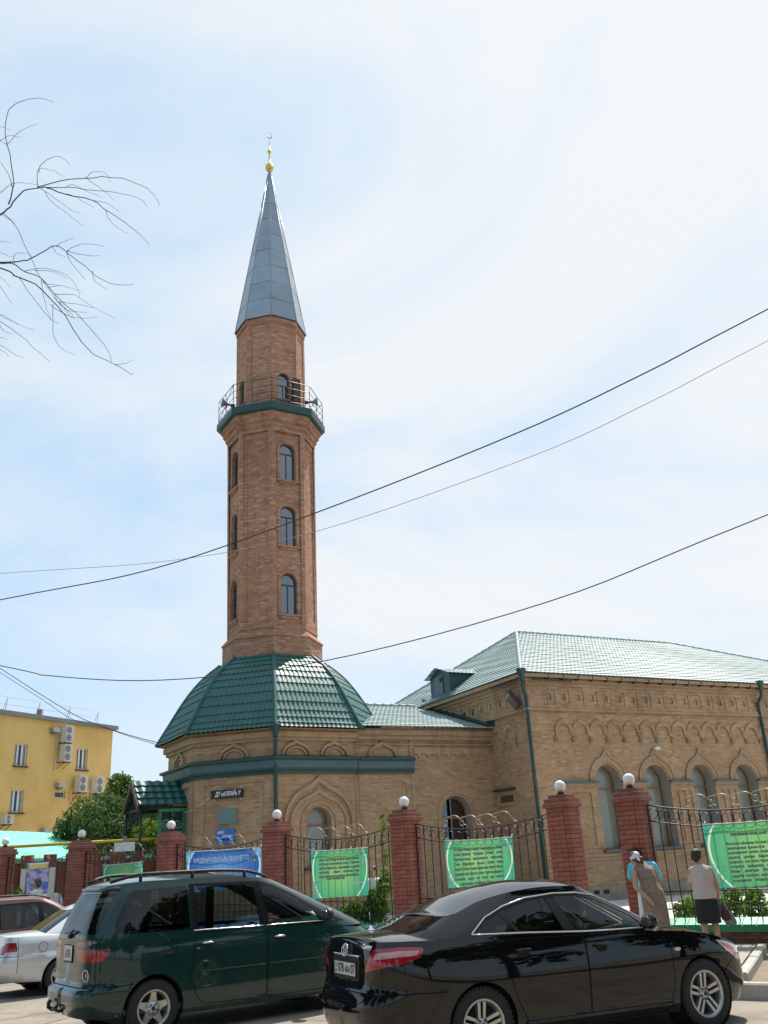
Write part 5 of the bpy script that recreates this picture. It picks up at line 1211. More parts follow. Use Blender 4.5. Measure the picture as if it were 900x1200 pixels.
# ------------------------------------------------------------------ ochre building at the left
YH = R(26); YU = Vector((math.sin(YH), math.cos(YH), 0)); YN = Vector((math.cos(YH), -math.sin(YH), 0))
yc = at_y(132.5, 853, 56); yc.z = 0
YT = at_y(132.5, 853, 56).z
FY = Fr(yc, YU, YN)                          # u = 0 at the visible corner, negative towards the viewer
def on_y(x, y):
    r = ray(x, y); t = (FY.o-CPOS).dot(FY.n)/r.dot(FY.n); p = CPOS+r*t; return (p-FY.o).dot(FY.u), p.z
yb = thing('ochre_building', yc, 0, 'ochre rendered three storey block with flat roof and small windows', 'building')
wins = []
for (x0, y0, x1, y1) in ((15.5, 872.5, 33, 897), (88.5, 878, 103.5, 901.5), (10.5, 926, 28.5, 952)):
    a_, b_ = on_y(x0, y1), on_y(x1, y0); u0, z0 = a_; u1, z1 = on_y(x1, y0); wins.append((u0, u1, z0, z1))
small = []
for (x0, y0, x1, y1) in ((64, 927.5, 77, 935), (109, 928.5, 120.5, 936)):
    u0, z0 = on_y(x0, y1); u1, z1 = on_y(x1, y0); small.append((u0, u1, z0, z1))
w0 = wins[0]; wd = w0[1]-w0[0]
for i in (1,): wins.append((w0[0]-3.6*i, w0[1]-3.6*i, w0[2], w0[3])); wins.append((wins[2][0]-3.6*i, wins[2][1]-3.6*i, wins[2][2], wins[2][3]))
mb = MB(); hs = [[(u0, z0), (u1, z0), (u1, z1), (u0, z1)] for u0, u1, z0, z1 in wins+small]
FY.prism(mb, [(-13, 0), (0, 0), (0, YT-.12), (-13, YT-.12)], -.3, 0, hs); part(mb, 'wall', M['ochre'], yb)
mb = MB(); mb.add([FY.p(0, 0, -.001), FY.p(0, YT-.12, -.001), FY.p(0, YT-.12, -13), FY.p(0, 0, -13)], [(0, 1, 2, 3)]); mb.add([FY.p(-13, 0), FY.p(-13, YT-.12), FY.p(-13, YT-.12, -13), FY.p(-13, 0, -13)], [(0, 1, 2, 3)]); part(mb, 'wall', M['ochre'], yb)
mb = MB(); FY.rect(mb, -13.2, .25, YT-.12, YT+.10, -13.2, .22, back=True); part(mb, 'roof_edge', M['grey'], yb)
for i, (u0, u1, z0, z1) in enumerate(wins+small):
    mb = MB(); t = .055; n = 3 if i < len(wins) else 1; w_ = (u1-u0)/n
    FY.prism(mb, [(u0, z0), (u1, z0), (u1, z1), (u0, z1)], -.16, -.10, [[(u0+w_*k+t, z0+t), (u0+w_*(k+1)-t, z0+t), (u0+w_*(k+1)-t, z1-t), (u0+w_*k+t, z1-t)] for k in range(n)]); f = part(mb, 'window', M['white'], yb)
    mb = MB(); FY.rect(mb, u0+.02, u1-.02, z0+.02, z1-.02, -.15, -.13, sides=False); mb.build('pane', M['pane'], f, fix=False)
    mb = MB(); FY.rect(mb, u0, u1, z0, z1, -.45, -.44, sides=False); mb.build('dark_interior', M['dark'], f, fix=False)
    if i < len(wins):
        mb = MB(); FY.rect(mb, u0+.05, u0+.05+w_*.8, z0+.05, z1-.05, -.19, -.18, sides=False); FY.rect(mb, u1-w_*.9, u1-.05, z0+.05, z1-.05, -.19, -.18, sides=False); mb.build('curtain', M['white'], f, fix=False)
        mb = MB(); FY.rect(mb, u0-.06, u1+.06, z0-.07, z0, -.12, .12); part(mb, 'window_sill', M['rust'], yb)
rl = []
for i in range(6):
    u = -1.1-2.3*i; mb = MB(); mb.tube([FY.p(u, YT+.1, -.3), FY.p(u+.25, YT+.95, -.45)], .016, 5); mb.tube([FY.p(u+.28, YT+.1, -.9), FY.p(u+.25, YT+.95, -.45)], .013, 5); part(mb, 'roof_rail_post', M['grey'], yb)
for z in (.55, .95):
    mb = MB(); mb.tube([FY.p(-12.8, YT+z, -.45), FY.p(-1.3, YT+z, -.45)], .007, 4); part(mb, 'roof_rail', M['grey'], yb)
mb = MB(); u_, z_ = on_y(58.5, 837); mb.box(-.13, .13, -.13, .13, 0, .62, Matrix.Translation(FY.p(u_, YT, -.8))); part(mb, 'roof_vent', M['plinth'], yb)
# split air conditioners
def aircon(x0, y0, x1, y1, label, brk=True):
    u0, z0 = on_y(x0, y1); u1, z1 = on_y(x1, y0); h = z1-z0; w_ = max(.55, (u1-u0)*.76); um = (u0+u1)/2
    root = thing('air_conditioner', FY.p(um, z0, 0), 0, label, 'air conditioner', 'air conditioners on the ochre wall')
    mb = MB(); FY.rect(mb, um-w_/2, um+w_/2, z0, z1, .18, .60, back=True); part(mb, 'casing', M['offwhite'], root)
    q = Matrix(((*FY.u, 0), (0, 0, 1, 0), (*FY.n, 0), (0, 0, 0, 1))).transposed()
    for zf in (.27, .73):
        r = min(h*.2, w_*.3); mb = MB(); mb.lathe([(0, 0), (r*.3, .012), (r*.8, .008), (r, .015), (r*1.08, .02), (r*1.1, 0)], 16, Matrix.Translation(FY.p(um-w_*.12, z0+h*zf, .602)) @ q); part(mb, 'fan_grille', M['grey'], root)
    for s_ in (-.35, .35):
        mb = MB(); mb.tube([FY.p(um+w_*s_, z0-.02, 0), FY.p(um+w_*s_, z0-.02, .6)], .03, 4); mb.tube([FY.p(um+w_*s_, z0-.35, 0), FY.p(um+w_*s_, z0-.02, .5)], .02, 4); part(mb, 'bracket', M['rust'], root)
    mb = MB(); mb.tube([FY.p(um-w_/2, z0+.2, .3), FY.p(um-w_/2-.15, z0+.15, .1), FY.p(um-w_/2-.15, z0-.5, .03)], .03, 5); part(mb, 'pipe', M['offwhite'], root)
for a_ in ((66.5, 852.5, 79.5, 870.5, 'upper of the two stacked air conditioners near the ochre roof'), (64.5, 874, 78, 893, 'lower of the two stacked air conditioners near the ochre roof'),
           (82.5, 910.5, 95.5, 929, 'left one of the air conditioner pair above the bushy tree'), (102.5, 912, 115, 930, 'right one of the air conditioner pair, nearest the ochre corner'),
           (-4, 956, 7, 966.5, 'single air conditioner low on the ochre wall at the photo edge')): aircon(*a_)
def hood_lamp(x, y, label):
    u, z = on_y(x, y); root = thing('wall_hood', FY.p(u, z, 0), 0, label, 'vent hood', 'metal vent hoods on the ochre wall')
    mb = MB(); FY.prism(mb, [(u-.26, z-.10), (u+.26, z-.10), (u+.26, z+.05), (u+.12, z+.14), (u-.26, z+.14)], .02, .36, back=True); part(mb, 'hood', M['steel'], root)
    mb = MB(); FY.rect(mb, u-.15, u+.15, z-.2, z-.102, .03, .2, back=True); part(mb, 'duct', M['grey'], root)
hood_lamp(62, 856.5, 'shiny metal vent hood beside the topmost air conditioner'); hood_lamp(68, 921, 'shiny metal vent hood above the small left window'); hood_lamp(51, 974, 'shiny metal vent hood low down just above the mint roof')
# ------------------------------------------------------------------ mint roofed shed, inner brick wall, gas pipe
p_tl, p_tr = at_y(-40, 972, 37), at_y(79, 977, 40)
p_br, p_bl = at_y(77, 1006, 35.2), at_y(-60, 1006, 32)
shed = thing('mint_roofed_shed', (p_br.x, p_br.y, 0), 0, 'low shed with bright mint green sheet roof behind the fence', 'shed')
mb = MB(); tile_sheet(mb, (p_bl, p_br, p_tr, p_tl), nrow=1, wave=.35, amp=.012, step=.0, sub=5); part(mb, 'roof_sheet', M['mint'], shed, fix=False)
p_r2 = at_y(82.5, 990, 41.5)+Vector((.3, 2.5, -1.0)); mb = MB(); mb.add([p_tr, p_br, at_y(82.5, 990, 37.5)], [(0, 1, 2)]); mb.add([p_tl, p_tr, p_r2, p_tl+(p_r2-p_tr)], [(0, 1, 2, 3)]); part(mb, 'roof_sheet', M['mint'], shed)
mb = MB(); mb.add([p_bl-Vector((0, 0, .05)), p_br-Vector((.2, 0, .05)), Vector((p_br.x-.2, p_br.y, 0)), Vector((p_bl.x, p_bl.y, 0))], [(0, 1, 2, 3)]); part(mb, 'wall', M['ochre'], shed)
wa, wb = at_y(-30, 1006, 31.0), at_y(188, 1000.5, 33.5)
iw = thing('inner_brick_wall', (wa.x, wa.y, 0), 0, 'orange brick yard wall with pale mint coping behind the iron fence', 'wall')
FI = Fr(wa, (wb-wa), Vector(((wb-wa).y, -(wb-wa).x, 0))); LI = Vector((wb.x-wa.x, wb.y-wa.y, 0)).length; ZI = 2.42
mb = MB(); FI.rect(mb, 0, LI, 0, ZI, -.25, 0, back=True); part(mb, 'brickwork', M['redwall'], iw)
mb = MB(); FI.rect(mb, -.05, LI+.05, ZI+.002, ZI+.10, -.30, .06, back=True); part(mb, 'coping', M['kerb_tile'], iw)
for k in range(9):
    mb = MB(); u = .2+k*LI/8.4; FI.rect(mb, u-.2, u+.2, 0, ZI+.25, -.26, .10, back=True); part(mb, 'pier', M['redwall'], iw)
FIo = .18
for nm, za, u0, u1 in (('gas_pipe', ZI+.52, .5, LI+1.2),):
    root = thing('gas_pipe', FI.p(u0, za, FIo), 0, 'yellow gas pipe on short posts running above the orange brick wall', 'pipe')
    mb = MB(); mb.tube([FI.p(u0, za, FIo), FI.p(u1, za+.12, FIo)], .05, 8); part(mb, 'pipe', M['yellow'], root)
    for u in (LI*.505, LI+.9):
        mb = MB(); mb.tube([FI.p(u, 0, FIo), FI.p(u, za+.1*u/LI, FIo)], .035, 6); part(mb, 'support', M['yellow'], root)
# small floodlight box on dark post
bp_ = at_y(146, 992, 29.5); lp_ = thing('post_lamp', (bp_.x, bp_.y, 0), 0, 'small white box lamp on a dark post behind the fence left of the porch', 'lamp post')
mb = MB(); mb.tube([(bp_.x, bp_.y, 0), (bp_.x, bp_.y, bp_.z-.1)], .055, 8); part(mb, 'post', M['darkgrey'], lp_)
mb = MB(); mb.box(-.30, .30, -.08, .08, -.14, .12, Matrix.Translation(bp_) @ Matrix.Rotation(.15, 4, 'Z')); part(mb, 'lamp_box', M['white'], lp_)
mb = MB(); mb.box(-.05, .05, -.05, .05, .12, .3, Matrix.Translation(bp_)); part(mb, 'bracket', M['grey'], lp_)
# white door frame behind the poster, seen past its sides
d0_ = at_y(26, 1030, 28.0); dfr = thing('white_gate_leaf', (d0_.x, d0_.y, 0), 0, 'pale wooden gate leaves standing open behind the blue poster', 'gate')
for x, w_ in ((27.2, .14), (60.8, .17)):
    q = at_y(x, 1030, 28.0); mb = MB(); mb.box(-w_/2, w_/2, -.03, .03, 0, 2.1, Matrix.Translation((q.x, q.y, .1))); part(mb, 'gate_leaf', M['offwhite'], dfr)
# ------------------------------------------------------------------ trees and shrubs
def leaf_cloud(mb, blobs, n, size, droop=.3, flat=(1, 1, 1), seed=1, shell=.55):
    rnd = random.Random(seed); tot = sum(r**2 for _, r in blobs)
    for c, r in blobs:
        c = Vector(c); m = int(n*r*r/tot)
        for _ in range(m):
            while True:
                p = Vector((rnd.uniform(-1, 1), rnd.uniform(-1, 1), rnd.uniform(-1, 1)))
                if p.length <= 1 and p.length > shell*rnd.random()**.3: break
            nn = (p.normalized()+Vector((rnd.gauss(0, .6), rnd.gauss(0, .6), rnd.gauss(.25, .5)))).normalized()
            p = c+Vector((p.x*r*flat[0], p.y*r*flat[1], p.z*r*flat[2]))
            t = nn.orthogonal().normalized(); t = (Matrix.Rotation(rnd.uniform(0, 6.28), 3, nn) @ t); b_ = nn.cross(t); s_ = size*rnd.uniform(.55, 1.3)
            tip = nn*(-droop*s_*.4)
            mb.add([p-t*s_*.5, p+b_*s_*.24, p+t*s_*.5+tip, p-b_*s_*.24], [(0, 1, 2, 3)])
def lumpy(c, R_, n, rr, seed, flat=1.0):
    rnd = random.Random(seed); out = []
    for i in range(n):
        while True:
            p = Vector((rnd.uniform(-1, 1), rnd.uniform(-1, 1), rnd.uniform(-1, 1)))
            if p.length < 1: break
        out.append((Vector(c)+Vector((p.x*R_[0], p.y*R_[1], p.z*R_[2]*flat)), rr*rnd.uniform(.6, 1.3)))
    return out
def tree(name, base, blobs, trunk_h, tr, mat, n, size, label, cat='tree', group=None, seed=1, limbs=7, droop=.3):
    root = thing(name, base, 0, label, cat, group); rnd = random.Random(seed)
    base = Vector(base); top = base+Vector((rnd.uniform(-.2, .2), rnd.uniform(-.2, .2), trunk_h))
    tk = MB(); tk.tube([base-Vector((0, 0, .1)), base.lerp(top, .5)+Vector((.05, 0, 0)), top], [tr, tr*.8, tr*.6], 9); t = part(tk, 'trunk', M['bark'], root)
    for i in range(min(limbs, len(blobs))):
        c, r = blobs[(i*5) % len(blobs)]; c = Vector(c); m_ = top.lerp(c, .5)+Vector((rnd.uniform(-.2, .2), rnd.uniform(-.2, .2), -.15)); s0 = base.lerp(top, .6+.4*rnd.random())
        lm = MB(); lm.tube([s0, m_, c], [tr*.45, tr*.25, tr*.08], 6); part(lm, 'limb', M['bark'], root)
    cw_ = MB(); leaf_cloud(cw_, blobs, n, size, seed=seed, droop=droop); part(cw_, 'crown', M[mat], root, fix=False)
    return root
# bushy tree in front of the ochre wall
c = at_y(122, 968, 39)
bl_ = lumpy(c+Vector((0, 0, -.3)), (2.0, 1.2, 1.0), 16, .75, 3)+[(at_y(x, y, 39+dy_), r) for x, y, dy_, r in ((85, 968, 0, .75), (100, 952, 0, .8), (120, 948, .5, .8), (140, 958, .3, .8), (160, 962, 0, .9), (178, 968, .5, .9), (75, 975, -.3, .5), (110, 965, -.8, .9), (135, 980, -1, .9), (165, 985, -.5, 1.0), (190, 978, 1, .9), (200, 990, .8, .8))]
tree('bushy_tree', (c.x, c.y, 0), bl_, 2.2, .16, 'leaf_olive', 19000, .16, 'broad bushy tree with pale olive leaves in front of the ochre building', seed=4)
c = at_y(148, 930, 50); tree('background_tree', (c.x, c.y, 0), [(at_y(x, y, 50), r) for x, y, r in ((140, 921, .75), (133, 935, .7), (150, 932, .8), (143, 945, .9), (160, 938, .7), (158, 950, 1.0), (128, 950, .8), (172, 948, .9), (148, 916, .4), (136, 914, .35), (185, 950, 1.0), (205, 960, 1.0))], 4, .2, 'leaf', 6500, .24, 'taller loose tree rising behind the porch roof', seed=8)
c = at_y(185, 990, 37.5); tree('porch_shrub', (c.x, c.y, 0), lumpy(c, (1.2, .6, .8), 9, .6, 5), 1.2, .08, 'leaf_bright', 3500, .15, 'bright green leafy shrub seen under the porch roof', 'shrub', seed=9)
# vine and shrub at the middle pillar
def fpx(x, y, d): u, z = on_fence(x, y, d); return FF.p(u, z, d)
b_ = [(fpx(x, y, -.25), r) for x, y, r in ((440, 1052, .22), (450, 1040, .20), (447, 1062, .25), (432, 1068, .26), (418, 1064, .22), (405, 1070, .2), (425, 1082, .3), (443, 1085, .3), (404, 1085, .3), (388, 1080, .25), (452, 1028, .14), (380, 1092, .3))]
sr = thing('leafy_vine', (b_[0][0].x, b_[0][0].y, PZ), 0, 'dense leafy vine climbing the iron fence left of the middle pillar', 'vine')
mb = MB(); leaf_cloud(mb, b_, 3400, .105, seed=12, droop=.8); part(mb, 'foliage', M['leaf'], sr, fix=False)
mb = MB(); pts = [fpx(x, y, -.04) for x, y in ((452, 1040), (449, 1020), (452, 1002), (447, 985), (451, 968), (449, 958))]; mb.tube(pts, .006, 4); part(mb, 'stem', M['bark'], sr)
mb = MB(); leaf_cloud(mb, [(p+Vector((random.uniform(-.05, .05), 0, random.uniform(-.04, .04))), .085) for p in pts for _ in (0, 1)]+[(fpx(455, 1012, -.03), .08), (fpx(444, 1003, -.03), .07)], 110, .12, seed=13); part(mb, 'shoot_leaves', M['leaf_bright'], sr, fix=False)
mb = MB(); leaf_cloud(mb, [(q+Vector((0, -.1, .06)), r*.9) for q, r in b_[:6]], 420, .11, seed=14); part(mb, 'young_leaves', M['leaf_bright'], sr, fix=False)
# shrubs behind the right fence panel
for i, (xs, lab) in enumerate((((803, 818), 'low shrub behind the fence left of the woman in the black skirt'), ((846, 862), 'leafy rose shrub behind the fence under the large green banner'), ((874, 892), 'leafy shrub at the right photo edge behind the fence bars'))):
    b2 = [(fpx(random.uniform(*xs), y, -.6-random.random()*.4), r) for y, r in ((1050, .2), (1060, .26), (1068, .28), (1072, .3), (1045, .15))]
    if i == 0: b2 = b2[1:4]
    c = b2[0][0]; tree('rose_shrub', (c.x, c.y, PZ-.05), b2, .35, .02, 'leaf_bright', 700, .11, lab, 'shrub', 'shrubs inside the right fence', seed=20+i, limbs=4)
bb = thing('fence_shrub', (at_y(30, 1062, 27).x, 27, 0), 0, 'low yellow green shrub beside the blue poster', 'shrub')
mb = MB(); leaf_cloud(mb, [(at_y(x, y, 27), r) for x, y, r in ((20, 1050, .22), (27, 1058, .25), (14, 1060, .25), (36, 1062, .2))], 500, .14, seed=31); part(mb, 'foliage', M['leaf_bright'], bb, fix=False)
mb = MB(); mb.tube([(bb.location.x, 27, 0), at_y(25, 1060, 27)], .02, 5); part(mb, 'stem', M['bark'], bb)
# street trees on the near side: the parked cars mirror them
for i, (x, y, h) in enumerate(((-9, -7, 13), (-2.5, -9, 13), (4.5, -7, 13), (11.5, -4.5, 14), (15, 1.0, 14), (14.5, 7, 13), (19, 13, 14), (-15, -3, 12), (-17, 6, 12), (-13, 13.5, 11))):
    tree('street_tree', (x, y, 0), lumpy((x, y, h*.56), (3.2, 3.0, h*.38), 22, 1.7, 40+i), h*.4, .22, 'leaf_dark', 3000, .8, 'dark leafy street tree across the road, mirrored in the parked cars', 'tree', 'street trees across the road', seed=50+i)
# ------------------------------------------------------------------ overhead cables
M['wire_grey'] = pm('weathered_grey_cable', (0.26, 0.27, 0.29), 0.6)
def cable(pts, r, label, ext=(10, 10), mat='wire'):
    P_ = [at_y(x, y, Y) for x, y, Y in pts]
    a_ = P_[0]+(P_[0]-P_[1]).normalized()*ext[0]; b_ = P_[-1]+(P_[-1]-P_[-2]).normalized()*ext[1]
    P_ = [a_]+P_+[b_]; out = []
    for i in range(len(P_)-1):
        p0, p1, p2, p3 = P_[max(0, i-1)], P_[i], P_[i+1], P_[min(len(P_)-1, i+2)]
        for j in range(6):
            t = j/6; out.append(.5*((2*p1)+(p2-p0)*t+(2*p0-5*p1+4*p2-p3)*t*t+(3*p1-p0-3*p2+p3)*t**3))
    out.append(P_[-1]); mb = MB(); mb.tube(out, r, 5); o = mb.build('overhead_cable', M[mat]); tag(o, label, 'cable', 'overhead cables')
def ys(pts, y0, y1): n = len(pts); return [(x, y, y0+(y1-y0)*x/900) for x, y in pts]
cable(ys([(0, 703), (178, 667), (370, 601), (600, 510), (750, 440), (900, 362)], 19, 11.5), .0125, 'thick black cable crossing the minaret at its middle window')
cable(ys([(0, 672), (200, 657), (370, 623), (620, 536), (760, 472), (900, 399)], 21, 13), .0065, 'thin faint cable just below the thick one', (10, 10), 'wire_grey')
cable(ys([(0, 780), (60, 792), (190, 797), (378, 775), (640, 706), (900, 603)], 20, 12.5), .0105, 'black cable crossing in front of the green dome top and rising to the right')
cable([(0, 783, 40), (45, 812, 39), (90, 839, 38), (117, 850, 37.5), (150, 861, 36.5), (187, 871, 35.5)], .016, 'upper of two cables running from the left down to the dome eave', (10, .3))
cable([(0, 788, 40), (50, 820, 39), (85, 843, 38), (120, 852, 37.5), (152, 863, 36.5), (188, 874, 35.5)], .012, 'lower of two cables running from the left down to the dome eave', (10, .3))
# ------------------------------------------------------------------ bare branches reaching in from the left
bt_root = thing('bare_tree', (-5.0, 6.4, 0), 0, 'leafless tree whose thin dark twigs reach in at the upper left', 'tree')
def zc(x, y, Y): return at_y(x/3.43, 100+y/3.43, Y)
BR = [(.0125, .004, [(-420, 700), (-200, 610), (-60, 560), (0, 520), (40, 485), (95, 425), (150, 412), (190, 412)], 0),
 (.0055, .0016, [(150, 412), (240, 385), (345, 372), (440, 370), (520, 382), (590, 415), (630, 455), (638, 488)], 0), (.0045, .0016, [(150, 412), (270, 408), (365, 420), (460, 428), (555, 450), (592, 486)], .2),
 (.0065, .0018, [(190, 415), (260, 437), (375, 462), (420, 497), (500, 550), (550, 590), (600, 641)], -.1), (.003, .0014, [(180, 425), (215, 475), (270, 515), (335, 567)], .15), (.003, .0014, [(165, 415), (215, 450), (270, 490), (325, 518)], .1),
 (.004, .0014, [(150, 410), (152, 350), (175, 310), (230, 288), (262, 300), (280, 321)], -.15), (.003, .0013, [(157, 352), (165, 333), (215, 345), (260, 367)], -.15), (.003, .0013, [(345, 372), (370, 350), (415, 350), (438, 370), (443, 392)], .1),
 (.003, .0013, [(345, 372), (400, 410), (458, 460)], .1), (.003, .0013, [(420, 497), (450, 555), (518, 597)], -.1), (.003, .0013, [(270, 408), (290, 398), (330, 415), (412, 452)], .2), (.003, .0013, [(375, 462), (430, 475), (486, 512)], 0), (.0025, .0013, [(260, 437), (310, 450), (382, 496)], 0),
 (.007, .0018, [(35, 480), (55, 395), (40, 280), (20, 190), (35, 100), (90, 62), (160, 50), (217, 70)], .1), (.003, .0013, [(30, 237), (80, 185), (155, 152)], .1), (.003, .0013, [(30, 237), (5, 225), (-30, 190)], .1), (.003, .0013, [(-10, 235), (30, 205), (88, 207)], .12), (.0025, .0013, [(-20, 155), (10, 168), (45, 180)], .1),
 (.004, .0015, [(50, 410), (20, 330), (-25, 290)], .1), (.003, .0013, [(-10, 440), (50, 397), (100, 392), (150, 402)], .1),
 (.0075, .0018, [(-300, 690), (-40, 712), (0, 712), (70, 708), (130, 695), (175, 668), (213, 645), (245, 652), (290, 690), (345, 730), (380, 760), (440, 795), (520, 803), (535, 795)], -.3),
 (.003, .0013, [(270, 668), (330, 636), (420, 648)], -.3), (.003, .0013, [(265, 665), (340, 680), (400, 684)], -.3), (.003, .0013, [(265, 665), (290, 720), (345, 782)], -.3), (.003, .0013, [(370, 745), (385, 790), (430, 820)], -.3), (.003, .0013, [(225, 648), (250, 630), (298, 612)], -.3), (.0025, .0012, [(213, 650), (225, 675), (262, 690)], -.3),
 (.008, .0018, [(-300, 660), (-40, 700), (0, 718), (50, 715), (100, 750), (165, 775), (220, 840), (300, 910), (370, 985), (430, 1060), (450, 1112)], .2),
 (.0085, .0018, [(-300, 690), (0, 735), (60, 765), (140, 800), (215, 870), (265, 930), (310, 1005), (375, 1078), (460, 1120), (525, 1160), (538, 1155)], 0), (.0028, .0013, [(460, 1120), (500, 1118), (530, 1106)], 0),
 (.0045, .0016, [(0, 515), (20, 520), (60, 560), (100, 640), (150, 750), (190, 810), (235, 870), (290, 937)], .3), (.004, .0015, [(50, 765), (80, 780), (130, 850), (200, 935), (235, 957)], .1), (.003, .0013, [(215, 880), (215, 990), (240, 1050), (300, 1083)], .1),
 (.003, .0013, [(100, 745), (180, 735), (250, 755), (300, 790), (320, 850)], .3), (.003, .0013, [(140, 745), (220, 748), (275, 780)], .25), (.003, .0013, [(220, 840), (300, 843), (370, 890), (463, 936)], .2), (.003, .0013, [(235, 870), (310, 880), (375, 895)], .2), (.003, .0013, [(200, 880), (270, 925), (330, 935), (393, 930)], .1), (.003, .0013, [(60, 720), (60, 680), (105, 675), (130, 690)], .2),
 (.003, .0013, [(170, 790), (205, 800), (245, 805)], .2), (.003, .0013, [(165, 780), (180, 870), (205, 945)], .1), (.003, .0013, [(215, 850), (270, 905), (360, 912)], .1), (.0025, .0012, [(190, 812), (250, 808), (330, 828)], .2), (.0025, .0012, [(235, 870), (290, 920), (295, 940)], .1),
 (.004, .0014, [(-120, 880), (-10, 945), (60, 990), (130, 1050), (202, 1112)], -.2), (.003, .0013, [(-90, 880), (-10, 920), (60, 955), (138, 982)], -.1), (.003, .0013, [(-80, 990), (-5, 1040), (50, 1075), (98, 1095)], -.1), (.003, .0013, [(-60, 740), (-5, 800), (30, 850), (52, 882)], .1), (.0025, .0012, [(-30, 750), (10, 780), (45, 812)], .1),
 (.0025, .0012, [(-40, 1000), (0, 1010), (30, 1025)], 0), (.0025, .0012, [(-30, 1050), (10, 1065), (35, 1090)], 0), (.0025, .0012, [(-30, 930), (15, 925), (75, 965)], 0), (.0025, .0012, [(0, 965), (25, 990), (48, 998)], 0), (.0025, .0012, [(-30, 630), (10, 628), (42, 632)], .1), (.0025, .0012, [(-30, 660), (20, 680), (50, 690)], .1), (.003, .0013, [(0, 520), (35, 535), (55, 560)], .2)]
rb = random.Random(5)
for r0_, r1_, pl_, dy in BR:
    pts = [zc(x, y, 6.5+dy+.0006*max(0, x)) for x, y in pl_]; out = []; n = len(pts)
    for i in range(n-1):
        p0, p1, p2, p3 = pts[max(0, i-1)], pts[i], pts[i+1], pts[min(n-1, i+2)]
        for j in range(3):
            t = j/3; q = .5*((2*p1)+(p2-p0)*t+(2*p0-5*p1+4*p2-p3)*t*t+(3*p1-p0-3*p2+p3)*t**3); out.append(q+Vector((rb.gauss(0, 1), rb.gauss(0, 1), rb.gauss(0, 1)))*.0035)
    out.append(pts[-1]); m_ = len(out)
    mb = MB(); mb.tube(out, [r0_+(r1_-r0_)*(j/(m_-1))**.7 for j in range(m_)], 5); part(mb, 'branch', M['bark'], bt_root)
ends = [zc(-420, 700, 6.5), zc(-300, 690, 6.2), zc(-300, 660, 6.7), zc(-300, 690, 6.5), zc(-120, 880, 6.3)]
tk = [Vector((-5.0, 6.4, -.1)), Vector((-5.05, 6.4, 1.5)), Vector((-4.95, 6.45, 3.0)), Vector((-5.0, 6.4, 4.2)), Vector((-5.1, 6.3, 5.6))]
mb = MB(); mb.tube(tk, [.16, .14, .12, .09, .05], 10); part(mb, 'trunk', M['bark'], bt_root)
for e in ends:
    mb = MB(); s0_ = Vector((-5.0, 6.42, max(2.2, e.z-.6))); mb.tube([s0_, s0_.lerp(e, .5)+Vector((0, 0, .1)), e], [.05, .03, .012], 6); part(mb, 'branch', M['bark'], bt_root)
# ------------------------------------------------------------------ people
def remesh(mb, name, mat, parent, vox=.012, smooth=4, loc=None):
    o = mb.build(name, mat, None, fix=False); m = o.modifiers.new('r', 'REMESH'); m.mode = 'VOXEL'; m.voxel_size = vox; m.use_smooth_shade = True
    s = o.modifiers.new('s', 'SMOOTH'); s.iterations = smooth; s.factor = .5
    dg = bpy.context.evaluated_depsgraph_get(); me = bpy.data.meshes.new_from_object(o.evaluated_get(dg)); old = o.data
    o.modifiers.clear(); o.data = me; bpy.data.meshes.remove(old); me.materials.clear(); me.materials.append(mat); me.name = name
    me.polygons.foreach_set('use_smooth', [True]*len(me.polygons)); o.parent = parent
    return o
def limb(mb, pts, rr):
    """closed chain of overlapping cones with round joints"""
    pts = [Vector(p) for p in pts]
    for p, r in zip(pts, rr): mb.ball(p, r, 10, 8)
    for a_, b_, ra, rb_ in zip(pts, pts[1:], rr, rr[1:]):
        mb.tube([a_, b_], [ra, rb_], 10)
def ell(mb, c, sx, sy, sz): mb.ball(c, 1.0, 14, 10, (sx, sy, sz))
def hand(mb, wrist, d, side, up=Vector((0, 1, 0))):
    """palm, four fingers and thumb hanging along d"""
    w = Vector(wrist); d = Vector(d).normalized(); x = Vector(side).normalized(); n = d.cross(x)
    limb(mb, [w, w+d*.05, w+d*.085], [.026, .030, .030])
    for i, (o_, l) in enumerate(((-.027, .062), (-.009, .075), (.009, .072), (.027, .055))):
        b_ = w+d*.09+x*o_; limb(mb, [b_, b_+d*l*.5+n*.006, b_+d*l*.9+n*.022], [.0095, .0085, .007])
    b_ = w+d*.035+x*-.028; limb(mb, [b_, b_+d*.03-x*.018+n*.01, b_+d*.058-x*.018+n*.02], [.012, .010, .008])
def loft(mb, secs, n=20):
    """secs: (centre, half width x, half depth y, rotation z)"""
    vs = []
    for c, a_, b_, rz in secs:
        for k in range(n):
            t = 2*math.pi*k/n; p = Vector((a_*math.cos(t), b_*math.sin(t), 0)); vs.append(Vector(c)+(Matrix.Rotation(rz, 3, 'Z') @ p))
    fs = [(i*n+k, i*n+(k+1) % n, (i+1)*n+(k+1) % n, (i+1)*n+k) for i in range(len(secs)-1) for k in range(n)]
    fs += [tuple(range(n-1, -1, -1)), tuple((len(secs)-1)*n+k for k in range(n))]
    mb.add(vs, fs, None, True)
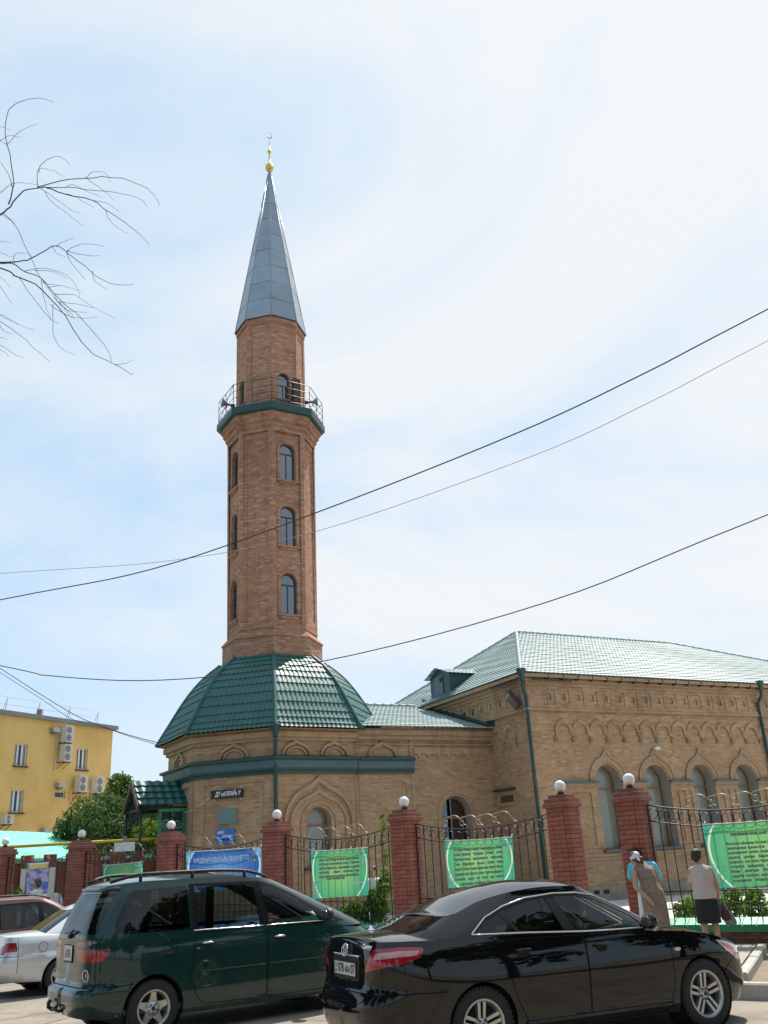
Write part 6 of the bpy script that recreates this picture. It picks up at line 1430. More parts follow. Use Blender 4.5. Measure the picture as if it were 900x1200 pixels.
def head(mb, c, yaw=0.0, tilt=0.0, nod=0.0, s=1.0):
    """head with face towards local +Y turned by yaw"""
    q = Matrix.Translation(c) @ Matrix.Rotation(yaw, 4, 'Z') @ Matrix.Rotation(tilt, 4, 'Y') @ Matrix.Rotation(nod, 4, 'X') @ Matrix.Scale(s, 4)
    t = MB(); ell(t, (0, -.012, .02), .074, .094, .098); ell(t, (0, .018, -.03), .062, .072, .085); ell(t, (0, .05, -.085), .032, .03, .03)
    ell(t, (0, .098, -.012), .014, .018, .022); ell(t, (0, .085, .012), .012, .016, .03)
    for s_ in (-1, 1):
        ell(t, (s_*.076, -.008, -.01), .010, .020, .032); ell(t, (s_*.03, .080, .022), .018, .012, .008); ell(t, (s_*.045, .060, -.025), .026, .03, .025)
    ell(t, (0, .088, -.055), .024, .012, .007); ell(t, (0, .086, -.066), .02, .012, .007)
    mb.add([q @ Vector(v) for v in t.v], t.f, None, True); return q
def eyes(q, root):
    mb = MB()
    for s_ in (-1, 1): mb.ball(q @ Vector((s_*.031, .088, .008)), .010, 8, 6)
    mb.build('eyes', M['print_black'], root)
def hair_cap(q, root, mat, back=.09, low=-.04, top=.115, name='hair', bun=None, extra=()):
    mb = MB(); t = MB(); ell(t, (0, -.030, .042), .087, .094, .094); ell(t, (0, -.062, .0), .076, .062, .085+abs(low)*.3)
    for e in extra: ell(t, e[0], *e[1])
    rnd = random.Random(3)
    for _ in range(26):
        a_ = rnd.uniform(0, 6.28); z = rnd.uniform(-.05, .085); r = .078*math.sqrt(max(.1, 1-(z/.14)**2)); p = (r*math.cos(a_), -.035+r*math.sin(a_) if math.sin(a_) < .45 else -.02, z+.01)
        ell(t, p, .022, .022, .03)
    mb.add([q @ Vector(v) for v in t.v], t.f, None, True); return remesh(mb, name, M[mat], root, .009, 2)
def person(label, loc, rz, group=None, lean=(0, 0, 0)):
    r = thing('person', loc, rz, label, 'person', group); r.rotation_euler = (lean[0], lean[1], rz); return r
# --- woman in the speckled dress, seen from behind, bending a little to the left
g = at_y(767, 1070, 17.1); WL = person('woman in a brown speckled sleeveless dress and white headscarf, seen from behind beside the pillar', (g.x+.03, g.y, PZ), R(8))
mb = MB(); hc = Vector((-.20, .12, 1.47))
limb(mb, [(-.07, 0, .95), (-.06, .05, 1.22), (-.10, .09, 1.34)], [.13, .13, .10]); limb(mb, [(-.10, .09, 1.33), (-.17, .11, 1.42)], [.055, .05]); q = head(mb, hc, R(25), R(-20), R(-22), .98)
limb(mb, [(-.26, .06, 1.28), (-.325, -.05, 1.03), (-.17, -.20, .82)], [.052, .045, .030]); hand(mb, (-.17, -.20, .82), (.55, -.05, -.8), (0, 1, 0))
limb(mb, [(.12, .10, 1.26), (.20, .18, 1.02), (.14, .32, .88)], [.048, .042, .030]); hand(mb, (.14, .32, .88), (-.2, .6, -.4), (1, .2, 0))
for s_ in (-1, 1): limb(mb, [(s_*.09, 0, .92), (s_*.10, .0, .50), (s_*.10, -.02, .09)], [.10, .068, .042]); limb(mb, [(s_*.10, -.05, .05), (s_*.11, .14, .035)], [.042, .034])
remesh(mb, 'body', M['skin'], WL, .012, 3); eyes(q, WL)
mb = MB(); loft(mb, [((0, 0, .34), .215, .18, 0), ((0, 0, .60), .215, .185, 0), ((-.01, 0, .82), .21, .185, 0), ((-.02, .01, .95), .20, .175, 0), ((-.04, .03, 1.08), .155, .145, 0), ((-.06, .05, 1.20), .165, .15, 0), ((-.075, .07, 1.30), .165, .135, R(6)), ((-.09, .085, 1.36), .12, .10, R(6)), ((-.10, .09, 1.38), .075, .07, 0)])
for s_, p in ((-1, (-.215, .06, 1.30)), (1, (.075, .10, 1.29))): limb(mb, [(-.08, .08, 1.32), p], [.07, .066])
remesh(mb, 'dress', M['cloth_dress'], WL, .013, 3)
hair_cap(q, WL, 'hair_brown', extra=(((.03, -.115, -.055), (.05, .045, .05)), ((.02, -.10, -.09), (.035, .03, .05))))
t = MB(); mb = MB(); ell(t, (0, -.045, .045), .096, .100, .078); t2 = [q @ Vector(v) for v in t.v]; mb.add(t2, t.f, None, True)
tt = MB(); ell(tt, (-.035, -.12, -.03), .03, .02, .05); mb.add([q @ Vector(v) for v in tt.v], tt.f, None, True); remesh(mb, 'headscarf', M['cloth_scarf'], WL, .009, 2)
# --- person in the cyan shirt, further in, mostly hidden behind her
g = at_y(762, 1060, 18.0); CY = person('person in a cyan shirt bending forward behind the woman in the speckled dress', (g.x-.02, g.y, PZ), R(-25))
mb = MB(); limb(mb, [(0, 0, .95), (-.03, .10, 1.2), (-.07, .16, 1.36)], [.13, .13, .10]); limb(mb, [(-.07, .16, 1.36), (-.13, .20, 1.45)], [.055, .052]); q = head(mb, Vector((-.16, .22, 1.53)), R(30), R(-8), R(-15))
limb(mb, [(-.26, .16, 1.33), (-.32, .24, 1.12), (-.25, .40, .98)], [.05, .042, .03]); hand(mb, (-.25, .40, .98), (.2, .7, -.3), (1, 0, 0)); limb(mb, [(.14, .12, 1.33), (.22, .18, 1.08), (.17, .36, .95)], [.05, .042, .03]); hand(mb, (.17, .36, .95), (-.1, .7, -.3), (1, 0, 0))
for s_ in (-1, 1): limb(mb, [(s_*.09, 0, .92), (s_*.10, .0, .50), (s_*.10, -.02, .09)], [.10, .07, .045]); limb(mb, [(s_*.10, -.05, .05), (s_*.11, .16, .035)], [.045, .036])
remesh(mb, 'body', M['skin'], CY, .012, 3); eyes(q, CY); hair_cap(q, CY, 'hair')
mb = MB(); loft(mb, [((0, .0, .84), .185, .14, 0), ((-.01, .05, 1.05), .185, .145, 0), ((-.04, .12, 1.25), .205, .15, 0), ((-.06, .15, 1.36), .19, .12, 0), ((-.07, .16, 1.42), .09, .08, 0)])
limb(mb, [(-.06, .15, 1.36), (-.25, .16, 1.34), (-.31, .22, 1.17)], [.08, .075, .07]); limb(mb, [(-.06, .15, 1.36), (.15, .12, 1.33), (.21, .17, 1.14)], [.08, .08, .075]); remesh(mb, 'shirt', M['cloth_cyan'], CY, .012, 3)
mb = MB(); loft(mb, [((s_, 0, z), .11, .11, 0) for s_, z in ((-.09, .06), (-.09, .5), (-.07, .9))]); loft(mb, [((s_, 0, z), .11, .11, 0) for s_, z in ((.09, .06), (.09, .5), (.07, .9))]); ell(mb, (0, 0, .88), .18, .14, .12); remesh(mb, 'trousers', M['cloth_white'], CY, .013, 3)
mb = MB(); limb(mb, [(.06, .04, 1.34), (.16, .03, 1.25), (.22, .06, 1.16)], [.02, .02, .02]); remesh(mb, 'shirt_stripe', M['cloth_white'], CY, .010, 1)
# --- woman in blouse and black skirt
g = at_y(840, 1085, 16.35); g.x -= .14; WR = person('dark haired woman in a beige blouse and black skirt reading the large green banner', (g.x+.03, g.y, PZ), R(-12))
mb = MB(); limb(mb, [(0, 0, .92), (0, .0, 1.2), (-.01, .02, 1.32)], [.13, .12, .10]); limb(mb, [(-.01, .02, 1.32), (-.01, .03, 1.42)], [.053, .05]); q = head(mb, Vector((-.01, .05, 1.505)), R(-48), R(4), R(-4), 1.0)
limb(mb, [(-.19, .02, 1.28), (-.24, .10, 1.04), (-.16, .28, .98)], [.05, .042, .03]); hand(mb, (-.16, .28, .98), (.6, .6, -.1), (0, .3, 1)); limb(mb, [(.18, .02, 1.28), (.25, .03, 1.03), (.25, .20, .88)], [.05, .043, .03]); hand(mb, (.25, .20, .88), (-.05, .5, -.75), (1, 0, 0))
for s_, y in ((-1, 0), (1, .02)): limb(mb, [(s_*.09, 0, .88), (s_*.095, y, .48), (s_*.10, y-.05, .30), (s_*.10, y-.02, .08)], [.10, .068, .058, .038]); limb(mb, [(s_*.10, y-.04, .045), (s_*.115, y+.13, .03)], [.04, .03])
remesh(mb, 'body', M['skin'], WR, .012, 3); eyes(q, WR); hair_cap(q, WR, 'hair', extra=(((0, -.085, .03), (.075, .05, .08)), ((0, -.02, .075), (.088, .092, .052)), ((.06, -.03, .0), (.03, .05, .05)), ((-.06, -.03, .0), (.03, .05, .05))))
mb = MB(); loft(mb, [((0, 0, .83), .215, .165, 0), ((0, 0, .93), .205, .155, 0), ((0, 0, 1.08), .185, .14, 0), ((0, .005, 1.2), .185, .15, 0), ((0, .01, 1.30), .165, .12, 0), ((-.01, .015, 1.36), .11, .09, 0), ((-.01, .02, 1.395), .062, .062, 0)])
for s_ in (-1, 1): limb(mb, [(s_*.02, .01, 1.30), (s_*.15, .02, 1.285), (s_*.205, .045, 1.13)], [.08, .066, .06])
remesh(mb, 'blouse', M['cloth_blouse'], WR, .012, 3)
mb = MB(); loft(mb, [((0, 0, .45), .215, .165, 0), ((0, 0, .62), .21, .165, 0), ((0, 0, .78), .205, .165, 0), ((0, 0, .87), .19, .15, 0)], 24); remesh(mb, 'skirt', M['cloth_black'], WR, .012, 2)
for s_ in (-1, 1):
    mb = MB(); loft(mb, [((s_*.10, -.06, .0), .04, .04, 0), ((s_*.105, -.05, .05), .042, .045, 0)]); limb(mb, [(s_*.10, -.04, .035), (s_*.115, .14, .026)], [.045, .036]); remesh(mb, 'shoe', M['cloth_black'], WR, .010, 2)
WR.scale = (.90, .90, .975); hb_ = WR.matrix_world.copy(); bpy.context.view_layer.update(); hb_ = WR.matrix_world @ Vector((.25, .24, .80))
bag = thing('shopping_bag', hb_, R(-12), 'green and plum bags hanging from the hand of the woman in the black skirt', 'bag')
def sack(name, mat, c, a_, b_, h, s_=0):
    mb = MB(); loft(mb, [((c[0]+s_, c[1], c[2]-h), a_*.9, b_*.9, 0), ((c[0]+s_*.7, c[1], c[2]-h*.75), a_*1.05, b_*1.1, 0), ((c[0]+s_*.3, c[1], c[2]-h*.4), a_*.8, b_*.85, 0), ((c[0], c[1], c[2]-.05), a_*.35, b_*.4, 0), ((c[0], c[1], c[2]+.04), a_*.15, b_*.3, 0)], 14); remesh(mb, name, M[mat], bag, .012, 3)
sack('green_bag', 'bag_green', (.0, .0, .02), .09, .05, .22, .02); sack('plum_bag', 'cloth_plum', (.05, -.03, -.06), .085, .05, .26, .03); sack('clear_bag', 'bag_clear', (.09, .0, -.12), .10, .06, .27, .05)
# --- people at the left behind the parked cars
def simple_man(label, px, py, Y, rz, zb, H, shirt, hairm, arms=((.22, .02), (.22, .02)), lean=0, trousers='cloth_black', head_yaw=0, sex=0):
    g = at_y(px, py, Y); r = person(label, (g.x, g.y, zb), rz); k = H/1.72; mb = MB()
    P_ = lambda x, y, z: (x*k+lean*(z-.9 if z > .9 else 0), y*k, z*k)
    limb(mb, [P_(0, 0, .95), P_(0, 0, 1.22), P_(0, .0, 1.38)], [.13, .125, .10]); limb(mb, [P_(0, 0, 1.38), P_(0, .02, 1.48)], [.058, .055]); q = head(mb, Vector(P_(0, .035, 1.585)), R(head_yaw), 0, 0, 1.05*k)
    for s_, (ax, ay) in zip((-1, 1), arms):
        limb(mb, [P_(s_*.19, 0, 1.36), P_(s_*(ax+.02), ay*.4, 1.08), P_(s_*ax, ay+.08, .86)], [.05, .043, .032]); hand(mb, P_(s_*ax, ay+.08, .86), (0, .25, -1), (0, 1, 0))
    for s_ in (-1, 1): limb(mb, [P_(s_*.09, 0, .92), P_(s_*.10, 0, .5), P_(s_*.10, -.02, .09)], [.10, .068, .045]); limb(mb, [P_(s_*.10, -.05, .05), P_(s_*.11, .16, .035)], [.045, .036])
    remesh(mb, 'body', M['skin'], r, .013, 3); eyes(q, r); hair_cap(q, r, hairm)
    mb = MB(); loft(mb, [(P_(0, 0, .84), .19, .145, 0), (P_(0, 0, 1.05), .19, .145, 0), (P_(0, 0, 1.25), .205, .145, 0), (P_(0, 0, 1.38), .19, .12, 0), (P_(0, .0, 1.45), .08, .075, 0)])
    for s_, (ax, ay) in zip((-1, 1), arms): limb(mb, [P_(s_*.05, 0, 1.37), P_(s_*.19, 0, 1.355), P_(s_*(ax+.015), ay*.3, 1.14)], [.08, .075, .068])
    remesh(mb, 'shirt', M[shirt], r, .013, 3)
    mb = MB()
    for s_ in (-1, 1): loft(mb, [(P_(s_*.095, 0, .07), .085, .09, 0), (P_(s_*.095, 0, .5), .095, .10, 0), (P_(s_*.075, 0, .9), .11, .12, 0)])
    ell(mb, P_(0, 0, .9), .18, .145, .1); remesh(mb, 'trousers', M[trousers], r, .014, 3); return r
simple_man('grey haired man in a white shirt standing in profile before the blue poster', 43.5, 1045, 27.3, R(80), .12, 1.80, 'cloth_white', 'hair_grey', head_yaw=5)
m2_ = simple_man('person in a white shirt half hidden by a pale gate leaf', 66.0, 1045, 29.0, R(10), .1, 1.66, 'cloth_white', 'hair', lean=-.25)
simple_man('dark haired woman in a white top behind the fence beside the vine', 438.5, 1040, 23.6, R(150), .1, 1.66, 'cloth_white', 'hair_brown', trousers='cloth_black')
simple_man('person whose pale hair just shows above the green van roof', 178.5, 1040, 24.5, R(120), .1, 1.78, 'cloth_white', 'hair_grey')
# ------------------------------------------------------------------ cars: surfaces wrapped round the plan outline
def lerp_tab(tab):
    xs = [a for a, b in tab]; ys_ = [b for a, b in tab]; n = len(xs)
    # monotone cubic
    d = [(ys_[i+1]-ys_[i])/(xs[i+1]-xs[i]) for i in range(n-1)]; m = [d[0]]+[(d[i-1]+d[i])/2 if d[i-1]*d[i] > 0 else 0 for i in range(1, n-1)]+[d[-1]]
    def f(x):
        if x <= xs[0]: return ys_[0]
        if x >= xs[-1]: return ys_[-1]
        i = 0
        while x > xs[i+1]: i += 1
        h = xs[i+1]-xs[i]; t = (x-xs[i])/h
        return (2*t**3-3*t*t+1)*ys_[i]+(t**3-2*t*t+t)*h*m[i]+(-2*t**3+3*t*t)*ys_[i+1]+(t**3-t*t)*h*m[i+1]
    return f
def lin_tab(tab):
    xs = [a for a, b in tab]; ys_ = [b for a, b in tab]
    return lambda x: float(np.interp(x, xs, ys_))
def pip(p, poly):
    x, y = p; c = False; j = len(poly)-1
    for i in range(len(poly)):
        xi, yi = poly[i]; xj, yj = poly[j]
        if (yi > y) != (yj > y) and x < (xj-xi)*(y-yi)/(yj-yi)+xi: c = not c
        j = i
    return c
def dens(poly, st=.04, closed=True):
    out = []; n = len(poly)
    for i in range(n if closed else n-1):
        a_, b_ = poly[i], poly[(i+1) % n]; k = max(1, int(math.hypot(b_[0]-a_[0], b_[1]-a_[1])/st))
        for j in range(k): out.append((a_[0]+(b_[0]-a_[0])*j/k, a_[1]+(b_[1]-a_[1])*j/k))
    if not closed: out.append(poly[-1])
    return out
def rounded(poly, r, n=4):
    """round the corners of a closed polygon"""
    out = []; m = len(poly)
    for i in range(m):
        p = np.array(poly[i]); a_ = np.array(poly[i-1])-p; b_ = np.array(poly[(i+1) % m])-p; la, lb = np.linalg.norm(a_), np.linalg.norm(b_)
        rr = min(r if not hasattr(r, '__len__') else r[i], la*.45, lb*.45); s_ = p+a_/la*rr; e = p+b_/lb*rr
        for j in range(n+1):
            t = j/n; q = (1-t)**2*s_+2*t*(1-t)*p+t*t*e; out.append((float(q[0]), float(q[1])))
    return out
class Wrap:
    def __init__(s, xm, xr, xf, W_, nr, nf, zlo, zhi, zref, wx=None):
        s.xm, s.xr, s.xf, s.W, s.nr, s.nf, s.zlo, s.zhi, s.zref = xm, xr, xf, W_, nr, nf, zlo, zhi, zref; s.wx = wx or (lambda x: 1.0)
        # c <-> phi table
        ph = []
        for k in range(241):
            t = k/240; ph.append(t)
        gs = [math.sin(math.pi/2*t) for t in [i/120 for i in range(121)]]
        phs = []
        for u in np.linspace(0, 1, 161):      # rear half: dense by x and by y
            phs.append(math.asin(min(1, u**(s.nr(zref)/2)))); phs.append(math.acos(min(1, u**(s.nr(zref)/2))))
        phf = []
        for u in np.linspace(0, 1, 161): phf.append(math.asin(min(1, u**(s.nf(zref)/2)))); phf.append(math.acos(min(1, u**(s.nf(zref)/2))))
        P_ = sorted(set([round(p, 9) for p in phs]+[round(math.pi-p, 9) for p in phf])); L = [0]
        pts = [s.P(p, zref) for p in P_]
        for a_, b_ in zip(pts, pts[1:]): L.append(L[-1]+(b_-a_).length)
        s.ph = np.array(P_); s.c = np.array(L); s.C = L[-1]
    def P(s, phi, z):
        if phi <= math.pi/2: n = s.nr(z); a_ = s.xm-s.xr(z); x = s.xm-a_*abs(math.cos(phi))**(2/n)
        else: n = s.nf(z); a_ = s.xf(z)-s.xm; x = s.xm+a_*abs(math.cos(phi))**(2/n)
        return Vector((x, -s.W(z)*s.wx(x)*abs(math.sin(phi))**(2/n), z))
    def S(s, c, z): return s.P(float(np.interp(c, s.c, s.ph)), z)
    def side(s, x, z):
        if x <= s.xm: g = min(1, max(0, (s.xm-x)/(s.xm-s.xr(z)))); phi = math.acos(g**(s.nr(z)/2))
        else: g = min(1, max(0, (x-s.xm)/(s.xf(z)-s.xm))); phi = math.pi-math.acos(g**(s.nf(z)/2))
        return (float(np.interp(phi, s.ph, s.c)), z)
    def rear(s, y, z): g = min(1, abs(y)/s.W(z)); phi = math.asin(g**(s.nr(z)/2)); return (float(np.interp(phi, s.ph, s.c)), z)
    def front(s, y, z): g = min(1, abs(y)/s.W(z)); phi = math.pi-math.asin(g**(s.nf(z)/2)); return (float(np.interp(phi, s.ph, s.c)), z)
    def N(s, c, z):
        e = .004; c0, c1 = max(0, c-e), min(s.C, c+e); d1 = s.S(c1, z)-s.S(c0, z); d2 = s.S(c, z+e)-s.S(c, z-e); n = d1.cross(d2)
        if n.length < 1e-12: n = Vector((-1 if c < s.C/2 else 1, 0, 0))
        n.normalize(); p = s.S(c, z); q = p-Vector((s.xm, 0, p.z))
        if n.dot(q) < 0: n = -n
        return n
    def top_c(s, c):
        z = s.zref
        for _ in range(12): z = s.zhi(s.S(c, z).x)
        return z
    def bot_c(s, c): return s.zlo(s.S(c, s.zref).x)
    def build(s, regions, step=.07, drop=(), gapw=.0045):
        """regions: (name, domain polygon) later ones win; 'gap' polylines given as ('gap', polyline, closed). returns dict name -> (verts, normals, tris) in c,z"""
        V = []; E = []; cs = np.linspace(0, s.C, int(s.C/step)+1)
        bot = [(c, s.bot_c(c)) for c in cs]; top = [(c, s.top_c(c)) for c in cs]
        outer = bot+top[::-1]
        def loop(pts, closed=True):
            b = len(V); V.extend(pts); n = len(pts)
            for i in range(n if closed else n-1): E.append((b+i, b+(i+1) % n))
        loop(outer); polys = []
        for r in regions:
            if r[0] == 'gap':
                pl_ = r[1]; n = len(pl_); L_, R__ = [], []; w_ = r[3] if len(r) > 3 else gapw
                for i in range(n):
                    a_ = pl_[i-1] if (i > 0 or r[2]) else pl_[i]; b_ = pl_[(i+1) % n] if (i < n-1 or r[2]) else pl_[i]
                    dx, dy = b_[0]-a_[0], b_[1]-a_[1]; l = math.hypot(dx, dy) or 1; nx_, ny_ = -dy/l*w_, dx/l*w_
                    L_.append((pl_[i][0]+nx_, pl_[i][1]+ny_)); R__.append((pl_[i][0]-nx_, pl_[i][1]-ny_))
                if r[2]: polys.append(('gap', L_, R__)); loop(L_); loop(R__)
                else: q = L_+R__[::-1]; polys.append(('gap', q, None)); loop(q)
            else: polys.append((r[0], r[1], None)); loop(r[1])
        for c in cs[1:-1]:
            z0, z1 = s.bot_c(c), s.top_c(c); n = max(1, int((z1-z0)/step))
            for j in range(1, n): V.append((c, z0+(z1-z0)*j/n))
        r_ = delaunay_2d_cdt([Vector(v) for v in V], E, [], 0, 1e-5)
        vs, fs = r_[0], r_[2]; out = {}
        bbs = []
        for nm, a_, b_ in polys:
            q = a_+(b_ or []); bbs.append((min(p[0] for p in q), max(p[0] for p in q), min(p[1] for p in q), max(p[1] for p in q)))
        for f in fs:
            cx = sum(vs[k].x for k in f)/3; cy = sum(vs[k].y for k in f)/3
            if not (s.bot_c(cx)-1e-4 <= cy <= s.top_c(cx)+1e-4): continue
            nm = 'body'; gap = False
            for (r0, a_, b_), bb in zip(polys, bbs):
                if not (bb[0] <= cx <= bb[1] and bb[2] <= cy <= bb[3]): continue
                if r0 == 'gap':
                    if b_ is None: gap |= pip((cx, cy), a_)
                    else: gap |= pip((cx, cy), a_) != pip((cx, cy), b_)
                elif pip((cx, cy), a_): nm = r0
            if gap and nm not in drop: nm = 'gap'
            out.setdefault(nm, []).append(f)
        s.vs = [(v.x, v.y) for v in vs]; s.out = out; s.cache = {}
        return out
    def pn(s, k):
        if k not in s.cache: c, z = s.vs[k]; s.cache[k] = (s.S(c, z), s.N(c, z))
        return s.cache[k]
    def obj(s, name, tris, mat, root, sides=(1, -1), off=0.0, thick=0.0):
        vs, ns, fs = [], [], []
        for sd_ in sides:
            idx = {}
            for f in tris:
                q = []
                for k in f:
                    if k not in idx:
                        p, n = s.pn(k); p = p+n*off; idx[k] = len(vs); vs.append((p.x, p.y*sd_, p.z)); ns.append((n.x, n.y*sd_, n.z))
                    q.append(idx[k])
                a_, b_, c_ = [Vector(vs[i]) for i in q]
                if (b_-a_).cross(c_-a_).dot(Vector(ns[q[0]])) < 0: q = q[::-1]
                fs.append(q)
        me = bpy.data.meshes.new(name); me.from_pydata(vs, [], fs); me.materials.append(mat)
        me.polygons.foreach_set('use_smooth', [True]*len(fs)); me.update()
        me.normals_split_custom_set_from_vertices(ns)
        return link_mesh(name, me, root)
def cap_surface(name, wrap, crown, mat, root, x0=None, x1=None, tmax=1.0, nt_=10, off=0.0, p=2.2, step=.06, clip=None):
    """lid over the top edge of a wrap; crown(x) = rise at the centre line. The edge is followed by its own parameter, so ends stay closed"""
    cs = np.linspace(0, wrap.C, int(wrap.C/step)+1); rows = []
    for c in cs:
        z = wrap.top_c(c); e = wrap.S(c, z)
        if x0 is not None and e.x < x0-1e-6: continue
        if x1 is not None and e.x > x1+1e-6: continue
        rows.append(e)
    vs = []; fs = []
    for e in rows:
        yw = abs(e.y); h = crown(e.x)*(1-(1-min(1, yw/wrap.W(wrap.zref)))**2)
        for j in range(-nt_, nt_+1):
            t = j/nt_*tmax; vs.append((e.x, -yw*t, e.z+h*(1-abs(t)**p)+off))
    m = 2*nt_+1
    for i in range(len(rows)-1):
        for j in range(m-1): fs.append((i*m+j, (i+1)*m+j, (i+1)*m+j+1, i*m+j+1))
    mb = MB(); mb.add(vs, fs, None, True); return mb.build(name, mat, root)
def on_photo(wrap, loc, rz, px, c0=0.0, c1=2.2, z0=.55, z1=1.12):
    """find the surface spots that are seen at the measured photo positions"""
    q = Matrix.Translation((*loc, 0)) @ Matrix.Rotation(rz, 4, 'Z'); out = []
    def pr(c, z):
        d = q @ wrap.S(c, z)-CPOS; f = d.dot(F_); return 450+FPX*d.dot(R_)/f, 600-FPX*d.dot(U_)/f
    cs = np.linspace(c0, c1, 56); zs_ = np.linspace(z0, z1, 24); G_ = [(c, z, *pr(c, z)) for c in cs for z in zs_]
    for x, y in px:
        c, z, _, _ = min(G_, key=lambda g: (g[2]-x)**2+(g[3]-y)**2); sc, sz = (c1-c0)/55, (z1-z0)/23
        for _ in range(7):
            sc *= .5; sz *= .5; c, z = min(((c+i*sc, z+j*sz) for i in (-1, 0, 1) for j in (-1, 0, 1) if c+i*sc >= 0), key=lambda v: (pr(*v)[0]-x)**2+(pr(*v)[1]-y)**2)
        out.append((c, z))
    return out
def circ(xc, zc_, r, n=36): return [(xc+r*math.cos(2*math.pi*k/n), zc_+r*math.sin(2*math.pi*k/n)) for k in range(n)]
def arch_poly(xc, zc_, r, n=22, drop=-.3): return [(xc-r*1.0, drop)]+[(xc-r*math.cos(math.pi*k/n), zc_+r*math.sin(math.pi*k/n)) for k in range(n+1)]+[(xc+r*1.0, drop)]
def arch_lip(name, wrap, xc, zc_, r, mat, root, depth=.05, z0=.2):
    mb = MB()
    for sd_ in (1, -1):
        pts = []
        for k in range(33):
            a_ = math.pi*(-.12+1.24*k/32); x, z = xc-r*math.cos(a_), zc_+r*math.sin(a_)
            if z < z0: continue
            pts.append(wrap.S(*wrap.side(x, z)))
        vs = [(p.x, p.y*sd_, p.z) for p in pts]+[(p.x, (p.y+depth)*sd_, p.z) for p in pts]; n = len(pts)
        mb.add(vs, [(i, i+1, n+i+1, n+i) for i in range(n-1)], None, True)
    return mb.build(name, mat, root)
def wheel(root, x, y, R_, rim_r, kind, width=.20, n_sp=5):
    """one wheel with its face towards -y (or +y)"""
    sg = -1 if y < 0 else 1
    q = Matrix.Translation((x, y, R_)) @ (Matrix.Rotation(R(90), 4, 'X') if sg < 0 else Matrix.Rotation(R(-90), 4, 'X'))
    w = link_mesh('wheel', bpy.data.meshes.new('wheel'), root); h = width/2
    bpy.data.objects.remove(w); mb = MB()
    prof = [(rim_r-.015, -h*.8), (rim_r+.01, -h*.95), (R_-.035, -h), (R_-.008, -h*.82), (R_, -h*.6), (R_, h*.6), (R_-.008, h*.82), (R_-.02, h*.93), (R_-.035, h), (rim_r+.035, h*1.0), (rim_r+.012, h*.97), (rim_r, h*.88)]
    mb.lathe(prof, 48, q)
    for k in range(44):                        # shoulder tread blocks
        a_ = 2*math.pi*k/44; m_ = q @ Matrix.Rotation(a_, 4, 'Z'); mb.box(R_-.016, R_+.0035, -.012, .010, h*.42, h*.86, m_)
    t = mb.build('wheel', M['rubber'], root)
    mb = MB(); mb.lathe([(rim_r, h*.90), (rim_r+.006, h*.93), (rim_r-.008, h*.95), (rim_r-.022, h*.88), (rim_r-.03, h*.55), (rim_r-.04, -h*.3)], 40, q)
    mb.build('rim', M['alloy'], t)
    mb = MB(); mb.lathe([(0, h*.12), (rim_r-.035, h*.05)], 30, q); mb.lathe([(.12, h*.22), (rim_r*.72, h*.2), (rim_r*.74, h*.1)], 30, q); mb.build('brake_disc', M['under'], t)
    mb = MB(); zf = h*.78
    def spoke(pts, a_):
        m_ = q @ Matrix.Rotation(a_, 4, 'Z'); n = len(pts); dz_ = lambda r: zf-.05*(1-min(1, (r/rim_r)))**1.5*0 + (.0)
        top = [m_ @ Vector((r*1.0, s_, zf-.028+.028*(r/rim_r)**2)) for r, s_ in pts]; bot = [m_ @ Vector((r, s_*1.12, zf-.075)) for r, s_ in pts]
        mb.add(top+bot, [tuple(range(n))]+[(i, n+i, n+(i+1) % n, (i+1) % n) for i in range(n)])
    if kind == 'star':
        for k in range(5): spoke([(.03, -.045), (.085, -.052), (.11, -.040), (rim_r-.006, -.027), (rim_r-.006, .027), (.11, .040), (.085, .052), (.03, .045)], R(90)+2*math.pi*k/5)
        mb.lathe([(0, zf-.012), (.085, zf-.014), (.09, zf-.06)], 20, q)
    else:
        for k in range(5):
            for s_ in (-1, 1):
                a0 = R(90)+2*math.pi*k/5; o_ = s_*.023
                spoke([(.035, o_*1.1-.012), (.035, o_*1.1+.012), (rim_r-.008, o_*1.35+.0165), (rim_r-.008, o_*1.35-.0165)], a0)
        mb.lathe([(0, zf-.005), (.03, zf-.008), (.06, zf-.02), (.075, zf-.06)], 20, q)
    mb.build('spokes', M['alloy'], t)
    mb = MB()
    for k in range(5):
        a_ = R(90+36)+2*math.pi*k/5; mb.lathe([(0, zf-.0), (.009, zf-.0), (.009, zf-.02)], 8, q @ Matrix.Translation((.055*math.cos(a_), .055*math.sin(a_), 0)))
    mb.lathe([(0, zf+.004), (.022, zf+.002), (.024, zf-.015)], 14, q); mb.build('wheel_nuts', M['plastic'] if kind == 'star' else M['darkgrey'], t)
    return t
def seats(root, rows, mat, w=.50, z=.33, h=.62, y=.36, headrest=True):
    for x in rows:
        for s_ in (-1, 1):
            mb = MB(); mb.tube([(x-.05, s_*y, z+.12), (x+.45, s_*y, z+.16)], [.16, .15], 8, flat=.6); mb.tube([(x, s_*y, z+.12), (x-.10, s_*y, z+.45), (x-.17, s_*y, z+h)], [.20, .21, .15], 10, flat=.4)
            if headrest: mb.ball((x-.20, s_*y, z+h+.12), .10, 10, 6, (.6, 1.25, .9))
            mb.build('seat', mat, root)
def mirror(root, p, mat, sg=1, s=1.0):
    p = Vector(p); mb = MB(); mb.ball(p+Vector((0, -.09*s, .03)), .085*s, 14, 10, (.75, 1.15, .85)); mb.tube([p+Vector((.02, .04, -.02)), p+Vector((0, -.04, .01))], [.035, .03], 8)
    o = mb.build('door_mirror', mat, root)
    mb = MB(); mb.ball(p+Vector((-.042*s, -.09*s, .03)), .066*s, 12, 8, (.4, 1.15, .8)); mb.build('mirror_glass', M['mirror_dark'], o)
    return o
